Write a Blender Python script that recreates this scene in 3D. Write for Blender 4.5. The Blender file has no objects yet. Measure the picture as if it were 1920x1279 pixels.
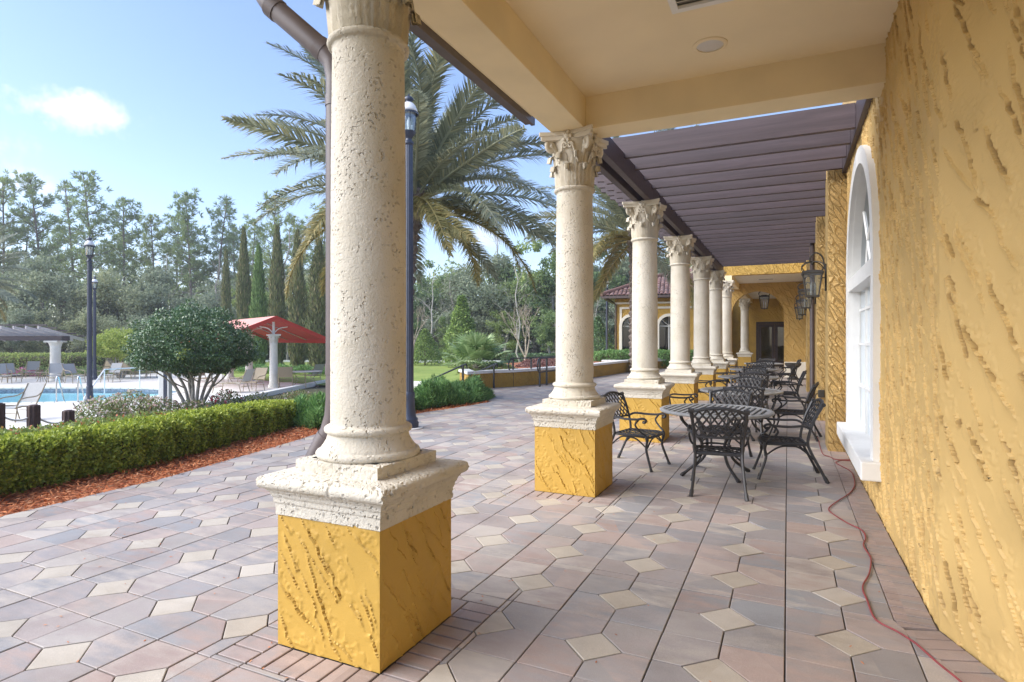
import bpy, bmesh, math, random
import numpy as np
from mathutils import Vector, Matrix, Quaternion

# ------------------------------------------------------------------ camera, sky, sun
F, CY, H = 1105.0, 637.0, 1.5                    # focal length / horizon in 1920-wide pixels, eye height in m
TH = math.atan(517.0 / F)
CT, ST = math.cos(TH), math.sin(TH)
scene = bpy.context.scene
col = scene.collection

def wp(px, d):                                    # plan position at picture column px, d metres in front of the eye
    xr = (px - 960.0) / F * d
    return (xr * CT - d * ST, xr * ST + d * CT)
def gp(px, py, z=0.0):                            # plan position of a point on a level z
    return wp(px, F * (H - z) / (py - CY))
def zp(py, d):
    return H + (CY - py) / F * d

cam_data = bpy.data.cameras.new('camera')
cam = bpy.data.objects.new('camera', cam_data)
col.objects.link(cam)
cam.location = (0, 0, H)
cam.rotation_euler = (math.radians(90), 0, TH)
cam_data.sensor_width = 36.0
cam_data.lens = 36.0 * F / 1920.0
cam_data.shift_y = -(639.5 - CY) / 1920.0
cam_data.clip_start = 0.05
cam_data.clip_end = 2000
scene.camera = cam

SUN_EL, SUN_AZ = math.radians(40), math.radians(-128)     # azimuth measured from +Y towards +X
sd = Vector((math.sin(SUN_AZ) * math.cos(SUN_EL), math.cos(SUN_AZ) * math.cos(SUN_EL), math.sin(SUN_EL)))
sun_data = bpy.data.lights.new('sun', 'SUN')
sun_data.energy = 3.0
sun_data.angle = math.radians(64)
sun_data.color = (1.0, 0.965, 0.91)
sun = bpy.data.objects.new('sun', sun_data)
col.objects.link(sun)
sun.rotation_euler = sd.to_track_quat('Z', 'Y').to_euler()
sun.location = (-20, -20, 30)

world = bpy.data.worlds.new('World')
scene.world = world
world.use_nodes = True
def build_world():
    nt = world.node_tree
    N, L = nt.nodes, nt.links
    N.clear()
    out = N.new('ShaderNodeOutputWorld'); bg = N.new('ShaderNodeBackground')
    sky = N.new('ShaderNodeTexSky')
    sky.sky_type = 'NISHITA'; sky.sun_disc = False
    sky.sun_elevation = SUN_EL; sky.sun_rotation = SUN_AZ
    sky.altitude = 0; sky.air_density = 1.0; sky.dust_density = 0.7; sky.ozone_density = 2.6
    bg.inputs['Strength'].default_value = 0.135
    tc = N.new('ShaderNodeTexCoord')
    hue = N.new('ShaderNodeMix'); hue.data_type = 'RGBA'; hue.blend_type = 'MULTIPLY'; hue.inputs[0].default_value = 1
    L.new(sky.outputs[0], hue.inputs[6]); hue.inputs[7].default_value = (1.035, .975, 1.03, 1)
    cur = hue.outputs[2]
    fwd = Vector((-ST, CT, 0)); rgt = Vector((CT, ST, 0)); up = Vector((0, 0, 1))
    noise = N.new('ShaderNodeTexNoise'); noise.inputs['Scale'].default_value = 19; noise.inputs['Detail'].default_value = 6
    noise.inputs['Roughness'].default_value = 0.62
    L.new(tc.outputs['Generated'], noise.inputs['Vector'])
    def M(op, a, b=None):
        n = N.new('ShaderNodeMath'); n.operation = op
        for i, v in enumerate((a, b)):
            if v is None: continue
            if isinstance(v, (int, float)): n.inputs[i].default_value = v
            else: L.new(v, n.inputs[i])
        return n.outputs[0]
    def DOT(v):
        n = N.new('ShaderNodeVectorMath'); n.operation = 'DOT_PRODUCT'
        L.new(tc.outputs['Generated'], n.inputs[0]); n.inputs[1].default_value = v
        return n.outputs['Value']
    for (px, py, w, h, s) in ((142, 205, 98, 36, .92), (50, 352, 60, 30, .5), (905, 440, 80, 34, .45), (-500, 160, 260, 60, .8), (2700, 120, 300, 70, .8), (1500, 60, 200, 50, .7)):
        d0 = (fwd + rgt * ((px - 960) / F) + up * ((CY - py) / F)).normalized()
        rr = Vector((d0.y, -d0.x, 0)).normalized(); uu = rr.cross(d0)
        a = M('DIVIDE', DOT(rr), w / F); b = M('DIVIDE', DOT(uu), h / F)
        r = M('SQRT', M('ADD', M('MULTIPLY', a, a), M('MULTIPLY', b, b)))
        v = M('ADD', M('SUBTRACT', 1.0, r), M('MULTIPLY', M('SUBTRACT', noise.outputs[0], 0.5), 2.6))
        mr = N.new('ShaderNodeMapRange'); mr.interpolation_type = 'SMOOTHSTEP'
        L.new(v, mr.inputs[0]); mr.inputs[1].default_value = 0.0; mr.inputs[2].default_value = 1.0
        front = M('GREATER_THAN', DOT(d0), 0.5)
        mask = M('MULTIPLY', M('MULTIPLY', mr.outputs[0], front), s)
        mix = N.new('ShaderNodeMix'); mix.data_type = 'RGBA'
        L.new(mask, mix.inputs[0]); L.new(cur, mix.inputs[6]); mix.inputs[7].default_value = CLOUD
        cur = mix.outputs[2]
    L.new(cur, bg.inputs[0]); L.new(bg.outputs[0], out.inputs[0])
CLOUD = (4.6, 4.7, 4.9, 1)
build_world()

scene.view_settings.view_transform = 'Standard'
scene.view_settings.look = 'None'
scene.view_settings.exposure = 1.13
scene.view_settings.gamma = 1.0
scene.view_settings.use_curve_mapping = False
scene.render.engine = 'CYCLES'
scene.cycles.use_denoising = True
scene.cycles.max_bounces = 8
scene.cycles.diffuse_bounces = 5
scene.cycles.transparent_max_bounces = 12

# ------------------------------------------------------------------ helpers
rng = np.random.default_rng(7)
random.seed(11)
TAU = math.tau

class MB:
    """collects polygons; build() links them as one mesh object"""
    def __init__(s): s.v = []; s.f = []; s.m = []
    def add(s, vs, fs, mi=0):
        b = len(s.v); s.v.extend([tuple(p) for p in vs])
        s.f.extend([tuple(i + b for i in f) for f in fs]); s.m.extend([mi] * len(fs))
        return s
    def box(s, x0, x1, y0, y1, z0, z1, mi=0, mat=None):
        vs = [Vector((x, y, z)) for z in (z0, z1) for y in (y0, y1) for x in (x0, x1)]
        if mat: vs = [mat @ p for p in vs]
        return s.add(vs, [(0, 2, 3, 1), (4, 5, 7, 6), (0, 1, 5, 4), (2, 6, 7, 3), (0, 4, 6, 2), (1, 3, 7, 5)], mi)
    def bevbox(s, x0, x1, y0, y1, z0, z1, b=.01, mi=0):
        bm = bmesh.new()
        bmesh.ops.create_cube(bm, size=1)
        for p in bm.verts:
            p.co = Vector(((x0 + x1) / 2 + p.co.x * (x1 - x0), (y0 + y1) / 2 + p.co.y * (y1 - y0), (z0 + z1) / 2 + p.co.z * (z1 - z0)))
        bmesh.ops.bevel(bm, geom=bm.edges[:], offset=b, segments=2, affect='EDGES', profile=.5)
        bm.verts.ensure_lookup_table()
        s.add([p.co for p in bm.verts], [[p.index for p in f.verts] for f in bm.faces], mi)
        bm.free(); return s
    def lathe(s, prof, n=32, cx=0, cy=0, mi=0, cap=True):
        k = len(prof); vs = []
        for (r, z) in prof:
            for i in range(n):
                a = TAU * i / n; vs.append((cx + r * math.cos(a), cy + r * math.sin(a), z))
        fs = [(j * n + i, j * n + (i + 1) % n, (j + 1) * n + (i + 1) % n, (j + 1) * n + i) for j in range(k - 1) for i in range(n)]
        if cap:
            fs.append(tuple(range(n - 1, -1, -1))); fs.append(tuple((k - 1) * n + i for i in range(n)))
        return s.add(vs, fs, mi)
    def square(s, prof, cx=0, cy=0, mi=0):        # mitred square sweep of (half width, z)
        vs = []
        for (r, z) in prof:
            vs += [(cx - r, cy - r, z), (cx + r, cy - r, z), (cx + r, cy + r, z), (cx - r, cy + r, z)]
        k = len(prof)
        fs = [(j * 4 + i, j * 4 + (i + 1) % 4, (j + 1) * 4 + (i + 1) % 4, (j + 1) * 4 + i) for j in range(k - 1) for i in range(4)]
        fs.append((3, 2, 1, 0)); fs.append(tuple((k - 1) * 4 + i for i in range(4)))
        return s.add(vs, fs, mi)
    def tube(s, pts, rad, n=6, mi=0, flat=1.0, closed=False):
        pts = [Vector(p) for p in pts]
        k = len(pts)
        if not hasattr(rad, '__len__'): rad = [rad] * k
        vs = []; ref = None
        for i, p in enumerate(pts):
            if closed: t = (pts[(i + 1) % k] - pts[i - 1])
            else: t = (pts[min(i + 1, k - 1)] - pts[max(i - 1, 0)])
            t = t.normalized() if t.length > 1e-9 else Vector((0, 0, 1))
            if ref is None:
                ref = Vector((0, 0, 1)) if abs(t.z) < .9 else Vector((1, 0, 0))
            a = (ref - t * ref.dot(t))
            a = a.normalized() if a.length > 1e-6 else t.orthogonal().normalized()
            ref = a; b = t.cross(a)
            for q in range(n):
                w = TAU * q / n
                vs.append(p + a * (math.cos(w) * rad[i]) + b * (math.sin(w) * rad[i] * flat))
        m = k if closed else k - 1
        fs = [(j * n + i, ((j + 1) % k) * n + i, ((j + 1) % k) * n + (i + 1) % n, j * n + (i + 1) % n) for j in range(m) for i in range(n)]
        fs = [f[::-1] for f in fs]
        if not closed:
            fs.append(tuple(range(n))[::-1]); fs.append(tuple((k - 1) * n + i for i in range(n)))
        return s.add(vs, fs, mi)
    def prism(s, poly, z0, z1, mi=0):
        n = len(poly)
        vs = [(x, y, z0) for x, y in poly] + [(x, y, z1) for x, y in poly]
        fs = [tuple(range(n))[::-1], tuple(range(n, 2 * n))] + [(i, (i + 1) % n, n + (i + 1) % n, n + i) for i in range(n)]
        return s.add(vs, fs, mi)
    def xform(s, M):
        s.v = [tuple(M @ Vector(p)) for p in s.v]; return s
    def mesh(s, name, mats, smooth=False):
        me = bpy.data.meshes.new(name)
        me.from_pydata(s.v, [], s.f)
        if not isinstance(mats, (list, tuple)): mats = [mats]
        for m in mats: me.materials.append(m)
        if len(mats) > 1: me.polygons.foreach_set('material_index', s.m)
        if smooth is True: me.polygons.foreach_set('use_smooth', [True] * len(me.polygons))
        elif smooth: sharp(me, smooth)
        me.update(); return me
    def build(s, name, mats, parent=None, smooth=False):
        return link(name, s.mesh(name, mats, smooth), parent)

def sharp(me, deg):
    me.polygons.foreach_set('use_smooth', [True] * len(me.polygons))
    me.set_sharp_from_angle(angle=math.radians(deg))

def link(name, me, parent=None, loc=None, rot=None):
    o = bpy.data.objects.new(name, me); col.objects.link(o)
    if parent: o.parent = parent
    if loc is not None: o.location = loc
    if rot is not None: o.rotation_euler = rot
    return o
def tag(o, label=None, cat=None, group=None, kind=None):
    if label: o['label'] = label
    if cat: o['category'] = cat
    if group: o['group'] = group
    if kind: o['kind'] = kind
    return o
def empty(name, label, cat, loc=(0, 0, 0), rz=0, group=None):
    o = bpy.data.objects.new(name, None); col.objects.link(o)
    o.location = loc; o.rotation_euler = (0, 0, rz); o.empty_display_size = .2
    return tag(o, label, cat, group)
def kids(o): return [c for c in bpy.data.objects if c.parent == o]
def dup(o, loc, rz=0, label=None, scale=None):
    """copy of a thing with copies of its parts and sub-parts (mesh data shared)"""
    r = o.copy(); col.objects.link(r); r.location = loc; r.rotation_euler = (0, 0, rz)
    if scale is not None: r.scale = scale if hasattr(scale, '__len__') else (scale,) * 3
    if label: r['label'] = label
    for ch in o.children:
        c = ch.copy(); col.objects.link(c); c.parent = r
        for g in ch.children:
            d = g.copy(); col.objects.link(d); d.parent = c
    return r

def np_mesh(name, V, Fc, mats, attr=None, smooth=False):
    """V (n,3) float, Fc (m,k) int -> mesh; attr: per-vertex float 'tint'"""
    me = bpy.data.meshes.new(name)
    V = np.ascontiguousarray(V, dtype=np.float32); Fc = np.ascontiguousarray(Fc, dtype=np.int32)
    m, k = Fc.shape
    me.vertices.add(len(V)); me.vertices.foreach_set('co', V.ravel())
    me.loops.add(m * k); me.loops.foreach_set('vertex_index', Fc.ravel())
    me.polygons.add(m); me.polygons.foreach_set('loop_start', np.arange(0, m * k, k, dtype=np.int32))
    if smooth: me.polygons.foreach_set('use_smooth', np.ones(m, dtype=bool))
    for mt in (mats if isinstance(mats, (list, tuple)) else [mats]): me.materials.append(mt)
    if attr is not None:
        a = me.attributes.new('tint', 'FLOAT', 'POINT'); a.data.foreach_set('value', np.ascontiguousarray(attr, dtype=np.float32))
    me.update(calc_edges=True); me.validate()
    return me

def unit(a): return a / np.maximum(np.linalg.norm(a, axis=1, keepdims=True), 1e-9)
def leaf_quads(P, D, Nn, length, width, g):
    """one folded diamond leaf (2 quads sharing the midrib are skipped: 1 quad) per point: base P, direction D, facing Nn"""
    n = len(P)
    D = unit(D); S = unit(np.cross(D, Nn)); 
    L = (length * (0.7 + 0.6 * g.random(n)))[:, None]; W = (width * (0.7 + 0.6 * g.random(n)))[:, None]
    V = np.empty((n, 4, 3))
    V[:, 0] = P; V[:, 1] = P + D * L * .5 + S * W * .5; V[:, 2] = P + D * L; V[:, 3] = P + D * L * .5 - S * W * .5
    Fc = np.arange(n * 4).reshape(n, 4)
    t = np.repeat(g.random(n), 4)
    return V.reshape(-1, 3), Fc, t
def cat(parts):
    Vs, Fs, Ts = [], [], []; b = 0
    for V, Fc, t in parts:
        Vs.append(V); Fs.append(Fc + b); Ts.append(t); b += len(V)
    return np.concatenate(Vs), np.concatenate(Fs), np.concatenate(Ts)
def randdir(n, g): return unit(g.normal(size=(n, 3)))

def vnoise(shape, cells, g):
    """smooth value noise on a 2D grid, 0..1"""
    nu, nv = shape; cu, cv = max(2, int(cells[0])), max(2, int(cells[1]))
    G = g.random((cu + 2, cv + 2))
    u = np.linspace(0, cu - 1e-6, nu); v = np.linspace(0, cv - 1e-6, nv)
    iu = u.astype(int); iv = v.astype(int); fu = u - iu; fv = v - iv
    fu = fu * fu * (3 - 2 * fu); fv = fv * fv * (3 - 2 * fv)
    a = G[iu][:, iv]; b = G[iu + 1][:, iv]; c = G[iu][:, iv + 1]; d = G[iu + 1][:, iv + 1]
    return (a * (1 - fu)[:, None] + b * fu[:, None]) * (1 - fv)[None] + (c * (1 - fu)[:, None] + d * fu[:, None]) * fv[None]

def stucco_height(W, Hh, cell, seed, ang=math.radians(-58), amp=.012, dens=26, Ls=(.14, .5), ws=(.035, .09), isl_h=.42, gwid=.011, gn=4):
    """trowelled relief: overlapping straight smears, each rising to one sharp ragged edge"""
    g = np.random.default_rng(seed)
    nu, nv = int(W / cell) + 1, int(Hh / cell) + 1
    U, Vv = np.meshgrid(np.linspace(0, W, nu), np.linspace(0, Hh, nv), indexing='ij')
    n1 = vnoise((nu, nv), (W / .042, Hh / .042), g); n2 = vnoise((nu, nv), (W / .015, Hh / .015), g); n3 = vnoise((nu, nv), (W / .16, Hh / .16), g)
    h = amp * .35 * n3
    isl = n1 * .55 + n2 * .45
    rough = np.clip((isl - .5) / .04, 0, 1) * amp * isl_h + (n2 - .5) * amp * .12
    h = h + rough
    mark = np.zeros((nu, nv))
    for i in range(int(W * Hh * dens)):
        a0 = ang + g.normal() * .13
        cu, cv = g.random() * W, g.random() * Hh
        L = Ls[0] + (Ls[1] - Ls[0]) * g.random(); w = ws[0] + (ws[1] - ws[0]) * g.random()
        R = (L + w) * .6 + .02
        i0, i1 = max(0, int((cu - R) / cell)), min(nu, int((cu + R) / cell) + 1)
        j0, j1 = max(0, int((cv - R) / cell)), min(nv, int((cv + R) / cell) + 1)
        if i1 <= i0 or j1 <= j0: continue
        du = U[i0:i1, j0:j1] - cu; dv = Vv[i0:i1, j0:j1] - cv
        a = du * math.cos(a0) + dv * math.sin(a0); b = -du * math.sin(a0) + dv * math.cos(a0)
        bend = .03 * (a / L) ** 2 * g.choice((-1, 1))
        b = b + bend + (n1[i0:i1, j0:j1] - .5) * .022 + (n2[i0:i1, j0:j1] - .5) * .008
        t = (b + w / 2) / w; e = np.abs(a) / (L / 2)
        inside = (t > 0) & (t < 1) & (e < 1)
        lev = n3[i0:i1, j0:j1] * amp * .35
        ridge = amp * (.08 + .95 * np.clip(t, 0, 1) ** 7) * np.clip((1 - e) * 3, 0, 1) ** .5
        sub = h[i0:i1, j0:j1]
        sub[inside] = (lev + ridge)[inside]
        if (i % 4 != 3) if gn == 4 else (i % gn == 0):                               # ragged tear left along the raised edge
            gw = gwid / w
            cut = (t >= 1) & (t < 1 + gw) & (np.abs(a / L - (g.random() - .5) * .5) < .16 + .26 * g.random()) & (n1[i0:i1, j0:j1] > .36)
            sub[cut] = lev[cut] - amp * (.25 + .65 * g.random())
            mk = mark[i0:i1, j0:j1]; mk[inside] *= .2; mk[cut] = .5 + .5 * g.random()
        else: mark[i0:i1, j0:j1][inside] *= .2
    return U, Vv, h, mark

def grid_faces(nu, nv, keep=None):
    idx = np.arange(nu * nv).reshape(nu, nv)
    Fc = np.stack([idx[:-1, :-1], idx[1:, :-1], idx[1:, 1:], idx[:-1, 1:]], -1)
    return Fc[keep] if keep is not None else Fc.reshape(-1, 4)

# ------------------------------------------------------------------ materials
def newmat(name):
    m = bpy.data.materials.new(name); m.use_nodes = True
    nt = m.node_tree
    return m, nt.nodes, nt.links, nt.nodes['Principled BSDF']
def nd(N, t, **kw):
    n = N.new(t)
    for k, v in kw.items():
        if k in n.inputs: n.inputs[k].default_value = v
        else: setattr(n, k, v)
    return n
def ramp(N, L, src, stops):
    r = N.new('ShaderNodeValToRGB'); e = r.color_ramp.elements
    e[0].position, e[0].color = stops[0][0], (*stops[0][1], 1)
    e[1].position, e[1].color = stops[-1][0], (*stops[-1][1], 1)
    for p, c in stops[1:-1]:
        q = e.new(p); q.color = (*c, 1)
    L.new(src, r.inputs[0]); return r.outputs[0]
def mixc(N, L, f, a, b, bt='MIX'):
    m = N.new('ShaderNodeMix'); m.data_type = 'RGBA'; m.blend_type = bt
    for i, v in ((0, f), (6, a), (7, b)):
        if isinstance(v, (int, float)): m.inputs[i].default_value = v
        elif isinstance(v, tuple): m.inputs[i].default_value = (*v, 1) if len(v) == 3 else v
        else: L.new(v, m.inputs[i])
    return m.outputs[2]
def math_(N, L, op, a, b=None):
    n = N.new('ShaderNodeMath'); n.operation = op
    for i, v in enumerate((a, b)):
        if v is None: continue
        if isinstance(v, (int, float)): n.inputs[i].default_value = v
        else: L.new(v, n.inputs[i])
    return n.outputs[0]
def bump(N, L, bsdf, h, strength=.5, dist=.01):
    b = nd(N, 'ShaderNodeBump'); b.inputs['Strength'].default_value = strength; b.inputs['Distance'].default_value = dist
    L.new(h, b.inputs['Height']); L.new(b.outputs[0], bsdf.inputs['Normal'])

def mat_plain(name, c, rough=.6, metal=0, var=.12, scale=6, bstr=.0, bscale=80, spec=.5):
    m, N, L, B = newmat(name)
    g = nd(N, 'ShaderNodeNewGeometry')
    n = nd(N, 'ShaderNodeTexNoise', Scale=scale, Detail=5)
    L.new(g.outputs['Position'], n.inputs['Vector'])
    cc = ramp(N, L, n.outputs[0], [(.25, tuple(v * (1 - var) for v in c)), (.75, tuple(min(1, v * (1 + var)) for v in c))])
    L.new(cc, B.inputs['Base Color']); B.inputs['Roughness'].default_value = rough; B.inputs['Metallic'].default_value = metal
    B.inputs['Specular IOR Level'].default_value = spec
    if bstr:
        n2 = nd(N, 'ShaderNodeTexNoise', Scale=bscale, Detail=4); L.new(g.outputs['Position'], n2.inputs['Vector'])
        bump(N, L, B, n2.outputs[0], bstr, .004)
    return m

def mat_stucco(name, c, sign=1, relief=True, scale=1.0):
    """ochre painted stucco; relief adds the trowel strokes as bump for surfaces whose mesh does not carry them"""
    m, N, L, B = newmat(name)
    g = nd(N, 'ShaderNodeNewGeometry')
    sep = nd(N, 'ShaderNodeSeparateXYZ'); L.new(g.outputs['Position'], sep.inputs[0])
    u = math_(N, L, 'ADD', sep.outputs[0], math_(N, L, 'MULTIPLY', sep.outputs[1], sign))
    a = math.radians(-58)
    al = math_(N, L, 'ADD', math_(N, L, 'MULTIPLY', u, math.cos(a)), math_(N, L, 'MULTIPLY', sep.outputs[2], math.sin(a)))
    ac = math_(N, L, 'ADD', math_(N, L, 'MULTIPLY', u, -math.sin(a)), math_(N, L, 'MULTIPLY', sep.outputs[2], math.cos(a)))
    cb = nd(N, 'ShaderNodeCombineXYZ'); L.new(math_(N, L, 'MULTIPLY', al, 2.6 * scale), cb.inputs[0]); L.new(math_(N, L, 'MULTIPLY', ac, 9 * scale), cb.inputs[1])
    n0 = nd(N, 'ShaderNodeTexNoise', Scale=2.2, Detail=4); L.new(g.outputs['Position'], n0.inputs['Vector'])
    n1 = nd(N, 'ShaderNodeTexNoise', Scale=38, Detail=5, Roughness=.6); L.new(g.outputs['Position'], n1.inputs['Vector'])
    add = nd(N, 'ShaderNodeVectorMath'); add.operation = 'MULTIPLY_ADD'
    L.new(n0.outputs[1], add.inputs[0]); add.inputs[1].default_value = (.9, .9, 0); L.new(cb.outputs[0], add.inputs[2])
    vo = nd(N, 'ShaderNodeTexVoronoi', Scale=1.0); vo.feature = 'DISTANCE_TO_EDGE'; L.new(add.outputs[0], vo.inputs['Vector'])
    edge = nd(N, 'ShaderNodeMapRange'); L.new(vo.outputs['Distance'], edge.inputs[0]); edge.inputs[1].default_value = 0; edge.inputs[2].default_value = .1; edge.inputs[3].default_value = 1; edge.inputs[4].default_value = 0
    isl = nd(N, 'ShaderNodeMapRange'); L.new(n1.outputs[0], isl.inputs[0]); isl.inputs[1].default_value = .5; isl.inputs[2].default_value = .56
    d2 = tuple(v * .83 for v in c); d3 = tuple(min(1, v * 1.1) for v in c)
    cc = ramp(N, L, n0.outputs[0], [(.25, d2), (.5, c), (.8, d3)])
    if relief:
        h = math_(N, L, 'ADD', math_(N, L, 'MULTIPLY', edge.outputs[0], 1.0), math_(N, L, 'MULTIPLY', isl.outputs[0], .45))
        bump(N, L, B, h, 1.0, .022)
    else:
        n2 = nd(N, 'ShaderNodeTexNoise', Scale=120, Detail=3); L.new(g.outputs['Position'], n2.inputs['Vector'])
        bump(N, L, B, n2.outputs[0], .3, .003)
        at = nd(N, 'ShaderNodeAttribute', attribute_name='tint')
        cc = mixc(N, L, math_(N, L, 'MULTIPLY', at.outputs['Fac'], .72), cc, (.21, .125, .05))   # brown in the gouges: grime plus crevice shade painted in
    L.new(cc, B.inputs['Base Color']); B.inputs['Roughness'].default_value = .62
    return m

def mat_stone(name, c, pit=1.0, scale=1.0):
    m, N, L, B = newmat(name)
    tc = nd(N, 'ShaderNodeNewGeometry')
    P = tc.outputs['Position']
    v = nd(N, 'ShaderNodeTexVoronoi', Scale=42 * scale); v.feature = 'F1'; 
    w = nd(N, 'ShaderNodeTexNoise', Scale=30 * scale, Detail=3); L.new(P, w.inputs['Vector'])
    wa = nd(N, 'ShaderNodeVectorMath'); wa.operation = 'MULTIPLY_ADD'; L.new(w.outputs[1], wa.inputs[0]); wa.inputs[1].default_value = (.045, .045, .03); L.new(P, wa.inputs[2])
    L.new(wa.outputs[0], v.inputs['Vector'])
    pitr = nd(N, 'ShaderNodeMapRange'); L.new(v.outputs['Distance'], pitr.inputs[0]); pitr.inputs[1].default_value = .12; pitr.inputs[2].default_value = .36
    sel = nd(N, 'ShaderNodeTexNoise', Scale=9 * scale, Detail=4); L.new(P, sel.inputs['Vector'])
    selr = nd(N, 'ShaderNodeMapRange'); L.new(sel.outputs[0], selr.inputs[0]); selr.inputs[1].default_value = .42; selr.inputs[2].default_value = .58
    pit_m = math_(N, L, 'MULTIPLY', math_(N, L, 'SUBTRACT', 1.0, pitr.outputs[0]), selr.outputs[0])
    fine = nd(N, 'ShaderNodeTexNoise', Scale=95 * scale, Detail=4, Roughness=.65); L.new(P, fine.inputs['Vector'])
    h = math_(N, L, 'SUBTRACT', math_(N, L, 'MULTIPLY', fine.outputs[0], .55), math_(N, L, 'MULTIPLY', pit_m, 1.0))
    bump(N, L, B, h, .9 * pit, .012)
    big = nd(N, 'ShaderNodeTexNoise', Scale=2.4, Detail=6, Roughness=.6); L.new(P, big.inputs['Vector'])
    cc = ramp(N, L, big.outputs[0], [(.3, tuple(x * y for x, y in zip(c, (.86, .84, .78)))), (.55, c), (.8, tuple(min(1, x * 1.06) for x in c))])
    L.new(cc, B.inputs['Base Color']); B.inputs['Roughness'].default_value = .75
    return m

def mat_paver(name, stops, cell, axes=(1, 1), seed=0, stain=True):
    """colour picked per stone from its place in the laying grid, with mottling across the face"""
    m, N, L, B = newmat(name)
    g = nd(N, 'ShaderNodeNewGeometry'); P = g.outputs['Position']
    off = nd(N, 'ShaderNodeVectorMath'); off.operation = 'SUBTRACT'; L.new(P, off.inputs[0]); off.inputs[1].default_value = (GX0, GY0, 0)
    dv = nd(N, 'ShaderNodeVectorMath'); dv.operation = 'DIVIDE'; L.new(off.outputs[0], dv.inputs[0]); dv.inputs[1].default_value = cell
    fl = nd(N, 'ShaderNodeVectorMath'); fl.operation = 'FLOOR'; L.new(dv.outputs[0], fl.inputs[0])
    ad = nd(N, 'ShaderNodeVectorMath'); ad.operation = 'ADD'; L.new(fl.outputs[0], ad.inputs[0]); ad.inputs[1].default_value = (seed + .5, .5, .5)
    wn = nd(N, 'ShaderNodeTexWhiteNoise'); wn.noise_dimensions = '2D'; L.new(ad.outputs[0], wn.inputs['Vector'])
    c1 = ramp(N, L, wn.outputs['Value'], stops)
    wn2 = nd(N, 'ShaderNodeTexWhiteNoise'); wn2.noise_dimensions = '3D'; L.new(ad.outputs[0], wn2.inputs['Vector'])
    c2 = ramp(N, L, wn2.outputs['Value'], stops[::-1] if False else stops)
    sc = nd(N, 'ShaderNodeVectorMath'); sc.operation = 'MULTIPLY'; L.new(P, sc.inputs[0]); sc.inputs[1].default_value = (3.0, 9.0, 1)
    ad2 = nd(N, 'ShaderNodeVectorMath'); ad2.operation = 'ADD'; L.new(sc.outputs[0], ad2.inputs[0]); L.new(wn.outputs['Color'], ad2.inputs[1])
    mo = nd(N, 'ShaderNodeTexNoise', Scale=1.3, Detail=5, Roughness=.6); L.new(ad2.outputs[0], mo.inputs['Vector'])
    mf = nd(N, 'ShaderNodeMapRange'); L.new(mo.outputs[0], mf.inputs[0]); mf.inputs[1].default_value = .38; mf.inputs[2].default_value = .66
    cc = mixc(N, L, mf.outputs[0], c1, c2)
    fine = nd(N, 'ShaderNodeTexNoise', Scale=260, Detail=3); L.new(P, fine.inputs['Vector'])
    ff = ramp(N, L, fine.outputs[0], [(.3, (.8, .8, .8)), (.62, (1.02, 1.02, 1.02)), (.72, (1.3, 1.3, 1.3))])
    cc = mixc(N, L, .8, cc, ff, 'MULTIPLY')
    big = nd(N, 'ShaderNodeTexNoise', Scale=1.3, Detail=7, Roughness=.65); L.new(P, big.inputs['Vector'])
    cc = mixc(N, L, .8, cc, ramp(N, L, big.outputs[0], [(.3, (.68, .66, .64)), (.5, (.95, .94, .93)), (.7, (1.1, 1.1, 1.1))]), 'MULTIPLY')
    L.new(cc, B.inputs['Base Color'])
    rr = nd(N, 'ShaderNodeMapRange'); L.new(mo.outputs[0], rr.inputs[0]); rr.inputs[3].default_value = .5; rr.inputs[4].default_value = .75
    L.new(rr.outputs[0], B.inputs['Roughness'])
    mid = nd(N, 'ShaderNodeTexNoise', Scale=22, Detail=4); L.new(P, mid.inputs['Vector'])
    bump(N, L, B, math_(N, L, 'ADD', fine.outputs[0], mid.outputs[0]), .35, .003)
    return m

def mat_leaf(name, stops, rough=.5, trans=.3, objvar=.0, spec=.4, gain=1.0):
    stops = [(p, tuple(min(.9, v * gain) for v in c)) for p, c in stops]
    m, N, L, B = newmat(name)
    at = nd(N, 'ShaderNodeAttribute', attribute_name='tint')
    fac = at.outputs['Fac']
    cc = ramp(N, L, fac, stops)
    if objvar:
        oi = nd(N, 'ShaderNodeObjectInfo')
        cc = mixc(N, L, 1.0, cc, ramp(N, L, oi.outputs['Random'], [(0, (1 - objvar, 1 - objvar * .8, 1 - objvar * .4)), (.5, (1, 1, 1)), (1, (1 + objvar, 1 + objvar * .6, 1 - objvar * .3))]), 'MULTIPLY')
    L.new(cc, B.inputs['Base Color']); B.inputs['Roughness'].default_value = rough; B.inputs['Specular IOR Level'].default_value = spec
    tr = nd(N, 'ShaderNodeBsdfTranslucent'); L.new(cc, tr.inputs['Color'])
    mx = nd(N, 'ShaderNodeMixShader'); mx.inputs[0].default_value = trans
    L.new(B.outputs[0], mx.inputs[1]); L.new(tr.outputs[0], mx.inputs[2])
    out = [n for n in N if n.type == 'OUTPUT_MATERIAL'][0]
    L.new(mx.outputs[0], out.inputs['Surface'])
    return m

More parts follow.
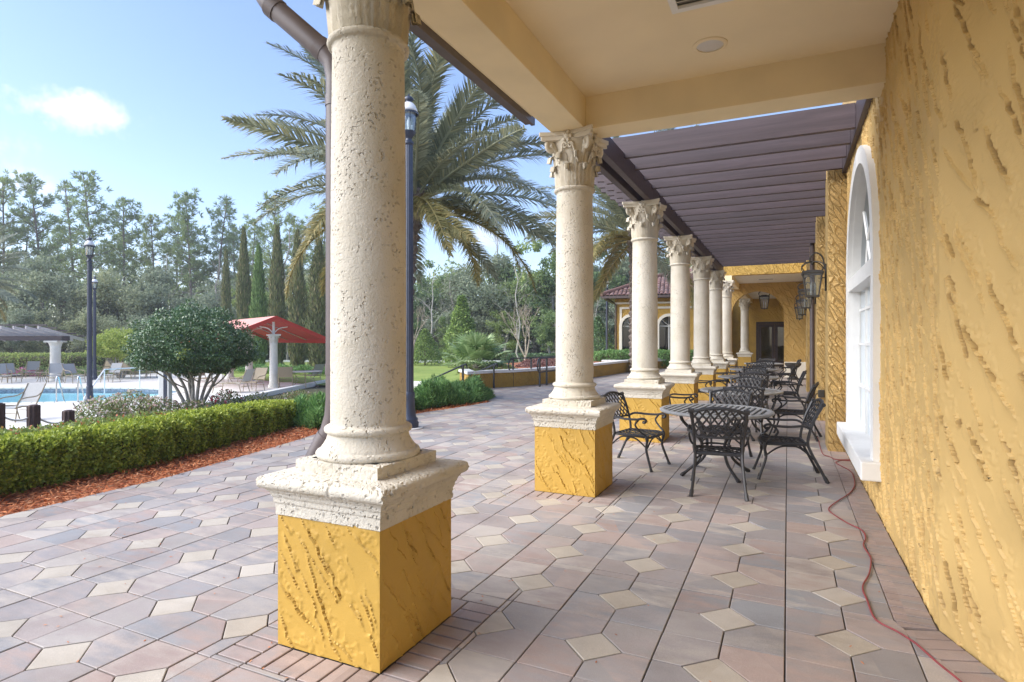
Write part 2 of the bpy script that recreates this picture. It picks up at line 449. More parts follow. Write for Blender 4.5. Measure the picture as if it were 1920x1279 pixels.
def mat_glass(name, tintc=(.9, .95, .95), alpha=.25, rough=.03):
    """thin pane: clear with a mirror-like surface"""
    m, N, L, B = newmat(name)
    tr = nd(N, 'ShaderNodeBsdfTransparent'); tr.inputs[0].default_value = (*tintc, 1)
    gl = nd(N, 'ShaderNodeBsdfGlossy'); gl.inputs['Roughness'].default_value = rough; gl.inputs[0].default_value = (.9, .95, 1, 1)
    fr = nd(N, 'ShaderNodeFresnel'); fr.inputs[0].default_value = 1.5
    f = math_(N, L, 'ADD', fr.outputs[0], alpha)
    mx = nd(N, 'ShaderNodeMixShader'); L.new(f, mx.inputs[0]); L.new(tr.outputs[0], mx.inputs[1]); L.new(gl.outputs[0], mx.inputs[2])
    out = [n for n in N if n.type == 'OUTPUT_MATERIAL'][0]
    L.new(mx.outputs[0], out.inputs['Surface'])
    return m

# patio laying grid (m): straight joints at GX0 + 2*SX*i, GY0 + 2*SY*j
SX, SY = .284, .288
GX0 = -.012
GY0 = 3.07
PAVE = [(0, (0.343, 0.292, 0.266)), (.17, (0.273, 0.273, 0.278)), (.34, (0.436, 0.351, 0.311)), (.5, (0.292, 0.300, 0.311)), (.66, (0.387, 0.286, 0.246)), (.83, (0.491, 0.441, 0.389)), (1, (0.327, 0.300, 0.283))]
OCHRE = (.61, .41, .15)
M = {}
M['paver'] = mat_paver('paver_concrete', PAVE, (SX, SY, 1))
M['accent'] = mat_paver('paver_buff', [(0, (.43, .375, .30)), (.5, (.48, .43, .355)), (1, (.52, .475, .41))], (2 * SX, 2 * SY, 1), seed=3)
M['brick'] = mat_paver('brick_paver', [(0, (.32, .25, .225)), (.3, (.40, .31, .28)), (.6, (.31, .285, .275)), (.8, (.44, .34, .30)), (1, (.35, .295, .28))], (.2, .098, 1), seed=9)
M['sand'] = mat_plain('joint_sand', (.11, .095, .085), .95, var=.3, scale=20)
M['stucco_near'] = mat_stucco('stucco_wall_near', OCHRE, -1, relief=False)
M['stucco'] = mat_stucco('stucco_ochre', OCHRE, -1, relief=True, scale=1.8)
M['stucco_r'] = mat_stucco('stucco_ochre_pedestal', (.56, .345, .07), 1, relief=True)
M['stone'] = mat_stone('cast_stone', (.64, .59, .49))
M['stone_far'] = mat_stone('cast_stone_pale', (.72, .70, .64), .7)
M['carved'] = mat_stone('carved_stone', (.66, .60, .485), .35, 1.6)
M['ceiling'] = mat_plain('painted_ceiling', (.84, .715, .48), .8, var=.09, scale=1.1, bstr=.25, bscale=60)
M['beam'] = mat_plain('painted_beam', (.83, .69, .43), .8, var=.09, scale=2, bstr=.25, bscale=60)
M['white'] = mat_plain('white_paint', (.78, .78, .75), .5, var=.04, scale=8)
M['cream_trim'] = mat_plain('cream_trim', (.70, .66, .56), .7, var=.06, scale=6)
M['wood'] = None
M['brown_metal'] = mat_plain('brown_gutter_metal', (.105, .082, .08), .45, var=.15, scale=9)
M['blue_metal'] = mat_plain('navy_lamp_paint', (.035, .045, .075), .4, var=.2, scale=12)
M['black_metal'] = mat_plain('black_cast_metal', (.028, .027, .028), .42, var=.3, scale=30, bstr=.15, bscale=200)
M['grey_metal'] = mat_plain('grey_table_metal', (.30, .305, .305), .38, var=.2, scale=20)
M['dark_metal'] = mat_plain('dark_weave', (.05, .055, .055), .5, var=.2, scale=20)
M['lantern'] = mat_plain('lantern_bronze', (.04, .036, .03), .5, var=.25, scale=30)
M['glass'] = mat_glass('lamp_glass', alpha=.12)
M['bulb'] = mat_plain('lamp_bulb', (.85, .85, .82), .3, var=.02)
M['dome'] = mat_plain('lamp_dome_sky_sheen', (.8, .8, .8), .3, var=.03)  # dark dome coloured white, painting in the sky it reflects
M['door'] = mat_plain('dark_door_wood', (.035, .02, .016), .45, var=.25, scale=8)
M['pane'] = mat_glass('window_glass', (.35, .4, .4), .02, .02)
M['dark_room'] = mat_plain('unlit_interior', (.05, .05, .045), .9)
M['curtain'] = mat_plain('grey_curtain', (.28, .29, .28), .9, var=.3, scale=5)
M['cord'] = mat_plain('red_cord', (.26, .045, .05), .5, var=.25, scale=14)
M['cord_black'] = mat_plain('black_cord', (.02, .02, .02), .5)
M['mulch'] = mat_plain('mulch_base', (.30, .10, .04), .95, var=.5, scale=60, bstr=.8, bscale=120)
M['chip'] = mat_leaf('mulch_chip', [(0, (.26, .07, .025)), (.4, (.50, .15, .05)), (.8, (.62, .23, .09)), (1, (.62, .34, .18))], .9, .0)
M['deck'] = mat_plain('pool_deck_concrete', (.66, .63, .58), .8, var=.07, scale=2, bstr=.2, bscale=50)
M['grass'] = None
M['bark'] = mat_plain('bark_grey', (.17, .14, .115), .9, var=.45, scale=14, bstr=.8, bscale=30)
M['bark_pale'] = mat_plain('bark_pale', (.40, .37, .33), .9, var=.35, scale=9)
M['bark_tan'] = mat_plain('bark_tan', (.42, .34, .26), .85, var=.25, scale=9)
M['sling'] = mat_plain('grey_sling', (.36, .36, .35), .8, var=.08, scale=40)
M['sling_tan'] = mat_plain('tan_sling', (.33, .27, .185), .8, var=.08, scale=40)
M['tan_metal'] = mat_plain('tan_tube', (.30, .24, .155), .4, var=.1)
M['steel'] = mat_plain('steel_rail', (.6, .62, .63), .2, metal=.9, var=.05)
M['white_rail'] = mat_plain('white_rail', (.75, .76, .77), .35, var=.03)
M['rail'] = mat_plain('black_rail', (.03, .032, .038), .38, var=.2, scale=12)
M['red'] = mat_plain('red_canvas', (.46, .04, .025), .8, var=.1, scale=5)
M['red_top'] = mat_plain('faded_red_canvas', (.66, .30, .25), .8, var=.08, scale=3)
M['rope'] = mat_plain('white_rope', (.72, .71, .68), .8)
M['composite'] = mat_plain('brown_composite', (.075, .042, .036), .7, var=.25, scale=20)
M['pool_tile'] = mat_plain('pool_tile', (.20, .24, .30), .3, var=.6, scale=14)
M['plaster'] = mat_plain('pool_plaster', (.55, .78, .84), .6, var=.06)
M['vent'] = mat_plain('vent_dark', (.3, .29, .27), .6)

def mat_wood(name, c):
    m, N, L, B = newmat(name)
    tc = nd(N, 'ShaderNodeTexCoord')
    mp = nd(N, 'ShaderNodeMapping'); mp.inputs['Scale'].default_value = (1.2, 22, 22); L.new(tc.outputs['Object'], mp.inputs[0])
    oi = nd(N, 'ShaderNodeObjectInfo')
    ad = nd(N, 'ShaderNodeVectorMath'); ad.operation = 'MULTIPLY_ADD'; L.new(oi.outputs['Random'], ad.inputs[0]); ad.inputs[1].default_value = (50, 50, 50); L.new(mp.outputs[0], ad.inputs[2])
    n = nd(N, 'ShaderNodeTexNoise', Scale=1.0, Detail=6, Roughness=.6, Distortion=.4); L.new(ad.outputs[0], n.inputs['Vector'])
    cc = ramp(N, L, n.outputs[0], [(.3, tuple(v * .75 for v in c)), (.55, c), (.75, tuple(v * 1.25 for v in c))])
    cc = mixc(N, L, 1.0, cc, ramp(N, L, oi.outputs['Random'], [(0, (.85, .85, .85)), (1, (1.15, 1.12, 1.15))]), 'MULTIPLY')
    L.new(cc, B.inputs['Base Color']); B.inputs['Roughness'].default_value = .55
    bump(N, L, B, n.outputs[0], .3, .004)
    return m
M['wood'] = mat_wood('stained_wood', (.078, .058, .063))

def mat_grass(name, stops, sc=1.0):
    m, N, L, B = newmat(name)
    g = nd(N, 'ShaderNodeNewGeometry'); P = g.outputs['Position']
    a = nd(N, 'ShaderNodeTexNoise', Scale=.5 * sc, Detail=6, Roughness=.65); L.new(P, a.inputs['Vector'])
    b = nd(N, 'ShaderNodeTexNoise', Scale=24 * sc, Detail=4, Roughness=.7); L.new(P, b.inputs['Vector'])
    f = math_(N, L, 'ADD', math_(N, L, 'MULTIPLY', a.outputs[0], .5), math_(N, L, 'MULTIPLY', b.outputs[0], .5))
    L.new(ramp(N, L, f, stops), B.inputs['Base Color']); B.inputs['Roughness'].default_value = .9
    bump(N, L, B, b.outputs[0], .8, .03)
    return m
M['grass'] = mat_grass('lawn_grass', [(.35, (.15, .22, .035)), (.5, (.23, .31, .055)), (.65, (.33, .38, .09))])
M['earth'] = mat_grass('forest_floor', [(.35, (.05, .05, .025)), (.5, (.085, .085, .04)), (.65, (.14, .12, .07))])

# ================================================================== SETTING
DK = -.67                                          # level of pool deck and lawn
def xedge(y):                                      # left edge of the patio paving
    ys = [-6, 2.7, 4.2, 6.2, 7.6, 9.0, 10.3, 11.6, 12.7, 13.3, 14.0, 16.8, 17.3, 19, 23, 28, 40]
    xs = [-5.9, -6.05, -6.13, -6.55, -6.9, -6.95, -6.8, -6.6, -6.5, -7.2, -9.5, -9.5, -8.35, -7.55, -7.05, -6.8, -6.5]
    return float(np.interp(y, ys, xs))
def ground_z(x, y):
    e = np.where(y < 13.3, -6.3, -7.5)
    t = np.clip((e - .9 - x) / 4.6, 0, 1); t = t * t * (3 - 2 * t)
    z = -.07 - .66 * t
    cx, cy = wp(30.0, 23.4)                           # hollow for the pool
    u = (x - cx) * CT + (y - cy) * ST; v = -(x - cx) * ST + (y - cy) * CT
    r = np.hypot(u / 6.0, v / 3.3)
    return np.where(r < 1.16, z - 1.4, z)

def build_ground():
    xs = np.concatenate([np.linspace(-420, -60, 26), np.linspace(-58, 6, 130), np.linspace(10, 260, 16)])
    ys = np.concatenate([np.linspace(-60, -8, 10), np.linspace(-6, 70, 110), np.linspace(76, 620, 24)])
    X, Y = np.meshgrid(xs, ys, indexing='ij')
    Z = ground_z(X, Y)
    V = np.stack([X, Y, Z], -1).reshape(-1, 3)
    me = np_mesh('ground', V, grid_faces(len(xs), len(ys)), M['earth'], smooth=True)
    tag(link('ground', me), 'dark leafy ground falling from the patio towards the pool and the woods', kind='structure')
build_ground()

def sheet(name, poly, z, mat, label):
    me = bpy.data.meshes.new(name)
    me.from_pydata([(x, y, z) for x, y in poly], [], [tuple(range(len(poly)))])
    me.materials.append(mat); me.update()
    return tag(link(name, me), label, kind='structure')

# lawn: a level sheet between the pool terrace and the woods
lawn_poly = [wp(x, d) for x, d in ((430, 33.5), (640, 27), (700, 22), (800, 19.8), (880, 22), (930, 30), (1100, 44), (1140, 57), (860, 57.5), (500, 58), (380, 50))]
sheet('lawn', lawn_poly, DK + .012, M['grass'], 'bright green mown lawn beyond the juniper bed and pool terrace')
sheet('far_lawn', [wp(x, d) for x, d in ((1120, 31.5), (1420, 30), (1460, 46), (1100, 52))], -.05, M['grass'], 'grass round the tile roofed pavilion')

# ---- patio
EDGE_OUT = .012
def clip_half(poly, px, py, nx, ny):
    out = []
    n = len(poly)
    for i in range(n):
        a, b = poly[i], poly[(i + 1) % n]
        da = (a[0] - px) * nx + (a[1] - py) * ny; db = (b[0] - px) * nx + (b[1] - py) * ny
        if da >= 0: out.append(a)
        if da * db < 0:
            t = da / (da - db); out.append((a[0] + (b[0] - a[0]) * t, a[1] + (b[1] - a[1]) * t))
    return out
def area(p): return abs(sum(p[i][0] * p[(i + 1) % len(p)][1] - p[(i + 1) % len(p)][0] * p[i][1] for i in range(len(p)))) / 2 if len(p) > 2 else 0
def inset(p, d):
    cx = sum(q[0] for q in p) / len(p); cy = sum(q[1] for q in p) / len(p)
    n = len(p); out = []
    for i in range(n):
        a = Vector(p[i - 1]); b = Vector(p[i]); c = Vector(p[(i + 1) % n])
        e1 = (b - a); e2 = (c - b)
        if e1.length < 1e-5 or e2.length < 1e-5: continue
        e1.normalize(); e2.normalize()
        n1 = Vector((-e1.y, e1.x)); n2 = Vector((-e2.y, e2.x))
        if n1.dot(Vector((cx, cy)) - b) < 0: n1 = -n1
        if n2.dot(Vector((cx, cy)) - b) < 0: n2 = -n2
        k = (n1 + n2); k = k / max(.35, k.dot(n1)) if k.length > 1e-6 else n1
        out.append((b.x + k.x * d, b.y + k.y * d))
    return out
COLX, COLY0, COLD, PH = -1.97, 2.456, 3.26, .31     # column line, first column, spacing, half pedestal
WX = .712                                           # face of the main wall
KY = 3.72                                           # where the wall turns away near the camera
KDX, KDY = .37, -1.0                                # direction of the turned part
def wall_at(y): return WX if y >= KY else WX + (KY - y) * KDX
BW = .195                                           # brick course along walls and pedestals
patio = bpy.data.objects.new('patio', None); col.objects.link(patio)
tag(patio, 'interlocking grey and rose paver patio with buff diamonds under the colonnade', kind='structure')
bp = MB()
ys = [-5 + .5 * i for i in range(83)]
ring = [(xedge(y) - .02, y) for y in ys] + [(wall_at(36) + .05, 36.0), (wall_at(KY) + .05, KY), (wall_at(-5) + .05, -5)]
me = bpy.data.meshes.new('bedding_sand'); me.from_pydata([(x, y, -.013) for x, y in ring], [], [tuple(range(len(ring)))]); me.materials.append(M['sand']); me.update()
sand = link('bedding_sand', me, patio)

def visible(cx, cy):
    d = -cx * ST + cy * CT
    if d < 1.2: return None
    px = 960 + F * (cx * CT + cy * ST) / d; py = CY + F * H / d
    return (px, py, d) if -150 < px < 2000 and py < 1420 else None
peds = [(COLX, COLY0 + COLD * k) for k in range(-1, 7)] + [(COLX, 32.0)]
pieces = []                                         # (kind, poly, weight)
i0, i1, j0, j1 = -38, 6, -16, 116
for i in range(i0, i1):
    for j in range(j0, j1):
        x0, y0 = GX0 + i * SX, GY0 + j * SY
        cx, cy = x0 + SX / 2, y0 + SY / 2
        if cx < xedge(cy) - SX or cx > wall_at(cy) - BW + SX or cy > 36: continue
        v = visible(cx, cy)
        if v is None: continue
        # the corner that carries a buff diamond (odd, odd grid points)
        q = .146
        ox = (i % 2 == 0); oy = (j % 2 == 0)
        c = [(x0, y0), (x0 + SX, y0), (x0 + SX, y0 + SY), (x0, y0 + SY)]
        k = {(True, True): 2, (False, True): 3, (False, False): 0, (True, False): 1}[(ox, oy)]
        p = []
        for m in range(4):
            if m == k:
                a, b, d = c[m - 1], c[m], c[(m + 1) % 4]
                p.append((b[0] + (a[0] - b[0]) / SX * q if abs(a[0] - b[0]) > 1e-6 else b[0], b[1] + (a[1] - b[1]) / SY * q if abs(a[1] - b[1]) > 1e-6 else b[1]))
                p.append((b[0] + (d[0] - b[0]) / SX * q if abs(d[0] - b[0]) > 1e-6 else b[0], b[1] + (d[1] - b[1]) / SY * q if abs(d[1] - b[1]) > 1e-6 else b[1]))
            else: p.append(c[m])
        pieces.append(['paver', p, cx, cy])
        if k == 2:
            X, Y = x0 + SX, y0 + SY
            pieces.append(['diamond_paver', [(X - q, Y), (X, Y - q), (X + q, Y), (X, Y + q)], X, Y])
def fit(p, cx, cy):
    # cut to the patio edge, the wall course and the pedestal courses
    e0, e1 = xedge(cy - .3), xedge(cy + .3)
    n = Vector((.6, -(e1 - e0))).normalized()
    p = clip_half(p, xedge(cy), cy, n.x, n.y)
    if len(p) < 3: return None
    far = clip_half(clip_half(p, 0, KY, 0, 1), WX - BW, KY, -1, 0) if max(v[1] for v in p) > KY else []
    near = clip_half(p, 0, KY, 0, -1) if min(v[1] for v in p) < KY else []
    if len(near) > 2:
        n = Vector((-1, -KDX)).normalized(); near = clip_half(near, WX - BW, KY, n.x, n.y)
    out = [q for q in (far, near) if len(q) > 2]
    for (ax, ay) in peds:
        r = PH + BW
        if abs(cx - ax) < r + SX and abs(cy - ay) < r + SY:
            nxt = []
            for q in out:
                nxt += [clip_half(q, ax + r, ay, 1, 0), clip_half(q, ax - r, ay, -1, 0)]
                mid = clip_half(q, ax + r, ay, -1, 0)
                if len(mid) > 2: mid = clip_half(mid, ax - r, ay, 1, 0)
                if len(mid) > 2: nxt += [clip_half(mid, ax, ay + r, 0, 1), clip_half(mid, ax, ay - r, 0, -1)]
            out = nxt
    return [q for q in out if len(q) > 2 and area(q) > .0006]
good = []
for kind, p, cx, cy in pieces:
    for q in fit(p, cx, cy) or []:
        ax = sum(v[0] for v in q) / len(q); ay = sum(v[1] for v in q) / len(q)
        good.append((area(q) / (-ax * ST + ay * CT) ** 3, kind, q, ax, ay))
def brick_run(ax, ay, bx, by, nx, ny, w=.098, depth=BW):
    L = math.hypot(bx - ax, by - ay); n = max(1, round(L / w)); tx, ty = (bx - ax) / L, (by - ay) / L
    for i in range(n):
        s0, s1 = L * i / n, L * (i + 1) / n
        p = [(ax + tx * s0, ay + ty * s0), (ax + tx * s1, ay + ty * s1), (ax + tx * s1 + nx * depth, ay + ty * s1 + ny * depth), (ax + tx * s0 + nx * depth, ay + ty * s0 + ny * depth)]
        cx = sum(q[0] for q in p) / 4; cy = sum(q[1] for q in p) / 4
        if visible(cx, cy): good.append((area(p) / visible(cx, cy)[2] ** 3, 'brick', p, cx, cy))
kn = Vector((KDX, KDY)).normalized()
brick_run(WX - .004, KY, WX - .004, 24.5, -1, 0)
brick_run(WX - .004 + kn.x * .01, KY + kn.y * .01 - .02, WX + kn.x * 2.2, KY + kn.y * 2.2, kn.y, -kn.x)
good.append((1, 'brick', [(WX - .004, KY), (WX - BW, KY), (WX + kn.y * BW, KY - kn.x * BW), (WX - .003, KY - .02)], WX - BW * .5, KY - .03))
for (ax, ay) in peds:
    r = PH
    brick_run(ax - r, ay - r, ax + r, ay - r, 0, -1); brick_run(ax - r, ay + r, ax + r, ay + r, 0, 1)
    brick_run(ax + r, ay - r - BW, ax + r, ay + r + BW, 1, 0); brick_run(ax - r, ay - r - BW, ax - r, ay + r + BW, -1, 0)
good.sort(key=lambda t: -t[0])
rest = {'paver': MB(), 'diamond_paver': MB(), 'brick': MB()}
cnt = {'paver': 0, 'diamond_paver': 0, 'brick': 0}
lim = {'paver': 290, 'diamond_paver': 150, 'brick': 170}
pm = {'paver': 'paver', 'diamond_paver': 'accent', 'brick': 'brick'}
for w, kind, p, cx, cy in good:
    q = inset(p, .0036 if kind != 'brick' else .0055)
    if len(q) < 3 or area(q) < .0003: continue
    dz = random.gauss(0, .0009)
    q2 = inset(q, .003)
    if len(q2) != len(q): q2 = q
    n = len(q)
    tilt = (random.gauss(0, .004), random.gauss(0, .004))
    top = [(x, y, dz + (x - cx) * tilt[0] + (y - cy) * tilt[1]) for x, y in q2]
    rim = [(x, y, dz - .002 + (x - cx) * tilt[0] + (y - cy) * tilt[1]) for x, y in q]
    bot = [(x, y, -.03) for x, y in q]
    sgn = sum(q[i][0] * q[(i + 1) % n][1] - q[(i + 1) % n][0] * q[i][1] for i in range(n)) > 0
    fs = [tuple(range(n))] + [(n + i, n + (i + 1) % n, (i + 1) % n, i) for i in range(n)] + [(2 * n + i, 2 * n + (i + 1) % n, n + (i + 1) % n, n + i) for i in range(n)]
    if not sgn: fs = [f[::-1] for f in fs]
    if cnt[kind] < lim[kind]:
        m = MB(); m.add([(x - cx, y - cy, z) for x, y, z in top + rim + bot], fs)
        o = m.build(kind, M[pm[kind]], patio); o.location = (cx, cy, 0)
        cnt[kind] += 1
    else:
        rest[kind].add(top + rim + bot, fs)
for kind, m in rest.items():
    if m.v: tag(m.build({'paver': 'distant_pavers', 'diamond_paver': 'distant_diamond_pavers', 'brick': 'distant_bricks'}[kind], M[pm[kind]], patio), kind='stuff')

# ---- mulch bed beside the patio
def mulch_bed(name, y0, y1, w, n, label):
    k = int((y1 - y0) / .12)
    yy = np.linspace(y0, y1, k); L = np.array([xedge(v) for v in yy])
    U = np.linspace(0, 1, 14)
    X = L[:, None] - .01 - U[None] * w; Y = np.repeat(yy[:, None], 14, 1)
    Z = np.maximum(ground_z(X, Y) + .04, -1) + .015 * np.sin(X * 9 + Y * 7) * np.sin(Y * 5)
    Z[:, 0] = -.03
    me = np_mesh(name, np.stack([X, Y, Z], -1).reshape(-1, 3), grid_faces(k, 14)[:, ::-1], M['mulch'], smooth=True)
    o = tag(link(name, me), label, kind='structure')
    g = np.random.default_rng(5)
    u = g.random(n) ** 1.3; s = g.random(n)
    y = y0 + s * (y1 - y0); x = np.interp(y, yy, L) + .05 * g.random(n) ** 3 - u * w * .8 + np.where(g.random(n) < .004, .25 * g.random(n), 0)
    P = np.stack([x, y, ground_z(x, y) + .045 + .03 * g.random(n)], -1)
    D = randdir(n, g); D[:, 2] *= .25
    Nn = randdir(n, g); Nn[:, 2] = np.abs(Nn[:, 2]) + 1
    V, Fc, t = leaf_quads(P, D, Nn, .065, .014, g)
    c = link('wood_chips', np_mesh('wood_chips', V, Fc, M['chip'], t), o); tag(c, kind='stuff')
mulch_bed('mulch_bed', 1.0, 13.28, 3.2, 42000, 'orange wood chip mulch along the curved edge of the patio')

# ================================================================== COLUMNS
def pits(nu, nv, W, Hh, n, seed, rmin, rmax, depth, wrap=True):
    g = np.random.default_rng(seed)
    h = np.zeros((nu, nv)); du = W / nu; dv = Hh / max(1, nv - 1)
    clus = vnoise((nu, nv), (W / .12, Hh / .12), g)
    nz = vnoise((nu, nv), (W / .012, Hh / .012), g)
    for _ in range(n):
        iu, iv = g.integers(nu), g.integers(nv)
        if clus[iu, iv] < g.random() * .95 - .08: continue
        r = rmin + (rmax - rmin) * g.random() ** 3; e = .6 + .9 * g.random()
        a = int(r * 1.6 / du) + 1; b = int(r * 1.6 / dv) + 1
        I = np.arange(iu - a, iu + a + 1); J = np.arange(max(0, iv - b), min(nv, iv + b + 1))
        d = np.hypot((I - iu)[:, None] * du * e, (J - iv)[None] * dv / e) / r
        I = I % nu if wrap else np.clip(I, 0, nu - 1)
        sub = h[np.ix_(I, J)]
        d = d + (nz[np.ix_(I, J)] - .5) * .9
        h[np.ix_(I, J)] = np.maximum(sub, depth * min(1, r / .008) * np.clip((1 - d) * 2.2, 0, 1))
    return h + (.5 - nz) * .0016
def lathe_pits(name, prof, cell, n, seed, mat, depth=.006, rmax=.013):
    """lathe with weathered pits cut into it; prof = list of (r, z) resampled evenly"""
    P = np.array(prof, float); s = np.concatenate([[0], np.cumsum(np.hypot(*np.diff(P, axis=0).T))])
    nv = max(4, int(s[-1] / cell)); ss = np.linspace(0, s[-1], nv)
    r = np.interp(ss, s, P[:, 0]); z = np.interp(ss, s, P[:, 1])
    nu = int(TAU * r.mean() / cell)
    h = pits(nu, nv, TAU * r.mean(), s[-1], n, seed, .002, rmax, depth)
    dr = np.gradient(r); dz = np.gradient(z); l = np.hypot(dr, dz) + 1e-9
    nr, nz_ = dz / l, -dr / l
    a = np.linspace(0, TAU, nu, endpoint=False)
    R = r[None] - h * nr[None]; Z = z[None] - h * nz_[None]
    V = np.stack([R * np.cos(a)[:, None], R * np.sin(a)[:, None], Z], -1).reshape(-1, 3)
    idx = np.arange(nu * nv).reshape(nu, nv); nx = np.roll(idx, -1, 0)
    Fc = np.stack([idx[:, :-1], nx[:, :-1], nx[:, 1:], idx[:, 1:]], -1).reshape(-1, 4)
    return np_mesh(name, V, Fc, mat, smooth=True)
def square_pits(name, prof, cell, n, seed, mat, depth=.009, rmax=.02):
    P = np.array(prof, float); s = np.concatenate([[0], np.cumsum(np.hypot(*np.diff(P, axis=0).T))])
    nv = int(s[-1] / cell); ss = np.linspace(0, s[-1], nv)
    r = np.interp(ss, s, P[:, 0]); z = np.interp(ss, s, P[:, 1])
    m = int(2 * r.max() / cell); nu = 4 * m
    h = pits(nu, nv, 8 * r.max(), s[-1], n, seed, .002, rmax, depth)
    dr = np.gradient(r); dz = np.gradient(z); l = np.hypot(dr, dz) + 1e-9
    R = r[None] - h * (dz / l)[None]; Z = z[None] - h * (-dr / l)[None]
    t = np.linspace(-1, 1, m, endpoint=False)
    V = np.empty((nu, nv, 3))
    for k, (cx, cy) in enumerate((((1, 0), (0, -1)), ((0, 1), (1, 0)), ((-1, 0), (0, 1)), ((0, -1), (-1, 0)))):
        q = slice(k * m, (k + 1) * m)
        V[q, :, 0] = R[q] * (t[:, None] * cx[0] + cy[0]); V[q, :, 1] = R[q] * (t[:, None] * cx[1] + cy[1]); V[q, :, 2] = Z[q]
    idx = np.arange(nu * nv).reshape(nu, nv); nx = np.roll(idx, -1, 0)
    Fc = np.stack([idx[:, :-1], nx[:, :-1], nx[:, 1:], idx[:, 1:]], -1).reshape(-1, 4)
    me = np_mesh(name, V.reshape(-1, 3), Fc, mat); sharp(me, 42)
    return me

def pedestal_mesh():
    parts = []; w, h = 2 * PH, .645
    for k in range(4):
        U, Vv, hh, mk = stucco_height(w, h, .0062, 40 + k, ang=math.radians(-56), amp=.011, dens=75, isl_h=.26, ws=(.04, .085), gwid=.0075, gn=3)
        ed = np.minimum(np.minimum(U, w - U) / .02, 1)
        hh = (hh - .003) * ed
        Q = np.stack([U - w / 2, -(PH + hh), Vv], -1).reshape(-1, 3)
        a = k * math.pi / 2; R = np.array([[math.cos(a), -math.sin(a), 0], [math.sin(a), math.cos(a), 0], [0, 0, 1]])
        Q = Q @ R.T
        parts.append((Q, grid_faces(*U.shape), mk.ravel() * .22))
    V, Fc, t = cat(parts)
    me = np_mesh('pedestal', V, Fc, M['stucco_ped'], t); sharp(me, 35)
    return me
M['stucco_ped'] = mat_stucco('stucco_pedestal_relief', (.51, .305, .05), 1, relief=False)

def rounded(cx, cz, r, a0, a1, n=7):
    return [(cx + r * math.cos(math.radians(a0 + (a1 - a0) * i / n)), cz + r * math.sin(math.radians(a0 + (a1 - a0) * i / n))) for i in range(n + 1)]
cap_prof = [(PH - .02, .63), (PH + .008, .64), (PH + .008, .695), (PH + .015, .70), (PH + .015, .725), (PH + .022, .732), (PH + .027, .75), (PH + .038, .762), (PH + .042, .77)] + rounded(PH + .04, .805, .034, -75, 90) + [(.25, .848)]
base_prof = [(.248, .905)] + rounded(.244, .925, .02, -90, 90, 5) + [(.238, .947), (.236, .957), (.224, .972), (.211, .995), (.204, 1.018), (.202, 1.026)] + rounded(.204, 1.045, .019, -90, 90, 6) + [(.196, 1.066), (.191, 1.075)]
shaft_prof = [(.191, 1.07), (.191, 1.6), (.188, 2.4), (.182, 2.975), (.186, 2.988)] + rounded(.188, 3.01, .021, -90, 90, 6) + [(.178, 3.034)]

def leaf_mesh(hgt, wid, curl, r0, name):
    """acanthus leaf: a ribbed strip standing on the bell, its tip rolled forward"""
    nu, nv = 9, 12; V = []
    for j in range(nv + 1):
        t = j / nv
        if t < .72:
            z = hgt * t / .72 * .86; out = r0 + .012 + .02 * t
        else:
            a = (t - .72) / .28 * math.pi * 1.05
            z = hgt * .86 + math.sin(a) * curl * .9; out = r0 + .027 + (1 - math.cos(a)) * curl * .62
        w = wid * (.62 + .5 * math.sin(math.pi * min(1, t * 1.12))) * (1.0 if t < .8 else 1 - (t - .8) * 2.6)
        w *= 1 + .13 * math.sin(t * 26)
        for i in range(nu):
            u = i / (nu - 1) * 2 - 1
            rid = .012 * math.cos(u * 11) - .014 * u * u + (.008 if i == nu // 2 else 0)
            V.append((u * w / 2, -(out + rid), z))
    Fc = [(j * nu + i, j * nu + i + 1, (j + 1) * nu + i + 1, (j + 1) * nu + i) for j in range(nv) for i in range(nu - 1)]
    m = MB(); m.add(V, Fc)
    b = len(m.v); m.add([(x * .9, y + .016, z - .004) for x, y, z in V], [f[::-1] for f in Fc])
    return m.mesh(name, M['carved'], True)
def volute_mesh():
    m = MB(); pts = []; rad = []
    for i in range(9):
        t = i / 8; pts.append((.0, -(.165 + .085 * t ** 1.6), .20 + .165 * t)); rad.append(.017 + .004 * t)
    cx, cz = -.262, .345
    for i in range(26):
        a = math.radians(95 - i * 27); r = .05 * (1 - i / 30)
        pts.append((0, cx - r * math.cos(a) * 1.0 + .0, cz + r * math.sin(a))); rad.append(.018 * (1 - i / 45))
    m.tube(pts, rad, 7, flat=1.5)
    m.tube([(-.032, cx, cz), (.032, cx, cz)], .017, 8)
    return m.mesh('volute', M['carved'], True)
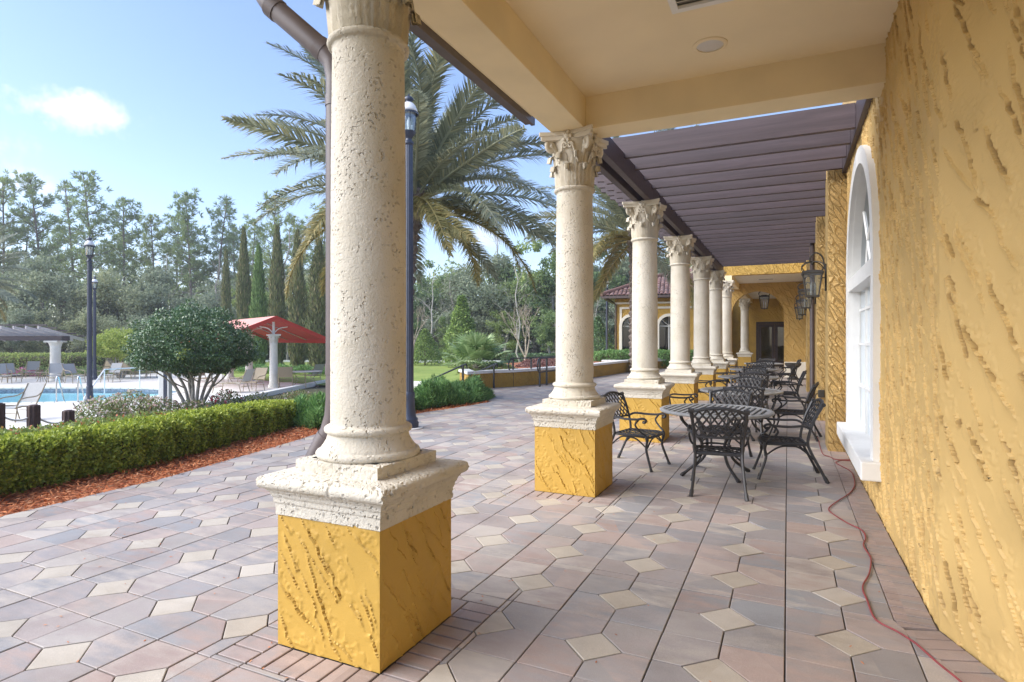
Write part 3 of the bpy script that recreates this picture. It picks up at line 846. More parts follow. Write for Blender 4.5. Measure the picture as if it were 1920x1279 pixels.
def capital(parent, fine=True):
    """Corinthian capital standing at z=3.115 of its column"""
    z0 = 3.031
    m = MB()
    m.lathe([(.175, 0), (.172, .1), (.176, .22), (.2, .33), (.225, .39)], 28)
    bell = m.build('capital', M['carved'], parent, 40); bell.location = (0, 0, z0); bell.scale = (1, 1, 1.183)
    for k in range(8):
        o = link('acanthus_leaf', MESH['leaf_low'], bell); o.rotation_euler = (0, 0, k * TAU / 8)
    for k in range(8):
        o = link('acanthus_leaf', MESH['leaf_high'], bell); o.rotation_euler = (0, 0, (k + .5) * TAU / 8)
    for k in range(4):
        o = link('volute', MESH['volute'], bell); o.rotation_euler = (0, 0, (k + .5) * TAU / 4)
        for s in (-1, 1):
            q = link('helix', MESH['helix'], bell); q.rotation_euler = (0, 0, k * TAU / 4); q.scale = (s, 1, 1)
        fl = link('fleuron', MESH['fleuron'], bell); fl.rotation_euler = (0, 0, k * TAU / 4)
    a = MB()                                         # abacus: concave sides, blunt corners
    pl = []
    for k in range(4):
        ang = k * math.pi / 2; ca, sa = math.cos(ang), math.sin(ang)
        for i in range(9):
            t = i / 8 * 2 - 1
            x = t * .255; y = -(.205 + .062 * t * t)
            pl.append((x * ca - y * sa, x * sa + y * ca))
    a.prism(pl, .385, .42); a.prism([(x * 1.05, y * 1.05) for x, y in pl], .4201, .452)
    a.build('abacus', M['carved'], bell)
def helix_mesh():
    m = MB(); pts = []; rad = []
    for i in range(7):
        t = i / 6; pts.append((.10 - .045 * t, -(.178 + .03 * t), .19 + .13 * t)); rad.append(.011)
    for i in range(16):
        a = math.radians(20 + i * 30); r = .028 * (1 - i / 20)
        pts.append((.03 + r * math.cos(a), -.215, .33 + r * math.sin(a))); rad.append(.011 * (1 - i / 34))
    m.tube(pts, rad, 6); return m.mesh('helix', M['carved'], True)
def fleuron_mesh():
    m = MB()
    m.lathe([(.004, -.02), (.03, -.012), (.036, 0), (.02, .014), (.008, .02)], 9)
    for k in range(5):
        a = TAU * k / 5
        m.lathe([(.002, -.012), (.02, -.004), (.014, .008), (.002, .012)], 6, .036 * math.cos(a), .036 * math.sin(a))
    m.xform(Matrix.Translation((0, -.228, .405)) @ Matrix.Rotation(math.pi / 2, 4, 'X'))
    return m.mesh('fleuron', M['carved'], True)
MESH = {'leaf_low': leaf_mesh(.16, .125, .05, .168, 'acanthus_leaf'), 'leaf_high': leaf_mesh(.27, .13, .058, .166, 'acanthus_leaf'),
        'volute': volute_mesh(), 'helix': helix_mesh(), 'fleuron': fleuron_mesh()}

def make_column(label, loc):
    t = empty('stone_column', label, 'column', loc, 0, 'Corinthian columns of the colonnade')
    link('pedestal', pedestal_mesh(), t)
    link('pedestal_cap', square_pits('pedestal_cap', cap_prof, .0052, 1700, 3, M['stone'], .006, .014), t)
    link('plinth', square_pits('plinth', [(.252, .846), (.252, .902), (.249, .906), (.2, .907)], .0075, 700, 4, M['stone'], .006, .012), t)
    link('column_base', lathe_pits('column_base', base_prof, .0062, 350, 5, M['stone'], .003, .008), t)
    link('shaft', lathe_pits('shaft', shaft_prof, .0062, 1700, 6, M['stone'], .0022, .0075), t)
    capital(t)
    return t
col_labels = ['weathered cream column on an ochre pedestal, largest and nearest, with a brown downspout behind it',
              'cream column on an ochre pedestal where the stucco beam ends and the brown pergola begins',
              'white column on an ochre pedestal behind the left chair of the nearest table',
              'white column fourth from the camera, second under the brown pergola beam',
              'white column fifth from the camera, between the pavilion wall and the patio chairs',
              'white column sixth from the camera, under the far end of the pergola beam',
              'white column seventh from the camera, next to the far ochre arch',
              'small white column seen through the far ochre archway']
c0 = make_column(col_labels[0], (COLX, COLY0, 0))
for k in range(1, 7):
    dup(c0, (COLX, COLY0 + COLD * k, 0), k * math.pi / 2, col_labels[k])
dup(c0, (COLX, 32.0, 0), math.pi, col_labels[7])

# ================================================================== CLUBHOUSE
club = empty('clubhouse', 'ochre stucco clubhouse with a covered porch, arched window and arcade end', 'building', (WX, 6, 0))
def part(m, name, mats, smooth=False):
    o = m.build(name, mats, club, smooth); o.location = (-WX, -6, 0); return o
WINY, WIN_R, WIN_SP = 7.16, 1.12, 2.2
def near_wall():
    y_far, y_near = 8.95, KY
    ext = 1.75                                       # length of the turned part
    cell = .0078
    L1 = y_far - y_near; kl = math.hypot(KDX, KDY) * ext
    U, Vv, hh, mk = stucco_height(L1 + kl, 4.05, cell, 77, ang=math.radians(-62), amp=.017, dens=28, Ls=(.22, .62), ws=(.06, .13), isl_h=.22, gwid=.0105)
    X = np.where(U < L1, WX, WX + (U - L1) * kn.x); Y = np.where(U < L1, y_far - U, KY + (U - L1) * kn.y)
    nx = np.where(U < L1, -1.0, kn.y); ny = np.where(U < L1, 0.0, -kn.x)
    hh = hh - .006
    V = np.stack([X + nx * hh, Y + ny * hh, Vv - .02], -1)
    fy = (Y[:-1, :-1] + Y[1:, 1:]) / 2; fz = (Vv[:-1, :-1] + Vv[1:, 1:]) / 2
    hole = (np.abs(fy - WINY) < WIN_R + .03) & (fz > .42) & ((fz < WIN_SP) | (np.hypot(fy - WINY, fz - WIN_SP) < WIN_R + .03))
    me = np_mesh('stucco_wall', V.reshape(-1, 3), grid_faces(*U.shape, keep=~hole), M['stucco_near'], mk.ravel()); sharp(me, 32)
    o = link('stucco_wall', me, club, (-WX, -6, 0))
near_wall()
e0 = Vector((WX + kn.x * 1.86, KY + kn.y * 1.86)); e1 = e0 + kn * 3.4
m = MB(); m.prism([tuple(e0), tuple(e1), tuple(e1 + Vector((.3, .1))), tuple(e0 + Vector((.3, .1)))], -.02, 4.1); part(m, 'stucco_wall', M['stucco'])
m = MB(); m.box(WX, 2.6, 8.95, 26, -.02, 4.9); part(m, 'stucco_wall', M['stucco'])
m = MB(); m.box(WX - .002, 2.6, KY, 8.96, 4.02, 4.9);  part(m, 'upper_wall', M['stucco'])
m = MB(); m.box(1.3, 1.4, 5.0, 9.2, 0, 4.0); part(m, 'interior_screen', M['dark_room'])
for k, y in enumerate((9.0, 12.35, 15.65, 18.95)):
    m = MB(); m.bevbox(.49, WX + .05, y, y + .62, -.02, 3.98, .018)
    part(m, 'pilaster', M['stucco'], 40)
# arched window
win = empty('arched_window', None, None); del_keys = None
win.parent = club; win.location = (0, WINY - 6, 0)
def arch_ring(r0, r1, sp, z0, x0, x1, n=24, jamb=True):
    """surround in the YZ plane: two jambs and a half ring"""
    m = MB()
    def seq(r):
        p = [(-r, z0)] + [(-r * math.cos(math.pi * i / n), sp + r * math.sin(math.pi * i / n)) for i in range(n + 1)] + [(r, z0)]
        return p
    a, b = seq(r0), seq(r1); k = len(a)
    vs = [(x0, y, z) for y, z in a] + [(x0, y, z) for y, z in b] + [(x1, y, z) for y, z in a] + [(x1, y, z) for y, z in b]
    fs = []
    for i in range(k - 1):
        fs += [(i, i + 1, k + i + 1, k + i), (2 * k + i, 3 * k + i, 3 * k + i + 1, 2 * k + i + 1), (i, 2 * k + i, 2 * k + i + 1, i + 1), (k + i, k + i + 1, 3 * k + i + 1, 3 * k + i)]
    fs += [(0, k, 3 * k, 2 * k), (k - 1, 3 * k - 1, 4 * k - 1, 2 * k - 1)]
    return m.add(vs, fs)
fr = arch_ring(WIN_R, WIN_R + .17, WIN_SP, .45, -.052, .06).build('window_surround', M['white'], win, 30)
arch_ring(WIN_R - .006, WIN_R + .02, WIN_SP, .45, .0, .16).build('reveal', M['white'], fr, 30)
m = MB(); m.bevbox(-.15, .2, -1.36, 1.36, .30, .462, .012); m.build('window_sill', M['white'], win)
m = MB(); m.box(-.04, .12, -WIN_R + .004, WIN_R - .004, WIN_SP - .12, WIN_SP + .03); m.build('transom', M['white'], fr)
def win_pane(name, z0, z1, arch):
    m = MB(); r = WIN_R - .02
    if arch: pl = [(-r * math.cos(math.pi * i / 20), WIN_SP + .03 + (r - .03) * math.sin(math.pi * i / 20)) for i in range(21)]
    else: pl = [(-r, z0), (r, z0), (r, z1), (-r, z1)]
    m.add([(.09, y, z) for y, z in pl], [tuple(range(len(pl)))])
    return m.build(name, M['pane'], fr)
win_pane('pane', .46, WIN_SP - .12, False); win_pane('pane', 0, 0, True)
m = MB()
for y in (-.45, 0, .45): m.box(.07, .105, y - .018, y + .018, .465, WIN_SP - .12)
for z in (.95, 1.45, 1.85): m.box(.074, .1, -WIN_R + .02, WIN_R - .02, z - .014, z + .014)
for a in (45, 90, 135): m.tube([(.088, 0, WIN_SP + .03), (.088, -1.06 * math.cos(math.radians(a)), WIN_SP + .03 + 1.06 * math.sin(math.radians(a)))], .016, 4)
m.tube([(.088, -.5 * math.cos(math.pi * i / 16), WIN_SP + .03 + .5 * math.sin(math.pi * i / 16)) for i in range(17)], .016, 4)
m.build('muntin', M['white'], fr)
m = MB()
for s in (-1, 1):
    for i in range(9):
        y = s * (.6 + .055 * i); m.tube([(.2 + .015 * (i % 2), y, .47), (.2 + .015 * (i % 2), y, 3.0)], .03, 5)
m.build('curtain', M['curtain'], win)

# porch: beams, ceiling, roof edge
BZ, CZ = 3.567, 3.885
BX0, BX1 = COLX - .17, COLX + .17
Y2 = COLY0 + COLD
m = MB(); m.bevbox(BX0, BX1, -1.0, Y2 + .172, BZ, 4.3, .006); part(m, 'colonnade_beam', M['beam'])
m = MB(); m.bevbox(BX1 - .001, .758, Y2 - .16, Y2 + .17, BZ + .002, 4.3, .006); part(m, 'cross_beam', M['beam'])
m = MB(); m.box(BX1 - .01, 2.5, -1.0, Y2 - .15, CZ, CZ + .12); part(m, 'porch_ceiling', M['ceiling'])
m = MB(); m.box(BX1, 2.5, -1.25, -1.002, BZ, 4.3); part(m, 'cross_beam', M['beam'])
m = MB(); m.box(-2.72, BX0 + .02, -1.2, Y2 + .5, 4.06, 4.1); part(m, 'eave_soffit', M['beam'])
m = MB(); m.box(-2.62, 2.7, -1.3, Y2 + .165, 4.301, 4.42); part(m, 'porch_roof', M['brown_metal'])
m = MB()
gp_ = [(-.0, .0), (-.09, .0), (-.105, .05), (-.125, .085), (-.125, .13), (-.105, .13), (-.1, .09), (-.08, .02), (-.01, .02), (-.01, .13), (0, .13)]
k = len(gp_)
for (ya, yb) in ((-1.3, Y2 + .62),):
    vs = [(-2.70 + x, ya, 4.02 + z) for x, z in gp_] + [(-2.70 + x, yb, 4.02 + z) for x, z in gp_]
    m.add(vs, [(i, (i + 1) % k, k + (i + 1) % k, k + i) for i in range(k)] + [tuple(range(k))[::-1], tuple(range(k, 2 * k))])
part(m, 'gutter', M['brown_metal'])
m = MB(); m.box(-2.705, -2.66, -1.3, Y2 + .6, 3.99, 4.3); part(m, 'fascia', M['brown_metal'])
tm = MB()                                            # roof tiles peeping over the gutter
pts = [(.075 * math.cos(math.pi * i / 8), .05 * math.sin(math.pi * i / 8)) for i in range(9)]
vs = [(-2.86 + .0, x, z) for x, z in pts] + [(-2.4, x, z + .14) for x, z in pts]
tm.add(vs, [(i, i + 1, 9 + i + 1, 9 + i) for i in range(8)] + [tuple(range(9))[::-1]])
tm_me = tm.mesh('roof_tile', mat_plain('roof_tile_clay', (.16, .085, .07), .8, var=.3, scale=5), True)
for i in range(41):
    link('roof_tile', tm_me, club, (-WX, -1.2 + .17 * i - 6, 4.16))

# far end: header over the porch, arcade wall with its arch, back wall
hm = MB(); hm.box(COLX - .19, WX - .001, 22.3, 22.62, 3.79, 5.2); part(hm, 'header_wall', M['stucco_r'])
m = MB(); m.box(COLX - .19, WX - .001, 22.62, 36.2, 3.80, 3.9); part(m, 'porch_ceiling', M['cream_trim'])
m = MB(); m.box(COLX - .17, COLX + .17, 22.3, 25.9, 3.567, 3.797); part(m, 'colonnade_beam', M['beam'])
AY, AX, AR, ASP = 25.9, -1.12, .985, 2.5
def arch_wall():
    m = MB(); n = 22; x0, x1, z1 = -2.32, WX - .002, 3.80
    top = [(x0, z1)]
    arc = [(AX - AR * math.cos(math.pi * i / n), ASP + AR * math.sin(math.pi * i / n)) for i in range(n + 1)]
    for y, sg in ((AY, 1), (AY + .45, -1)):
        vs = [(x0, y, 0), (AX - AR, y, 0), (AX - AR, y, ASP), (x0, y, ASP), (AX + AR, y, 0), (x1, y, 0), (x1, y, ASP), (AX + AR, y, ASP)]
        fs = [(0, 1, 2, 3), (4, 5, 6, 7)]
        b = len(vs)
        for i, (x, z) in enumerate(arc):
            vs += [(x, y, z), (x0 + (x1 - x0) * i / n, y, z1)]
        for i in range(n): fs.append((b + 2 * i, b + 2 * i + 2, b + 2 * i + 3, b + 2 * i + 1))
        fs += [(3, b, b + 1), (b + 2 * n, 6, b + 2 * n + 1)]
        m.add(vs, fs if sg > 0 else [f[::-1] for f in fs])
    rim = [(AX - AR, 0)] + arc + [(AX + AR, 0)]; k = len(rim)
    m.add([(x, AY, z) for x, z in rim] + [(x, AY + .45, z) for x, z in rim], [(i, k + i, k + i + 1, i + 1) for i in range(k - 1)])
    m.add([(x0, AY, 0), (x0, AY + .45, 0), (x0, AY + .45, z1), (x0, AY, z1)], [(0, 1, 2, 3)])
    part(m, 'arcade_wall', mat_stucco('stucco_arcade', (.58, .37, .11), 1, relief=True, scale=.8))  # arch wall in a slightly deeper ochre than the main wall
arch_wall()
m = MB(); m.box(AX + AR + .01, WX - .01, AY - .07, AY + .002, 0, .62); part(m, 'wainscot', M['cream_trim'])
m = MB(); m.box(-3.2, 2.6, 36.0, 36.3, 0, 4.0); part(m, 'back_wall', M['stucco_r'])
m = MB(); m.box(WX, 2.6, 26.001, 36.0, -.02, 4.9); part(m, 'stucco_wall', M['stucco'])
m = MB(); m.box(COLX - .17, COLX + .17, AY + .45, 36, 3.567, 3.797); part(m, 'colonnade_beam', M['beam'])
# double door in the back wall
dx0, dx1 = -1.62, .30
door = empty('double_door', None, None); door.parent = club; door.location = (-WX, -6, 0)
m = MB(); m.box(dx0, dx1, 35.93, 36.02, 2.38, 2.5); m.box(dx0, dx0 + .12, 35.93, 36.02, 0, 2.379); m.box(dx1 - .12, dx1, 35.93, 36.02, 0, 2.379); m.build('door_frame', M['door'], door)
for s in range(2):
    a = dx0 + .125 + s * .84; b = a + .835
    m = MB(); m.box(a, b, 35.95, 35.99, 2.2, 2.375); m.box(a, b, 35.95, 35.99, .02, .3); m.box(a, a + .15, 35.95, 35.99, .301, 2.199); m.box(b - .15, b, 35.95, 35.99, .301, 2.199)
    lf = m.build('door_leaf', M['door'], door)
    g2 = MB(); g2.add([(a + .15, 35.965, .3), (b - .15, 35.965, .3), (b - .15, 35.965, 2.2), (a + .15, 35.965, 2.2)], [(0, 1, 2, 3)]); g2.build('door_pane', M['pane'], door)
    h2 = MB(); hx = b - .07 if s == 0 else a + .07; h2.tube([(hx, 35.92, .95), (hx, 35.92, 1.25)], .012, 6); h2.build('door_handle', M['lantern'], door)

# ---- pergola
perg = empty('pergola', 'brown stained wood pergola running from the porch beam along the column row', 'pergola', (COLX, Y2, 0))
def ppart(m, name, mat=None):
    o = m.build(name, mat or M['wood'], perg); return o
PE = 19.7
for k in range(1, 6):
    a = Y2 + .175 if k == 1 else COLY0 + COLD * k + .004
    b = min(COLY0 + COLD * (k + 1), PE) if k < 5 else PE
    for dx in (-.13, .05):
        m = MB(); m.bevbox(-(b - a) / 2, (b - a) / 2, 0, .085, 0, .245, .006); m.xform(Matrix.Rotation(math.pi / 2, 4, 'Z'))
        o = ppart(m, 'beam'); o.location = (dx + .085, (a + b) / 2 - Y2, BZ + .002)
rm = MB()
prof = [(-2.78, .26), (-2.78, .17), (-2.70, .155), (-2.66, .10), (-2.56, .095), (-2.52, .045), (-2.42, .04), (-2.38, 0), (WX - .06, 0), (WX - .06, .26)]
k = len(prof)
rm.add([(x, -.036, z) for x, z in prof] + [(x, .036, z) for x, z in prof], [tuple(range(k)), tuple(range(k, 2 * k))[::-1]] + [(i, k + i, k + (i + 1) % k, (i + 1) % k) for i in range(k)])
rm_me = rm.mesh('rafter', M['wood'])
ry = Y2 + 1.525
i = 0
while ry < PE - .1:
    link('rafter', rm_me, perg, (-COLX, ry - Y2, 3.755))
    ry += .545; i += 1
m = MB(); m.bevbox(-(PE - Y2 - .2) / 2, (PE - Y2 - .2) / 2, 0, .055, 0, .3, .005); m.xform(Matrix.Rotation(math.pi / 2, 4, 'Z'))
o = ppart(m, 'ledger'); o.location = (WX - .001 - COLX, (PE - Y2) / 2 + .1, 3.72)

# ================================================================== FURNITURE
def lattice_bars(w0, w1, d, sp, ang):
    """segments of a diagonal lattice clipped to the trapezoid |u| <= w(v), 0 <= v <= d"""
    out = []
    for sgn in (1, -1):
        k = -40
        dirv = Vector((math.cos(ang), sgn * math.sin(ang)))
        nrm = Vector((-dirv.y, dirv.x))
        for k in range(-30, 31):
            o = Vector((0, d / 2)) + nrm * (k * sp)
            ts = [t * .01 for t in range(-90, 91)]
            ins = []
            for t in ts:
                p = o + dirv * t
                w = w0 + (w1 - w0) * p.y / d
                if 0 <= p.y <= d and abs(p.x) <= w: ins.append(t)
            if len(ins) > 3:
                out.append((o + dirv * ins[0], o + dirv * ins[-1], sgn))
    return out
def ribbon(m, pts, nrm, wid, th):
    """flat bar following pts, lying across nrm"""
    vs = []; k = len(pts)
    for i, p in enumerate(pts):
        t = (pts[min(i + 1, k - 1)] - pts[max(i - 1, 0)]).normalized(); n = nrm[i].normalized(); s = t.cross(n).normalized()
        for a, b in ((1, 1), (-1, 1), (-1, -1), (1, -1)): vs.append(p + s * (a * wid / 2) + n * (b * th / 2))
    fs = [(4 * j + q, 4 * j + (q + 1) % 4, 4 * j + 4 + (q + 1) % 4, 4 * j + 4 + q) for j in range(k - 1) for q in range(4)]
    fs += [(3, 2, 1, 0), tuple(4 * (k - 1) + q for q in range(4))]
    m.add(vs, fs)
def spline(pts, n=6):
    pts = [Vector(p) for p in pts]; out = []
    P = [pts[0] * 2 - pts[1]] + pts + [pts[-1] * 2 - pts[-2]]
    for i in range(1, len(P) - 2):
        for j in range(n):
            t = j / n; a, b, c, d = P[i - 1], P[i], P[i + 1], P[i + 2]
            out.append(.5 * ((2 * b) + (c - a) * t + (2 * a - 5 * b + 4 * c - d) * t * t + (3 * b - a - 3 * c + d) * t ** 3))
    out.append(pts[-1]); return out

def make_armchair(label, loc, rz):
    t = empty('patio_armchair', label, 'chair', loc, rz, 'black lattice armchairs on the patio')
    t.scale = (.95, .95, .925)
    bmt = M['black_metal']
    # seat: dished lattice in a rounded rim
    sw0, sw1, sy0, sd = .215, .255, -.20, .46
    def seat_pt(u, v):
        dip = -.02 * math.cos(math.pi * u / .56) * math.sin(math.pi * min(1, max(0, v / sd)))
        return Vector((u, sy0 + v, .425 + dip + (.012 if v > sd - .03 else 0) * -1))
    m = MB()
    for a, b, s in lattice_bars(sw0, sw1, sd, .066, math.radians(48)):
        pts = [seat_pt(*(a + (b - a) * i / 5)) + Vector((0, 0, .003 * s)) for i in range(6)]
        ribbon(m, pts, [Vector((0, 0, 1))] * 6, .019, .007)
    m.build('seat', bmt, t, 30)
    m = MB()
    rim = [(-sw0, 0), (sw0, 0), (sw1, sd * .8), (sw1 * .8, sd), (0, sd + .015), (-sw1 * .8, sd), (-sw1, sd * .8)]
    m.tube([seat_pt(u, v) + Vector((0, 0, -.006)) for u, v in rim], .017, 6, closed=True)
    m.build('seat_rim', bmt, t, 40)
    # back
    bh = .275
    def back_pt(u, v):
        z = .60 + v * .95 + .05 * max(0, 1 - (u / .26) ** 2) * (v / bh) ** 2
        return Vector((u, -.232 - .115 * (v / bh) ** 1.2 - .03 * (1 - (u / .27) ** 2), z))
    m = MB()
    for a, b, s in lattice_bars(.232, .25, bh, .058, math.radians(50)):
        pts = [back_pt(*(a + (b - a) * i / 5)) + Vector((0, .004 * s, 0)) for i in range(6)]
        ribbon(m, pts, [Vector((0, 1, .25))] * 6, .018, .007)
    m.build('backrest', bmt, t, 30)
    m = MB()
    m.tube([back_pt(-.25 + .5 * i / 12, bh) + Vector((0, 0, .008)) for i in range(13)], .016, 6)
    m.build('back_rail', bmt, t, 40)
    m = MB(); m.tube([back_pt(-.225 + .45 * i / 8, 0) for i in range(9)], .013, 6)
    m.build('back_rail', bmt, t, 40)
    for s in (-1, 1):
        m = MB()                                      # back post runs on down as the rear leg
        pts = spline([(s * .262, -.40, 0), (s * .245, -.33, .14), (s * .228, -.225, .36), (s * .23, -.205, .47), (s * .243, -.255, .68), (s * .262, -.345, .885)], 5)
        m.tube(pts, [.021] * 3 + [.016] * (len(pts) - 8) + [.017, .017, .019, .022, .019], 6)
        m.build('rear_leg', bmt, t, 40)
        m = MB()
        m.tube([(s * .262 - .028, -.35, .885), (s * .262 + .028, -.35, .885)], .024, 8)
        m.build('scroll', bmt, t, 40)
        m = MB()
        pts = spline([(s * .275, .31, 0), (s * .262, .275, .10), (s * .238, .225, .26), (s * .245, .24, .36), (s * .25, .235, .43)], 5)
        m.tube(pts, [.022, .018] + [.015] * (len(pts) - 8) + [.018, .02, .022, .023, .022, .02], 6)
        m.build('front_leg', bmt, t, 40)
        m = MB()                                      # arm: sweeps forward, rolls over, returns to the seat
        pts = spline([(s * .236, -.235, .60), (s * .265, -.16, .635), (s * .30, -.02, .628), (s * .305, .13, .632), (s * .30, .205, .648), (s * .295, .245, .63), (s * .292, .235, .60), (s * .29, .205, .605)], 4)
        m.tube(pts, .0145, 6, flat=1.35)
        pts = spline([(s * .297, .15, .625), (s * .30, .11, .56), (s * .285, .17, .48), (s * .255, .235, .43)], 4)
        m.tube(pts, .0125, 6)
        m.build('armrest', bmt, t, 40)
        m = MB()
        m.tube(spline([(s * .24, .24, .27), (s * .235, .10, .375), (s * .232, -.02, .395), (s * .23, -.13, .375), (s * .235, -.29, .23)], 4), .0105, 5)
        m.build('side_brace', bmt, t, 40)
    m = MB()
    m.tube(spline([(-.235, .235, .27), (-.11, .24, .37), (0, .245, .39), (.11, .24, .37), (.235, .235, .27)], 4), .0105, 5)
    m.build('front_brace', bmt, t, 40)
    return t

def make_table(label, loc, rz):
    t = empty('patio_table', label, 'table', loc, rz, 'round slatted patio tables')
    R = .605
    m = MB(); m.lathe([(R - .045, .695), (R - .01, .69), (R, .70), (R, .716), (R - .012, .724), (R - .045, .722), (R - .045, .695)], 48, cap=False)
    m.build('table_rim', M['grey_metal'], t, 40)
    n = 17; w = 2 * (R - .04) / n
    for i in range(n):
        x = -R + .04 + w * (i + .5)
        hl = math.sqrt(max(0, (R - .03) ** 2 - x * x))
        if hl < .06: continue
        m = MB(); m.bevbox(x - w * .27, x + w * .27, -hl, hl, .704, .719, .003)
        m.build('slat', M['grey_metal'], t)
    m = MB()
    for i in range(22):
        y = -R + .05 + (2 * R - .1) * i / 21; hl = math.sqrt(max(0, (R - .03) ** 2 - y * y))
        if hl > .05: m.box(-hl, hl, y - .016, y + .016, .697, .7035)
    m.build('cross_slats', M['dark_metal'], t)
    m = MB(); m.lathe([(.15, .31), (.165, .305), (.165, .325), (.15, .33), (.15, .31)], 24, cap=False); m.build('leg_ring', M['black_metal'], t, 40)
    for k in range(4):
        a = TAU * (k + .5) / 4
        m = MB()
        pts = spline([(.44, 0, .695), (.40, 0, .60), (.24, 0, .45), (.165, 0, .32), (.22, 0, .16), (.36, 0, .05), (.43, 0, .008)], 4)
        m.tube(pts, [.02] * 4 + [.017] * (len(pts) - 8) + [.02, .022, .024, .02], 6)
        m.xform(Matrix.Rotation(a, 4, 'Z')); m.build('leg', M['black_metal'], t, 40)
    m = MB(); m.lathe([(.02, .719), (.028, .722), (.028, .727), (.02, .73)], 12); m.build('umbrella_cap', M['black_metal'], t)
    return t

tables = [(-.73, 6.93), (-.66, 9.78), (-.76, 13.4), (-.82, 16.9), (-.72, 21.2)]
order = ['nearest', 'second', 'third', 'fourth', 'farthest']
chair0 = table0 = None
spots = [(-.90, .10, -90, 'left'), (.70, .22, 90, 'right'), (.10, -.70, 2, 'near'), (.02, .86, 180, 'far')]
for i, (tx, ty) in enumerate(tables):
    lab = f'round grey slatted metal table, {order[i]} of the row under the pergola'
    if table0 is None: table0 = make_table(lab, (tx, ty, 0), math.radians(-6))
    else: dup(table0, (tx, ty, 0), math.radians(-6 + random.uniform(-12, 12)), lab)
    for dx, dy, rz, side in spots:
        txt = {'left': 'on the column side of', 'right': 'on the wall side of', 'near': 'with its back to the camera at', 'far': 'facing the camera beyond'}[side]
        lab = f'black lattice metal armchair {txt} the {order[i]} round table'
        j = 0 if i == 0 else 1
        loc = (tx + dx + j * random.uniform(-.06, .06), ty + dy + j * random.uniform(-.08, .08), 0)
        r = math.radians(rz + (random.uniform(-9, 9) if i else {'left': -12, 'right': 8, 'near': 4, 'far': -6}[side]))
        if chair0 is None: chair0 = make_armchair(lab, loc, r)
        else: dup(chair0, loc, r, lab)

# pedestal urn by the arcade wall
u = empty('pedestal_urn', 'dark pedestal planter bowl standing against the far ochre arcade wall', 'planter', (.18, 24.6, 0))
m = MB(); m.lathe([(.20, 0), (.21, .04), (.15, .08), (.085, .14), (.08, .34), (.10, .42)], 20); m.build('foot', M['lantern'], u, 40)
m = MB(); m.lathe([(.10, .42), (.2, .46), (.28, .55), (.29, .62), (.26, .62), (.2, .54), (.02, .5)], 24); m.build('bowl', M['lantern'], u, 40)

# red extension cord along the wall
cz = [(370, 0), (395, 85), (432, 104), (470, 120), (545, 121), (548, 127), (500, 124), (466, 134), (490, 152), (530, 172), (553, 195), (565, 250), (540, 295), (480, 335), (430, 375), (450, 405), (530, 455), (600, 490), (622, 530), (610, 570), (640, 620), (650, 650), (640, 720), (606, 790), (630, 860), (660, 940), (700, 980), (780, 1020), (860, 1070), (900, 1100), (1000, 1190), (1110, 1279), (1230, 1390)]
pts = [Vector((*gp(1400 + x / 2.787, 820 + y / 2.787), .009)) for x, y in cz]
m = MB(); m.tube(spline(pts, 5), .0052, 6)
tag(m.build('extension_cord', M['cord'], None, True), 'red extension cord snaking over the pavers along the stucco wall', 'cord')
m = MB()
a0 = pts[0]
m.tube(spline([(a0.x, a0.y, .012), (a0.x - .02, a0.y + .3, .02), (.44, 12.0, .30), (.47, 12.25, .48), (.53, 12.3, .50)], 6), .009, 6)
tag(m.build('cable', M['cord_black'], None, True), 'black cable dropping from the outlet box to the red cord', 'cable')
ob = empty('outlet_box', 'small weatherproof outlet box low on a stucco pilaster', 'outlet', (.56, 12.3, .5))
m = MB(); m.bevbox(-.05, .05, -.05, .05, -.07, .07, .012); m.build('box', M['vent'], ob)
m = MB(); m.bevbox(-.055, .055, -.066, -.048, -.06, .075, .01); m.build('cover', M['lantern'], ob)

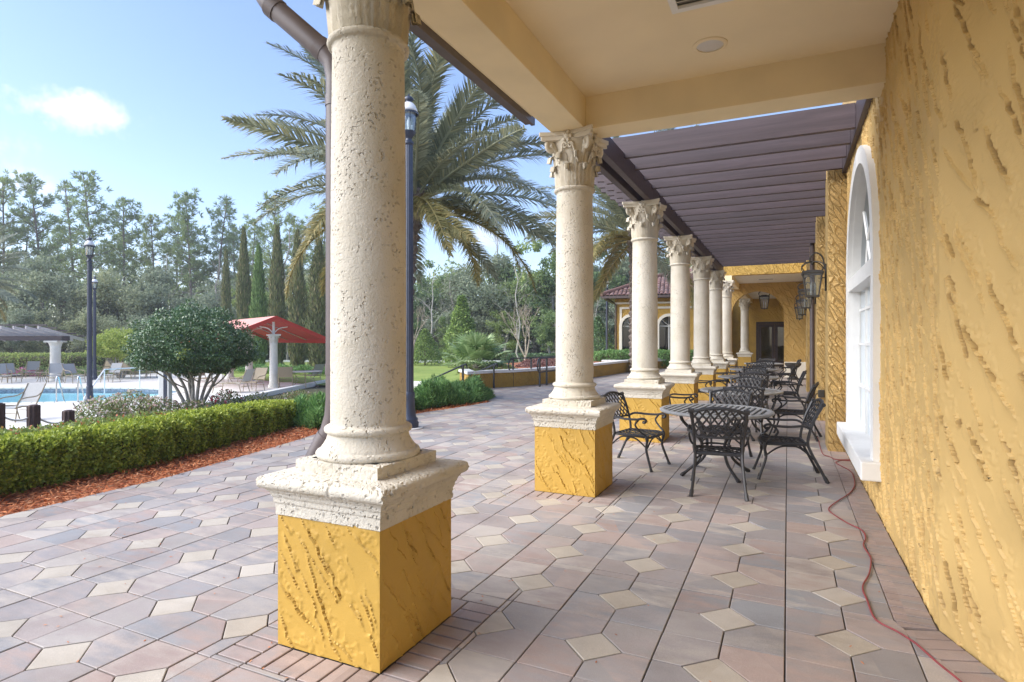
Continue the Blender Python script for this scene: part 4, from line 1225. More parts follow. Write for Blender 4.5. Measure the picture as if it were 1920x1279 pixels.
# ================================================================== LANTERNS
def lantern_body(t, top=0.0, s=1.0):
    """tapered four-sided lantern hanging from z=top, about .44 m tall"""
    m = MB(); w0, w1 = .075 * s, .118 * s; z0, z1 = top - .44 * s, top - .13 * s
    for sx in (-1, 1):
        for sy in (-1, 1): m.tube([(sx * w0, sy * w0, z0), (sx * w1, sy * w1, z1)], .008 * s, 4)
    m.square([(w0 + .012, z0 - .012), (w0 + .012, z0 + .01), (w0, z0 + .012)]); m.square([(w1 + .018, z1 - .008), (w1 + .02, z1 + .012), (w1, z1 + .03), (.05 * s, z1 + .05 * s)])
    m.build('lantern_frame', M['lantern'], t)
    m = MB()
    for k in range(4):
        a = k * math.pi / 2; c, q = math.cos(a), math.sin(a)
        m.add([(x * c - y * q, x * q + y * c, z) for x, y, z in ((-w0, -w0, z0), (w0, -w0, z0), (w1, -w1, z1), (-w1, -w1, z1))], [(0, 1, 2, 3)])
    m.build('lantern_glass', M['glass'], t)
    m = MB()
    for sx in (-1, 1):
        for sy in (-1, 1):
            pts = spline([(sx * w1 * .9, sy * w1 * .9, z1 + .03), (sx * w1 * 1.15, sy * w1 * 1.15, z1 + .09 * s), (sx * w1 * .7, sy * w1 * .7, z1 + .15 * s), (0, 0, z1 + .17 * s)], 5)
            m = MB(); m.tube(pts, .007 * s, 5); m.build('scroll', M['lantern'], t, 40)
    m = MB(); m.lathe([(.004, top - .01), (.02 * s, top), (.024 * s, top + .015), (.008, top + .04), (.004, top + .05)], 8)
    m.build('finial', M['lantern'], t, 40); m = MB(); m.lathe([(.004, z0 - .05), (.016, z0 - .035), (.02, z0 - .02), (.012, z0 - .01)], 8)
    m.build('finial', M['lantern'], t, 40)
    for k in range(3):
        a = TAU * k / 3
        m = MB(); m.lathe([(.009, z0 + .012), (.009, z0 + .10 * s), (.011, z0 + .105 * s), (.012, z0 + .14 * s), (.003, z0 + .19 * s)], 7, .032 * s * math.cos(a), .032 * s * math.sin(a))
        m.build('candle', M['bulb'], t, 40)
def wall_lantern(label, y):
    t = empty('wall_lantern', label, 'lantern', (.49, y, 2.2), 0, 'wall lanterns on the pilasters')
    m = MB(); m.bevbox(-.022, .0, -.035, .035, -.02, .36, .008); m.build('backplate', M['lantern'], t)
    m = MB()
    pts = spline([(-.02, 0, .28), (-.05, 0, .45), (-.13, 0, .52), (-.20, 0, .46), (-.205, 0, .38)], 6)
    m.tube(pts, .011, 6); m.tube([(-.02, 0, .17), (-.1, 0, .16)], .007, 5)
    m.build('bracket', M['lantern'], t, 40)
    e = bpy.data.objects.new('lantern', None); col.objects.link(e); e.parent = t; e.location = (-.175, 0, .36)
    lantern_body(e, 0.0, 1.02)
    return t
lan = wall_lantern('bronze wall lantern on a curved bracket, nearest of the row on the pilasters', 9.3)
for y, w in ((12.65, 'second of the row from the arched window'), (15.95, 'third of the row from the arched window'), (19.25, 'farthest of the row from the arched window')):
    r = lan.copy(); col.objects.link(r); r.location = (.49, y, 2.2); r['label'] = 'bronze wall lantern on a curved bracket, ' + w
    for ch in list(lan.children):
        c = ch.copy(); col.objects.link(c); c.parent = r
        for g in list(ch.children):
            d = g.copy(); col.objects.link(d); d.parent = c
hl = empty('hanging_lantern', 'bronze lantern hanging inside the far ochre archway', 'lantern', (-.98, 29.5, .42))
m = MB(); m.tube([(0, 0, 3.375), (0, 0, 3.30)], .008, 5); m.build('chain', M['lantern'], hl)
e = bpy.data.objects.new('lantern', None); col.objects.link(e); e.parent = hl; e.location = (0, 0, 3.28); lantern_body(e, 0, 1.75)

# ceiling fittings of the porch
cl = empty('ceiling_light', 'round flush white light in the tan porch ceiling', 'light', (-.57, 5.0, CZ))
m = MB(); m.lathe([(.135, 0), (.135, -.006), (.118, -.014), (.104, -.012), (.104, 0)], 36); m.build('trim_ring', M['ceiling'], cl, 40)
m = MB(); m.lathe([(.104, -.004), (.09, -.010), (.03, -.013), (.001, -.0132)], 36, cap=False); m.build('lens', mat_plain('frosted_lens', (.62, .60, .57), .4, var=.02), cl, True)
vx, vy = gp(1258, 22, CZ)
cv = empty('ceiling_vent', 'white framed square vent in the porch ceiling at the top edge', 'vent', (vx + .31, vy - .30, CZ))
m = MB(); w = .30
m.box(-w, w, -w, -w + .05, -.022, .0); m.box(-w, w, w - .05, w, -.022, 0); m.box(-w, -w + .05, -w + .0501, w - .0501, -.022, 0); m.box(w - .05, w, -w + .0501, w - .0501, -.022, 0)
m.build('vent_frame', M['white'], cv)
m = MB(); m.box(-w + .05, w - .05, -w + .05, w - .05, -.004, -.001); m.build('vent_back', M['vent'], cv)
for i in range(9):
    y = -w + .08 + i * .056
    m = MB(); m.box(-w + .052, w - .052, -.02, .02, -.002, .002); m.xform(Matrix.Translation((0, y, -.013)) @ Matrix.Rotation(.6, 4, 'X')); m.build('louvre', M['cream_trim'], cv)
fv = empty('ceiling_vent', 'small slotted vent in the cream ceiling before the far arch', 'vent', (-.75, 24.3, 3.80))
m = MB(); m.box(-.3, .3, -.1, .1, -.012, -.001); m.build('vent_frame', M['white'], fv)
m = MB(); m.box(-.25, .25, -.06, .06, -.016, -.0121); m.build('vent_back', M['lantern'], fv)

# ================================================================== DOWNSPOUTS
def downspout(label, path, r, mat, straps=()):
    t = empty('downspout', label, 'downspout', path[0])
    o = Vector(path[0]); m = MB()
    m.tube([Vector(p) - o for p in path], r, 14); m.build('pipe', mat, t, 40)
    for (a, b) in straps:
        a = Vector(a) - o; b = Vector(b) - o
        s = MB(); s.tube([a, b], r * 1.07, 14); s.build('joint', mat, t, 40)
    return t
X0, Y0 = -2.355, 2.65
pz = [(-2.79, Y0 - .14, 4.03), (-2.79, Y0 - .14, 3.60), (-2.775, Y0 - .135, 3.52), (-2.73, Y0 - .125, 3.45), (-2.43, Y0 - .02, 3.17), (-2.375, Y0 - .005, 3.10), (X0, Y0, 3.0), (X0, Y0, 1.16), (X0 - .008, Y0 - .003, 1.06), (X0 - .035, Y0 - .01, .97), (X0 - .10, Y0 - .03, .86), (X0 - .135, Y0 - .045, .78), (X0 - .145, Y0 - .05, .68), (X0 - .145, Y0 - .05, .02)]
downspout('thick brown downspout with elbows running down behind the nearest column', pz, .062, M['brown_metal'], [((-2.735, Y0 - .127, 3.455), (-2.69, Y0 - .111, 3.412)), ((-2.46, Y0 - .03, 3.198), (-2.42, Y0 - .016, 3.16)), ((X0, Y0, 2.9), (X0, Y0, 2.84)), ((X0, Y0, 1.36), (X0, Y0, 1.30)), ((X0 - .05, Y0 - .015, .945), (X0 - .08, Y0 - .024, .894))])
downspout('slim brown downspout on the wall between two far pilasters', [(.52, 15.5, 3.95), (.52, 15.5, .12), (.5, 15.44, .03)], .05, M['brown_metal'], [((.52, 15.5, 2.4), (.52, 15.5, 2.33)), ((.52, 15.5, .3), (.52, 15.5, .2))])

# ================================================================== LAMP POSTS
def make_lamp(label, loc, hgt=5.65):
    t = empty('lamp_post', label, 'street lamp', loc, 0, 'lamp posts of the pool garden')
    hb = hgt - .83
    mt = M['blue_metal']
    m = MB(); m.lathe([(.24, -.06), (.24, .015), (.23, .02)], 24); m.build('footing', M['deck'], t, 40)
    m = MB(); m.lathe([(.165, .02), (.168, .10), (.15, .13), (.155, .16), (.125, .20), (.105, .32), (.095, .52), (.1, .54), (.1, .60), (.088, .62)], 20); m.build('base', mt, t, 35)
    m = MB()
    n = 16; vs = []
    for z, r in ((.62, .082), (hb - .02, .068)):
        for i in range(n * 2): a = TAU * i / (n * 2); rr = r * (1 if i % 2 else .93); vs.append((rr * math.cos(a), rr * math.sin(a), z))
    k = 2 * n; m.add(vs, [(i, (i + 1) % k, k + (i + 1) % k, k + i) for i in range(k)] + [tuple(k + i for i in range(k))]); m.build('pole', mt, t)
    m = MB(); m.lathe([(.07, hb - .03), (.085, hb - .01), (.085, hb + .02), (.055, hb + .05), (.05, hb + .08), (.07, hb + .12), (.115, hb + .17), (.12, hb + .2), (.105, hb + .2)], 18); m.build('collar', mt, t, 35)
    m = MB(); m.lathe([(.10, hb + .2), (.108, hb + .26), (.118, hb + .5)], 20, cap=False); m.build('globe', M['glass'], t, True)
    m = MB()
    for i in range(4):
        a = TAU * (i + .5) / 4; c, q = math.cos(a), math.sin(a)
        m.tube([(.103 * c, .103 * q, hb + .2), (.112 * c, .112 * q, hb + .27), (.122 * c, .122 * q, hb + .5)], .0075, 4)
    m.build('ribs', mt, t)
    m = MB(); m.lathe([(.02, hb + .2), (.022, hb + .27), (.034, hb + .32), (.03, hb + .38), (.006, hb + .46)], 10); m.build('bulb', M['bulb'], t, 40)
    m = MB()                                          # scalloped rim
    n = 40; vs = []
    for rr, z, w in ((.128, .5, 0), (.162, .492, 1), (.165, .52, 0), (.14, .53, 0)):
        for i in range(n): a = TAU * i / n; q = .012 * w * (i % 2); vs.append((rr * math.cos(a), rr * math.sin(a), hb + z - q))
    m.add(vs, [(j * n + i, j * n + (i + 1) % n, (j + 1) * n + (i + 1) % n, (j + 1) * n + i) for j in range(3) for i in range(n)]); m.build('rim', mt, t)
    m = MB(); m.lathe([(.152, hb + .525), (.142, hb + .575), (.115, hb + .635), (.085, hb + .675), (.05, hb + .695)], 22); m.build('dome', M['dome'], t, True)
    m = MB(); m.lathe([(.052, hb + .69), (.052, hb + .72), (.085, hb + .735), (.082, hb + .76), (.06, hb + .785), (.02, hb + .8), (.012, hb + .81), (.02, hb + .825), (.004, hb + .845)], 16); m.build('finial', mt, t, 40)
    return t
x, y = wp(766.5, 9.98)
lamp0 = make_lamp('navy lamp post with a glass globe just behind the nearest column', (x, y, 0))
for px, d, z, lab in ((168, 19.9, DK, 'navy lamp post at the pool edge, taller of the overlapping pair on the left'), (177.5, 32.0, DK - .05, 'smaller lamp post standing behind the tall left one, beyond the pool'), (1138, 39.5, -.05, 'dark lamp post beside the corner of the tile roofed pavilion')):
    x, y = wp(px, d); dup(lamp0, (x, y, z), 0, lab)

# ================================================================== POOL TERRACE
PC, PD = 30.0, 23.4                                   # pool centre (picture column, depth)
pcx, pcy = wp(PC, PD)
def pool_pt(a, k=1.0, ex=0.0):
    u = 6.0 * math.copysign(abs(math.cos(a)) ** .8, math.cos(a)); v = 3.3 * math.copysign(abs(math.sin(a)) ** .8, math.sin(a))
    u *= k + ex / 6; v *= k + ex / 3.3
    return (pcx + u * CT - v * ST, pcy + u * ST + v * CT)
NA = 96
A = [TAU * i / NA for i in range(NA)]
outer_px = [(-900, 18), (-500, 15.2), (-150, 14.0), (60, 14.3), (180, 15.8), (330, 18.2), (440, 21.0), (520, 24.6), (600, 29.5), (660, 34.5), (560, 37), (420, 38.0), (300, 38.5), (150, 35.0), (-100, 34.2), (-500, 33.0), (-900, 30)]
outer = [Vector(wp(a, b)) for a, b in outer_px]
def ray_out(a):
    c = Vector((pcx, pcy)); p = Vector(pool_pt(a)); d = (p - c).normalized(); best = 0
    for i in range(len(outer)):
        q, w = outer[i], outer[(i + 1) % len(outer)]; e = w - q
        den = d.x * e.y - d.y * e.x
        if abs(den) < 1e-9: continue
        t = ((q.x - c.x) * e.y - (q.y - c.y) * e.x) / den; s = ((q.x - c.x) * d.y - (q.y - c.y) * d.x) / den
        if t > 0 and -1e-6 <= s <= 1 + 1e-6: best = max(best, t)
    return c + d * best
m = MB(); vs = []; rows = 6
for a in A:
    p = Vector(pool_pt(a, 1, .32)); q = ray_out(a)
    for j in range(rows): w = p.lerp(q, j / (rows - 1)); vs.append((w.x, w.y, DK))
    vs.append((q.x, q.y, DK - .3))
R_ = rows + 1
m.add(vs, [(i * R_ + j, i * R_ + j + 1, ((i + 1) % NA) * R_ + j + 1, ((i + 1) % NA) * R_ + j) for i in range(NA) for j in range(R_ - 1)])
tag(m.build('pool_deck', M['deck']), 'pale concrete pool deck', kind='structure')
# coping stones, tile band, basin, water
cop = bpy.data.objects.new('pool_coping', None); col.objects.link(cop); tag(cop, 'cream coping stones round the pool', kind='structure')
for i in range(NA):
    a0, a1 = A[i] + .003, A[i] + TAU / NA - .003
    q = [pool_pt(a0, 1, -.02), pool_pt(a1, 1, -.02), pool_pt(a1, 1, .315), pool_pt(a0, 1, .315)]
    m = MB(); m.prism(q[::-1] if False else q, DK - .05, DK + .012); m.build('coping_stone', M['cream_trim'], cop)
m = MB(); m.add([(*pool_pt(a), DK - .04) for a in A] + [(*pool_pt(a), DK - .26) for a in A], [(i, (i + 1) % NA, NA + (i + 1) % NA, NA + i) for i in range(NA)])
tag(m.build('pool_tile_band', M['pool_tile']), 'blue grey tile band inside the pool rim', kind='structure')
m = MB(); m.add([(*pool_pt(a, 1), DK - .26) for a in A] + [(*pool_pt(a, .96), DK - 1.3) for a in A], [(i, (i + 1) % NA, NA + (i + 1) % NA, NA + i) for i in range(NA)] + [tuple(range(NA, 2 * NA))])
tag(m.build('pool_basin', M['plaster']), 'light blue plaster pool basin', kind='structure')
def mat_water():
    m_, N, L, B = newmat('pool_water_surface')
    g = nd(N, 'ShaderNodeNewGeometry'); n = nd(N, 'ShaderNodeTexNoise', Scale=2.6, Detail=3); L.new(g.outputs['Position'], n.inputs['Vector'])
    b = nd(N, 'ShaderNodeBump'); b.inputs['Strength'].default_value = .12; b.inputs['Distance'].default_value = .05; L.new(n.outputs[0], b.inputs['Height'])
    tr = nd(N, 'ShaderNodeBsdfTransparent'); tr.inputs[0].default_value = (.8, .95, .98, 1)
    gl = nd(N, 'ShaderNodeBsdfGlossy'); gl.inputs['Roughness'].default_value = .03; L.new(b.outputs[0], gl.inputs['Normal'])
    fr = nd(N, 'ShaderNodeFresnel'); fr.inputs[0].default_value = 1.33; L.new(b.outputs[0], fr.inputs['Normal'])
    f = math_(N, L, 'MULTIPLY', fr.outputs[0], .55)
    mx = nd(N, 'ShaderNodeMixShader'); L.new(f, mx.inputs[0]); L.new(tr.outputs[0], mx.inputs[1]); L.new(gl.outputs[0], mx.inputs[2])
    L.new(mx.outputs[0], [q for q in N if q.type == 'OUTPUT_MATERIAL'][0].inputs['Surface']); return m_
m = MB(); m.add([(*pool_pt(a, .9995), DK - .15) for a in A], [tuple(range(NA))])
tag(m.build('pool_water', mat_water()), 'clear light blue pool water', kind='structure')
# ground below the basin must not show: the terrain is at DK-.06, so sink a pit lining under the water is not needed

def make_lounger(label, loc, rz, chaise=False, tan=False):
    t = empty('pool_chair', label, 'chair', loc, rz, 'sling chairs on the pool deck')
    fm = M['tan_metal']; sm = M['sling_tan'] if tan else M['sling']
    L = .95 if chaise else .30
    w = .29
    for s in (-1, 1):
        m = MB()
        m.tube(spline([(s * w, L, .36), (s * w, .1, .40), (s * w, -.22, .38), (s * w, -.30, .46), (s * w, -.55, .96)], 4), .017, 6)
        m.build('side_rail', fm, t, 40)
        m = MB(); m.tube(spline([(s * w, -.42, .72), (s * (w + .04), -.25, .64), (s * (w + .05), .05, .62), (s * (w + .04), .22, .56), (s * w, .26, .38)], 4), .016, 6); m.build('armrest', fm, t, 40)
        m = MB(); m.tube([(s * w, L - .06, .36), (s * (w + .01), L, 0)], .016, 6); m.build('leg', fm, t)
        m = MB(); m.tube([(s * w, -.2, .38), (s * (w + .01), -.32, 0)], .016, 6); m.build('leg', fm, t)
    pr = [(L - .02, .365), (.5 * L, .378), (.1, .39), (-.1, .375), (-.23, .385)]
    m = MB(); vs = [(s * (w - .005), y, z) for y, z in pr for s in (-1, 1)]
    vs += [(x, y, z - .012) for x, y, z in vs]; k = len(pr)
    fs = [(2 * i, 2 * i + 1, 2 * i + 3, 2 * i + 2) for i in range(k - 1)] + [(2 * k + 2 * i + 2, 2 * k + 2 * i + 3, 2 * k + 2 * i + 1, 2 * k + 2 * i) for i in range(k - 1)]
    m.add(vs, fs); m.build('seat_sling', sm, t)
    pr = [(-.31, .47), (-.40, .645), (-.47, .79), (-.55, .955)]
    m = MB(); vs = [(s * (w - .005), y, z) for y, z in pr for s in (-1, 1)]; vs += [(x, y - .012, z) for x, y, z in vs]; k = len(pr)
    fs = [(2 * i, 2 * i + 1, 2 * i + 3, 2 * i + 2) for i in range(k - 1)] + [(2 * k + 2 * i + 2, 2 * k + 2 * i + 3, 2 * k + 2 * i + 1, 2 * k + 2 * i) for i in range(k - 1)]
    m.add(vs, fs); m.build('back_sling', sm, t)
    m = MB(); m.tube([(-w, -.30, .25), (w, -.30, .25)], .012, 5); m.tube([(-w, L - .04, .22), (w, L - .04, .22)], .012, 5); m.build('stretcher', fm, t)
    return t
def face(px, d, toward):                              # heading so that local +Y points at a plan position
    x, y = wp(px, d); dx, dy = toward[0] - x, toward[1] - y
    return math.atan2(-dx, dy)
pc = (pcx, pcy)
cam2 = (0, 0)
g1 = make_lounger('grey sling chair beyond the pool, at the left picture edge', (*wp(4, 29.2), DK), face(4, 29.2, pc) + .2)
specs = [(22, 30, .35, 'grey sling chair beyond the pool, second from the left picture edge'), (58, 32.8, -.2, 'grey sling chair behind the small tan table beyond the pool'), (103, 29.8, .05, 'grey sling chair in front of the white pergola column'),
         (141, 29.6, .85, 'grey sling chair turned sideways just left of the tall navy lamp post'), (207, 30.2, -.1, 'grey sling chair right of the lamp posts under the pale topiary'), (264, 34.5, .3, 'grey sling chair beyond the pool at the left edge of the dark round tree'),
         (288, 33.5, .9, 'grey sling chair turned sideways behind the dark round tree')]
for px, d, rr, lab in specs: dup(g1, (*wp(px, d), DK), face(px, d, pc) + rr, lab)
t1 = make_lounger('tan sling chair beside the pale topiary beyond the pool', (*wp(190, 33.8), DK), face(190, 33.8, pc) - .6, tan=True)
for px, d, rr, lab in ((246, 32.6, 2.8, 'tan sling chair seen from behind, left of the dark round tree'), (380, 27.5, 1.9, 'tan sling chair right behind the trunks of the dark round tree'), (476, 25.0, 1.2, 'tan sling chair left of the front red canopy column'), (536, 26.8, -1.6, 'tan sling chair right of the front red canopy column')):
    dup(t1, (*wp(px, d), DK), face(px, d, pc) + rr, lab)
dup(g1, (*wp(32, 15.8), DK), face(32, 15.8, pc) + math.pi * .72, 'grey sling chair on the near side of the pool behind the rope posts')
ch = make_lounger('grey reclining chaise left of the red canopy, pointing towards the pool', (*wp(447, 24.2), DK), face(447, 24.2, pc) - .25, chaise=True)
dup(ch, (*wp(586, 29.5), DK), face(586, 29.5, pc) - 1.1, 'grey reclining chaise half hidden by the downspout beyond the hedge')
def small_table(label, loc, r, h, top):
    t = empty('deck_table', label, 'table', loc)
    m = MB(); m.lathe([(r - .02, h - .03), (r, h - .02), (r, h - .005), (r - .02, h)], 28); m.build('table_top', top, t, 40)
    for k in range(4):
        a = TAU * (k + .5) / 4
        m = MB(); m.tube(spline([(r * .8 * math.cos(a), r * .8 * math.sin(a), h - .03), (r * .45 * math.cos(a), r * .45 * math.sin(a), h * .5), (r * .75 * math.cos(a), r * .75 * math.sin(a), 0)], 4), .014, 5); m.build('leg', M['tan_metal'], t, 40)
small_table('small round tan side table between chairs beyond the pool', (*wp(78, 30.3), DK), .27, .50, M['tan_metal'])
small_table('round tan table under the left side of the red canopy', (*wp(418, 29.5), DK), .6, .72, M['tan_metal'])
small_table('round glass topped table right of the front red canopy column', (*wp(573, 27.2), DK), .75, .72, M['sling'])
small_table('tan round table right of the dark round tree trunks', (*wp(350, 33), DK), .6, .72, M['tan_metal'])

# white pergola column and trellis at the left edge
pg = empty('pool_pergola', 'small brown trellis pergola on a white column at the left edge beyond the pool', 'pergola', (*wp(104, 31.5), DK), TH)
m = MB(); m.lathe([(.30, 0), (.30, .06), (.25, .1), (.24, 1.7), (.25, 1.72), (.24, 1.76), (.29, 1.95), (.34, 2.02)], 24); m.square([(.36, 2.021), (.36, 2.10), (.34, 2.12)]); m.build('column', M['stone_far'], pg, 40)
for y in (-.25, .25):
    m = MB(); m.box(-6, .55, y - .05, y + .05, 2.12, 2.36); m.build('beam', M['wood'], pg)
for i in range(5):
    m = MB(); yv = -1.4 + i * .68; m.box(-5.9, .62, yv, yv + .05, 2.60 - yv * .2, 2.67 - yv * .2); m.build('slat', M['wood'], pg)
for i in range(10):
    m = MB(); m.add([(sx * .03, y_, 2.40 - y_ * .2 + dz) for y_ in (-1.6, 1.6) for dz in (0, .15) for sx in (-1, 1)], [(0, 1, 3, 2), (4, 6, 7, 5), (0, 2, 6, 4), (1, 5, 7, 3), (2, 3, 7, 6), (0, 4, 5, 1)]); o = m.build('rafter', mat_plain('weathered_rafter', (.55, .50, .48), .7) if i == 0 else bpy.data.materials['weathered_rafter'], pg); o.location = (.35 - i * .63, 0, 0)
# red canopy
gz = empty('red_canopy', 'red fabric gable canopy on white columns beside the pool', 'canopy', (*wp(513, 26.8), DK), -.45)
def pool_column(x, y):
    m = MB(); m.lathe([(.24, 0), (.24, .1), (.19, .16), (.185, .2), (.17, 1.95), (.185, 1.98), (.17, 2.01), (.19, 2.2), (.235, 2.34)], 22); m.square([(.24, 2.341), (.25, 2.38), (.24, 2.42)])
    o = m.build('column', M['stone_far'], gz, 40); o.location = (x, y, 0)
    for k in range(8):
        l = link('acanthus_leaf', MESH['leaf_high'], o); l.rotation_euler = (0, 0, k * TAU / 8); l.location = (0, 0, 2.03); l.scale = (1, 1, .95)
    c = MB(); c.tube([(0, 0, 2.42), (0, 0, 2.98)], .06, 10)
    for s in (-1, 1): c.tube(spline([(0, 0, 2.45), (0, s * .25, 2.68), (0, s * .62, 2.76)], 5), .025, 6)
    q = c.build('post_bracket', M['white'], gz, 40); q.location = (x, y, 0)
pool_column(0, 0); pool_column(-3.9, 0); pool_column(-7.6, 0)
RZ, EZ, HW = 3.24, 2.2, 2.5                         # ridge, eave, half width; ridge runs along local -X
x0, x1 = -8.3, .4
for s in (-1, 1):
    m = MB(); m.add([(x0, 0, RZ), (x1, 0, RZ), (x1, s * HW, EZ), (x0, s * HW, EZ), (x0, 0, RZ - .02), (x1, 0, RZ - .02), (x1, s * HW, EZ - .02), (x0, s * HW, EZ - .02)],
                    [(0, 1, 2, 3) if s < 0 else (3, 2, 1, 0), (4, 7, 6, 5) if s < 0 else (5, 6, 7, 4)])
    m.m = [0, 1]; m.build('canvas', [M['red_top'], M['red']], gz)
    m = MB()
    for xe in (x0, x1):
        m.add([(xe + .004, 0, RZ + .01), (xe + .004, s * HW, EZ + .01), (xe + .004, s * HW, EZ - .17), (xe + .004, 0, RZ - .17), (xe - .004, 0, RZ + .01), (xe - .004, s * HW, EZ + .01), (xe - .004, s * HW, EZ - .17), (xe - .004, 0, RZ - .17)], [(0, 1, 2, 3), (7, 6, 5, 4), (0, 4, 5, 1), (2, 6, 7, 3)])
    m.box(x0, x1, s * HW - .006, s * HW + .006, EZ - .2, EZ + .001); m.build('valance', M['red'], gz)
    for x in (x0 + .1, -5.5, -2.6, x1 - .1):
        m = MB(); m.tube([(x, 0, RZ - .06), (x, s * (HW - .05), EZ - .05)], .022, 5); m.build('frame_tube', M['steel'], gz)
# pool ladder rails, long handrail
for px in (106, 146):
    h = empty('pool_rail', f'curved steel grab rail at the near pool edge, {"left" if px == 106 else "right"} of the pair', 'rail', (*wp(px + 4, 20.6), DK), TH)
    m = MB(); m.tube(spline([(.0, -.1, 0), (0, -.1, .78), (-.05, .05, .86), (-.25, .4, .55), (-.22, .55, -.05), (-.12, .6, -.3)], 5), .022, 7); m.build('tube', M['steel'], h, True)
    m = MB(); m.lathe([(.05, 0), (.05, .02), (.03, .03)], 10, 0, -.1); m.build('escutcheon', M['steel'], h)
a = Vector((*wp(158, 20.3), DK + .02)); b = Vector((*wp(196, 25.6), DK)); c = Vector((*wp(262, 26.3), DK))
h = empty('pool_handrail', 'long white handrail sloping to the pool beside the lamp posts', 'rail', a)
m = MB(); m.tube([Vector((0, 0, .0)), Vector((0, 0, .15)), b + Vector((0, 0, .88)) - a, c + Vector((0, 0, .93)) - a, c + Vector((.05, 0, .9)) - a], .026, 7); m.build('top_rail', M['white_rail'], h, True)
m = MB(); m.tube([c - a, c + Vector((0, 0, .92)) - a], .022, 6); m.build('rail_post', M['white_rail'], h)
m = MB(); m.tube([b - a + Vector((0, 0, -.3)), b + Vector((0, 0, .87)) - a], .022, 6); m.build('rail_post', M['white_rail'], h)
# white box post with a navy strip
bx = empty('rinse_post', 'grey white square post with a dark navy panel beside the round tree', 'post', (*wp(310, 17.6), DK + .1), TH)
m = MB(); m.bevbox(-.16, .16, -.09, .09, 0, 1.20, .012); m.build('body', M['white'], bx)
m = MB(); m.bevbox(-.005, .10, -.098, -.085, .06, 1.19, .003); m.build('panel', M['blue_metal'], bx)
m = MB(); m.lathe([(.02, 0), (.02, .012), (.008, .016)], 10); m.xform(Matrix.Translation((-.1, -.09, .17)) @ Matrix.Rotation(math.pi / 2, 4, 'X')); m.build('tap', M['steel'], bx)
# rope posts
rp = []
for i, (px, top, d) in enumerate(((-4, 757, 9.9), (63, 760, 10.3), (128, 770, 10.9), (-120, 752, 9.4))):
    x, y = wp(px, d); zt = zp(top, d); zb = float(ground_z(np.array(x), np.array(y))) - .05
    lab = ('dark brown fluted rope post at the left picture edge above the hedge', 'dark brown fluted rope post, middle of the three above the hedge', 'dark brown fluted rope post, lowest and right of the three above the hedge', 'dark brown fluted rope post just outside the left edge')[i]
    t = empty('rope_post', lab, 'post', (x, y, zb), 0, 'rope posts by the pool steps')
    m = MB(); n = 32; vs = []
    hh = zt - zb
    for z, rr in ((0, .098), (hh - .02, .098), (hh, .09)):
        for k in range(n): a_ = TAU * k / n; r_ = rr * (1 if (k // 2) % 2 else .88); vs.append((r_ * math.cos(a_), r_ * math.sin(a_), z))
    m.add(vs, [(j * n + k, j * n + (k + 1) % n, (j + 1) * n + (k + 1) % n, (j + 1) * n + k) for j in range(2) for k in range(n)] + [tuple(2 * n + k for k in range(n))])
    m.build('post', M['composite'], t)
    m = MB(); m.lathe([(.07, hh), (.06, hh + .012), (.02, hh + .015)], 16); m.build('post_cap', M['composite'], t)
    rp.append((Vector((x, y, zb)), hh))
for i, (a, b) in enumerate(((3, 0), (0, 1), (1, 2))):
    m = MB()
    for dz in (.16, .42):
        p = rp[a][0] + Vector((0, 0, rp[a][1] - dz)); q = rp[b][0] + Vector((0, 0, rp[b][1] - dz))
        m.tube([p.lerp(q, k / 12) - Vector((0, 0, .11 * (1 - (k / 6 - 1) ** 2))) for k in range(13)], .016, 6)
    tag(m.build('rope', M['rope'], None, True), ('pale sagging ropes running out of the left edge', 'pale sagging ropes between the left and middle brown posts', 'pale sagging ropes between the middle and right brown posts')[i], 'rope', 'ropes strung between the brown posts')

# ================================================================== PLANTER WALLS, RAILS
def seat_wall(label, line, h, w=.28):
    t = empty('planter_wall', label, 'wall', (line[0][0], line[0][1], 0)); o = Vector((line[0][0], line[0][1], 0))
    P = [Vector((x, y, 0)) for x, y in line]
    def off(d):
        out = []
        for i, p in enumerate(P):
            a = (P[min(i + 1, len(P) - 1)] - P[max(i - 1, 0)]).normalized(); out.append(p + Vector((-a.y, a.x, 0)) * d)
        return out
    def strip(d0, d1, z0, z1, name, mat):
        a, b = off(d0), off(d1); n = len(P); m = MB()
        vs = [(p.x - o.x, p.y - o.y, z) for z in (z0, z1) for L_ in (a, b) for p in L_]
        fs = []
        for i in range(n - 1):
            fs += [(i, i + 1, 2 * n + i + 1, 2 * n + i), (n + i + 1, n + i, 3 * n + i, 3 * n + i + 1), (2 * n + i, 2 * n + i + 1, 3 * n + i + 1, 3 * n + i)]
        fs += [(0, 2 * n, 3 * n, n), (n - 1, 2 * n - 1, 4 * n - 1, 3 * n - 1)]
        m.add(vs, fs); m.build(name, mat, t)
    strip(-.0, w, -.8, h, 'wall', M['stucco_r']); strip(-.045, w + .045, h + .001, h + .065, 'cap', M['white']); strip(-.03, w + .03, h + .0655, h + .085, 'cap_edge', M['white'])
pw = [gp(*q) for q in ((878, 731), (925, 727), (965, 725), (1010, 721), (1106, 709), (1182, 697), (1250, 689.5))]
seat_wall('long ochre planter wall with a white cap bordering the walkway', [wp(862, 19.2)] + pw, .46)
seat_wall('short ochre planter wall with a white cap behind the second column', [wp(1128, 30), wp(1180, 29.6), wp(1262, 31)], .38)
lw = [wp(630, 33.5), wp(700, 30), wp(780, 28.3), wp(862, 27.6)]
def white_curb(label, line, h):
    m = MB()
    for i in range(len(line) - 1):
        a, b = Vector(line[i]), Vector(line[i + 1]); d = (b - a).normalized(); n = Vector((-d.y, d.x)) * .14
        m.prism([tuple(a - n), tuple(b - n), tuple(b + n), tuple(a + n)], DK - .2, DK + h)
    tag(m.build('garden_curb', M['white']), label, 'curb')
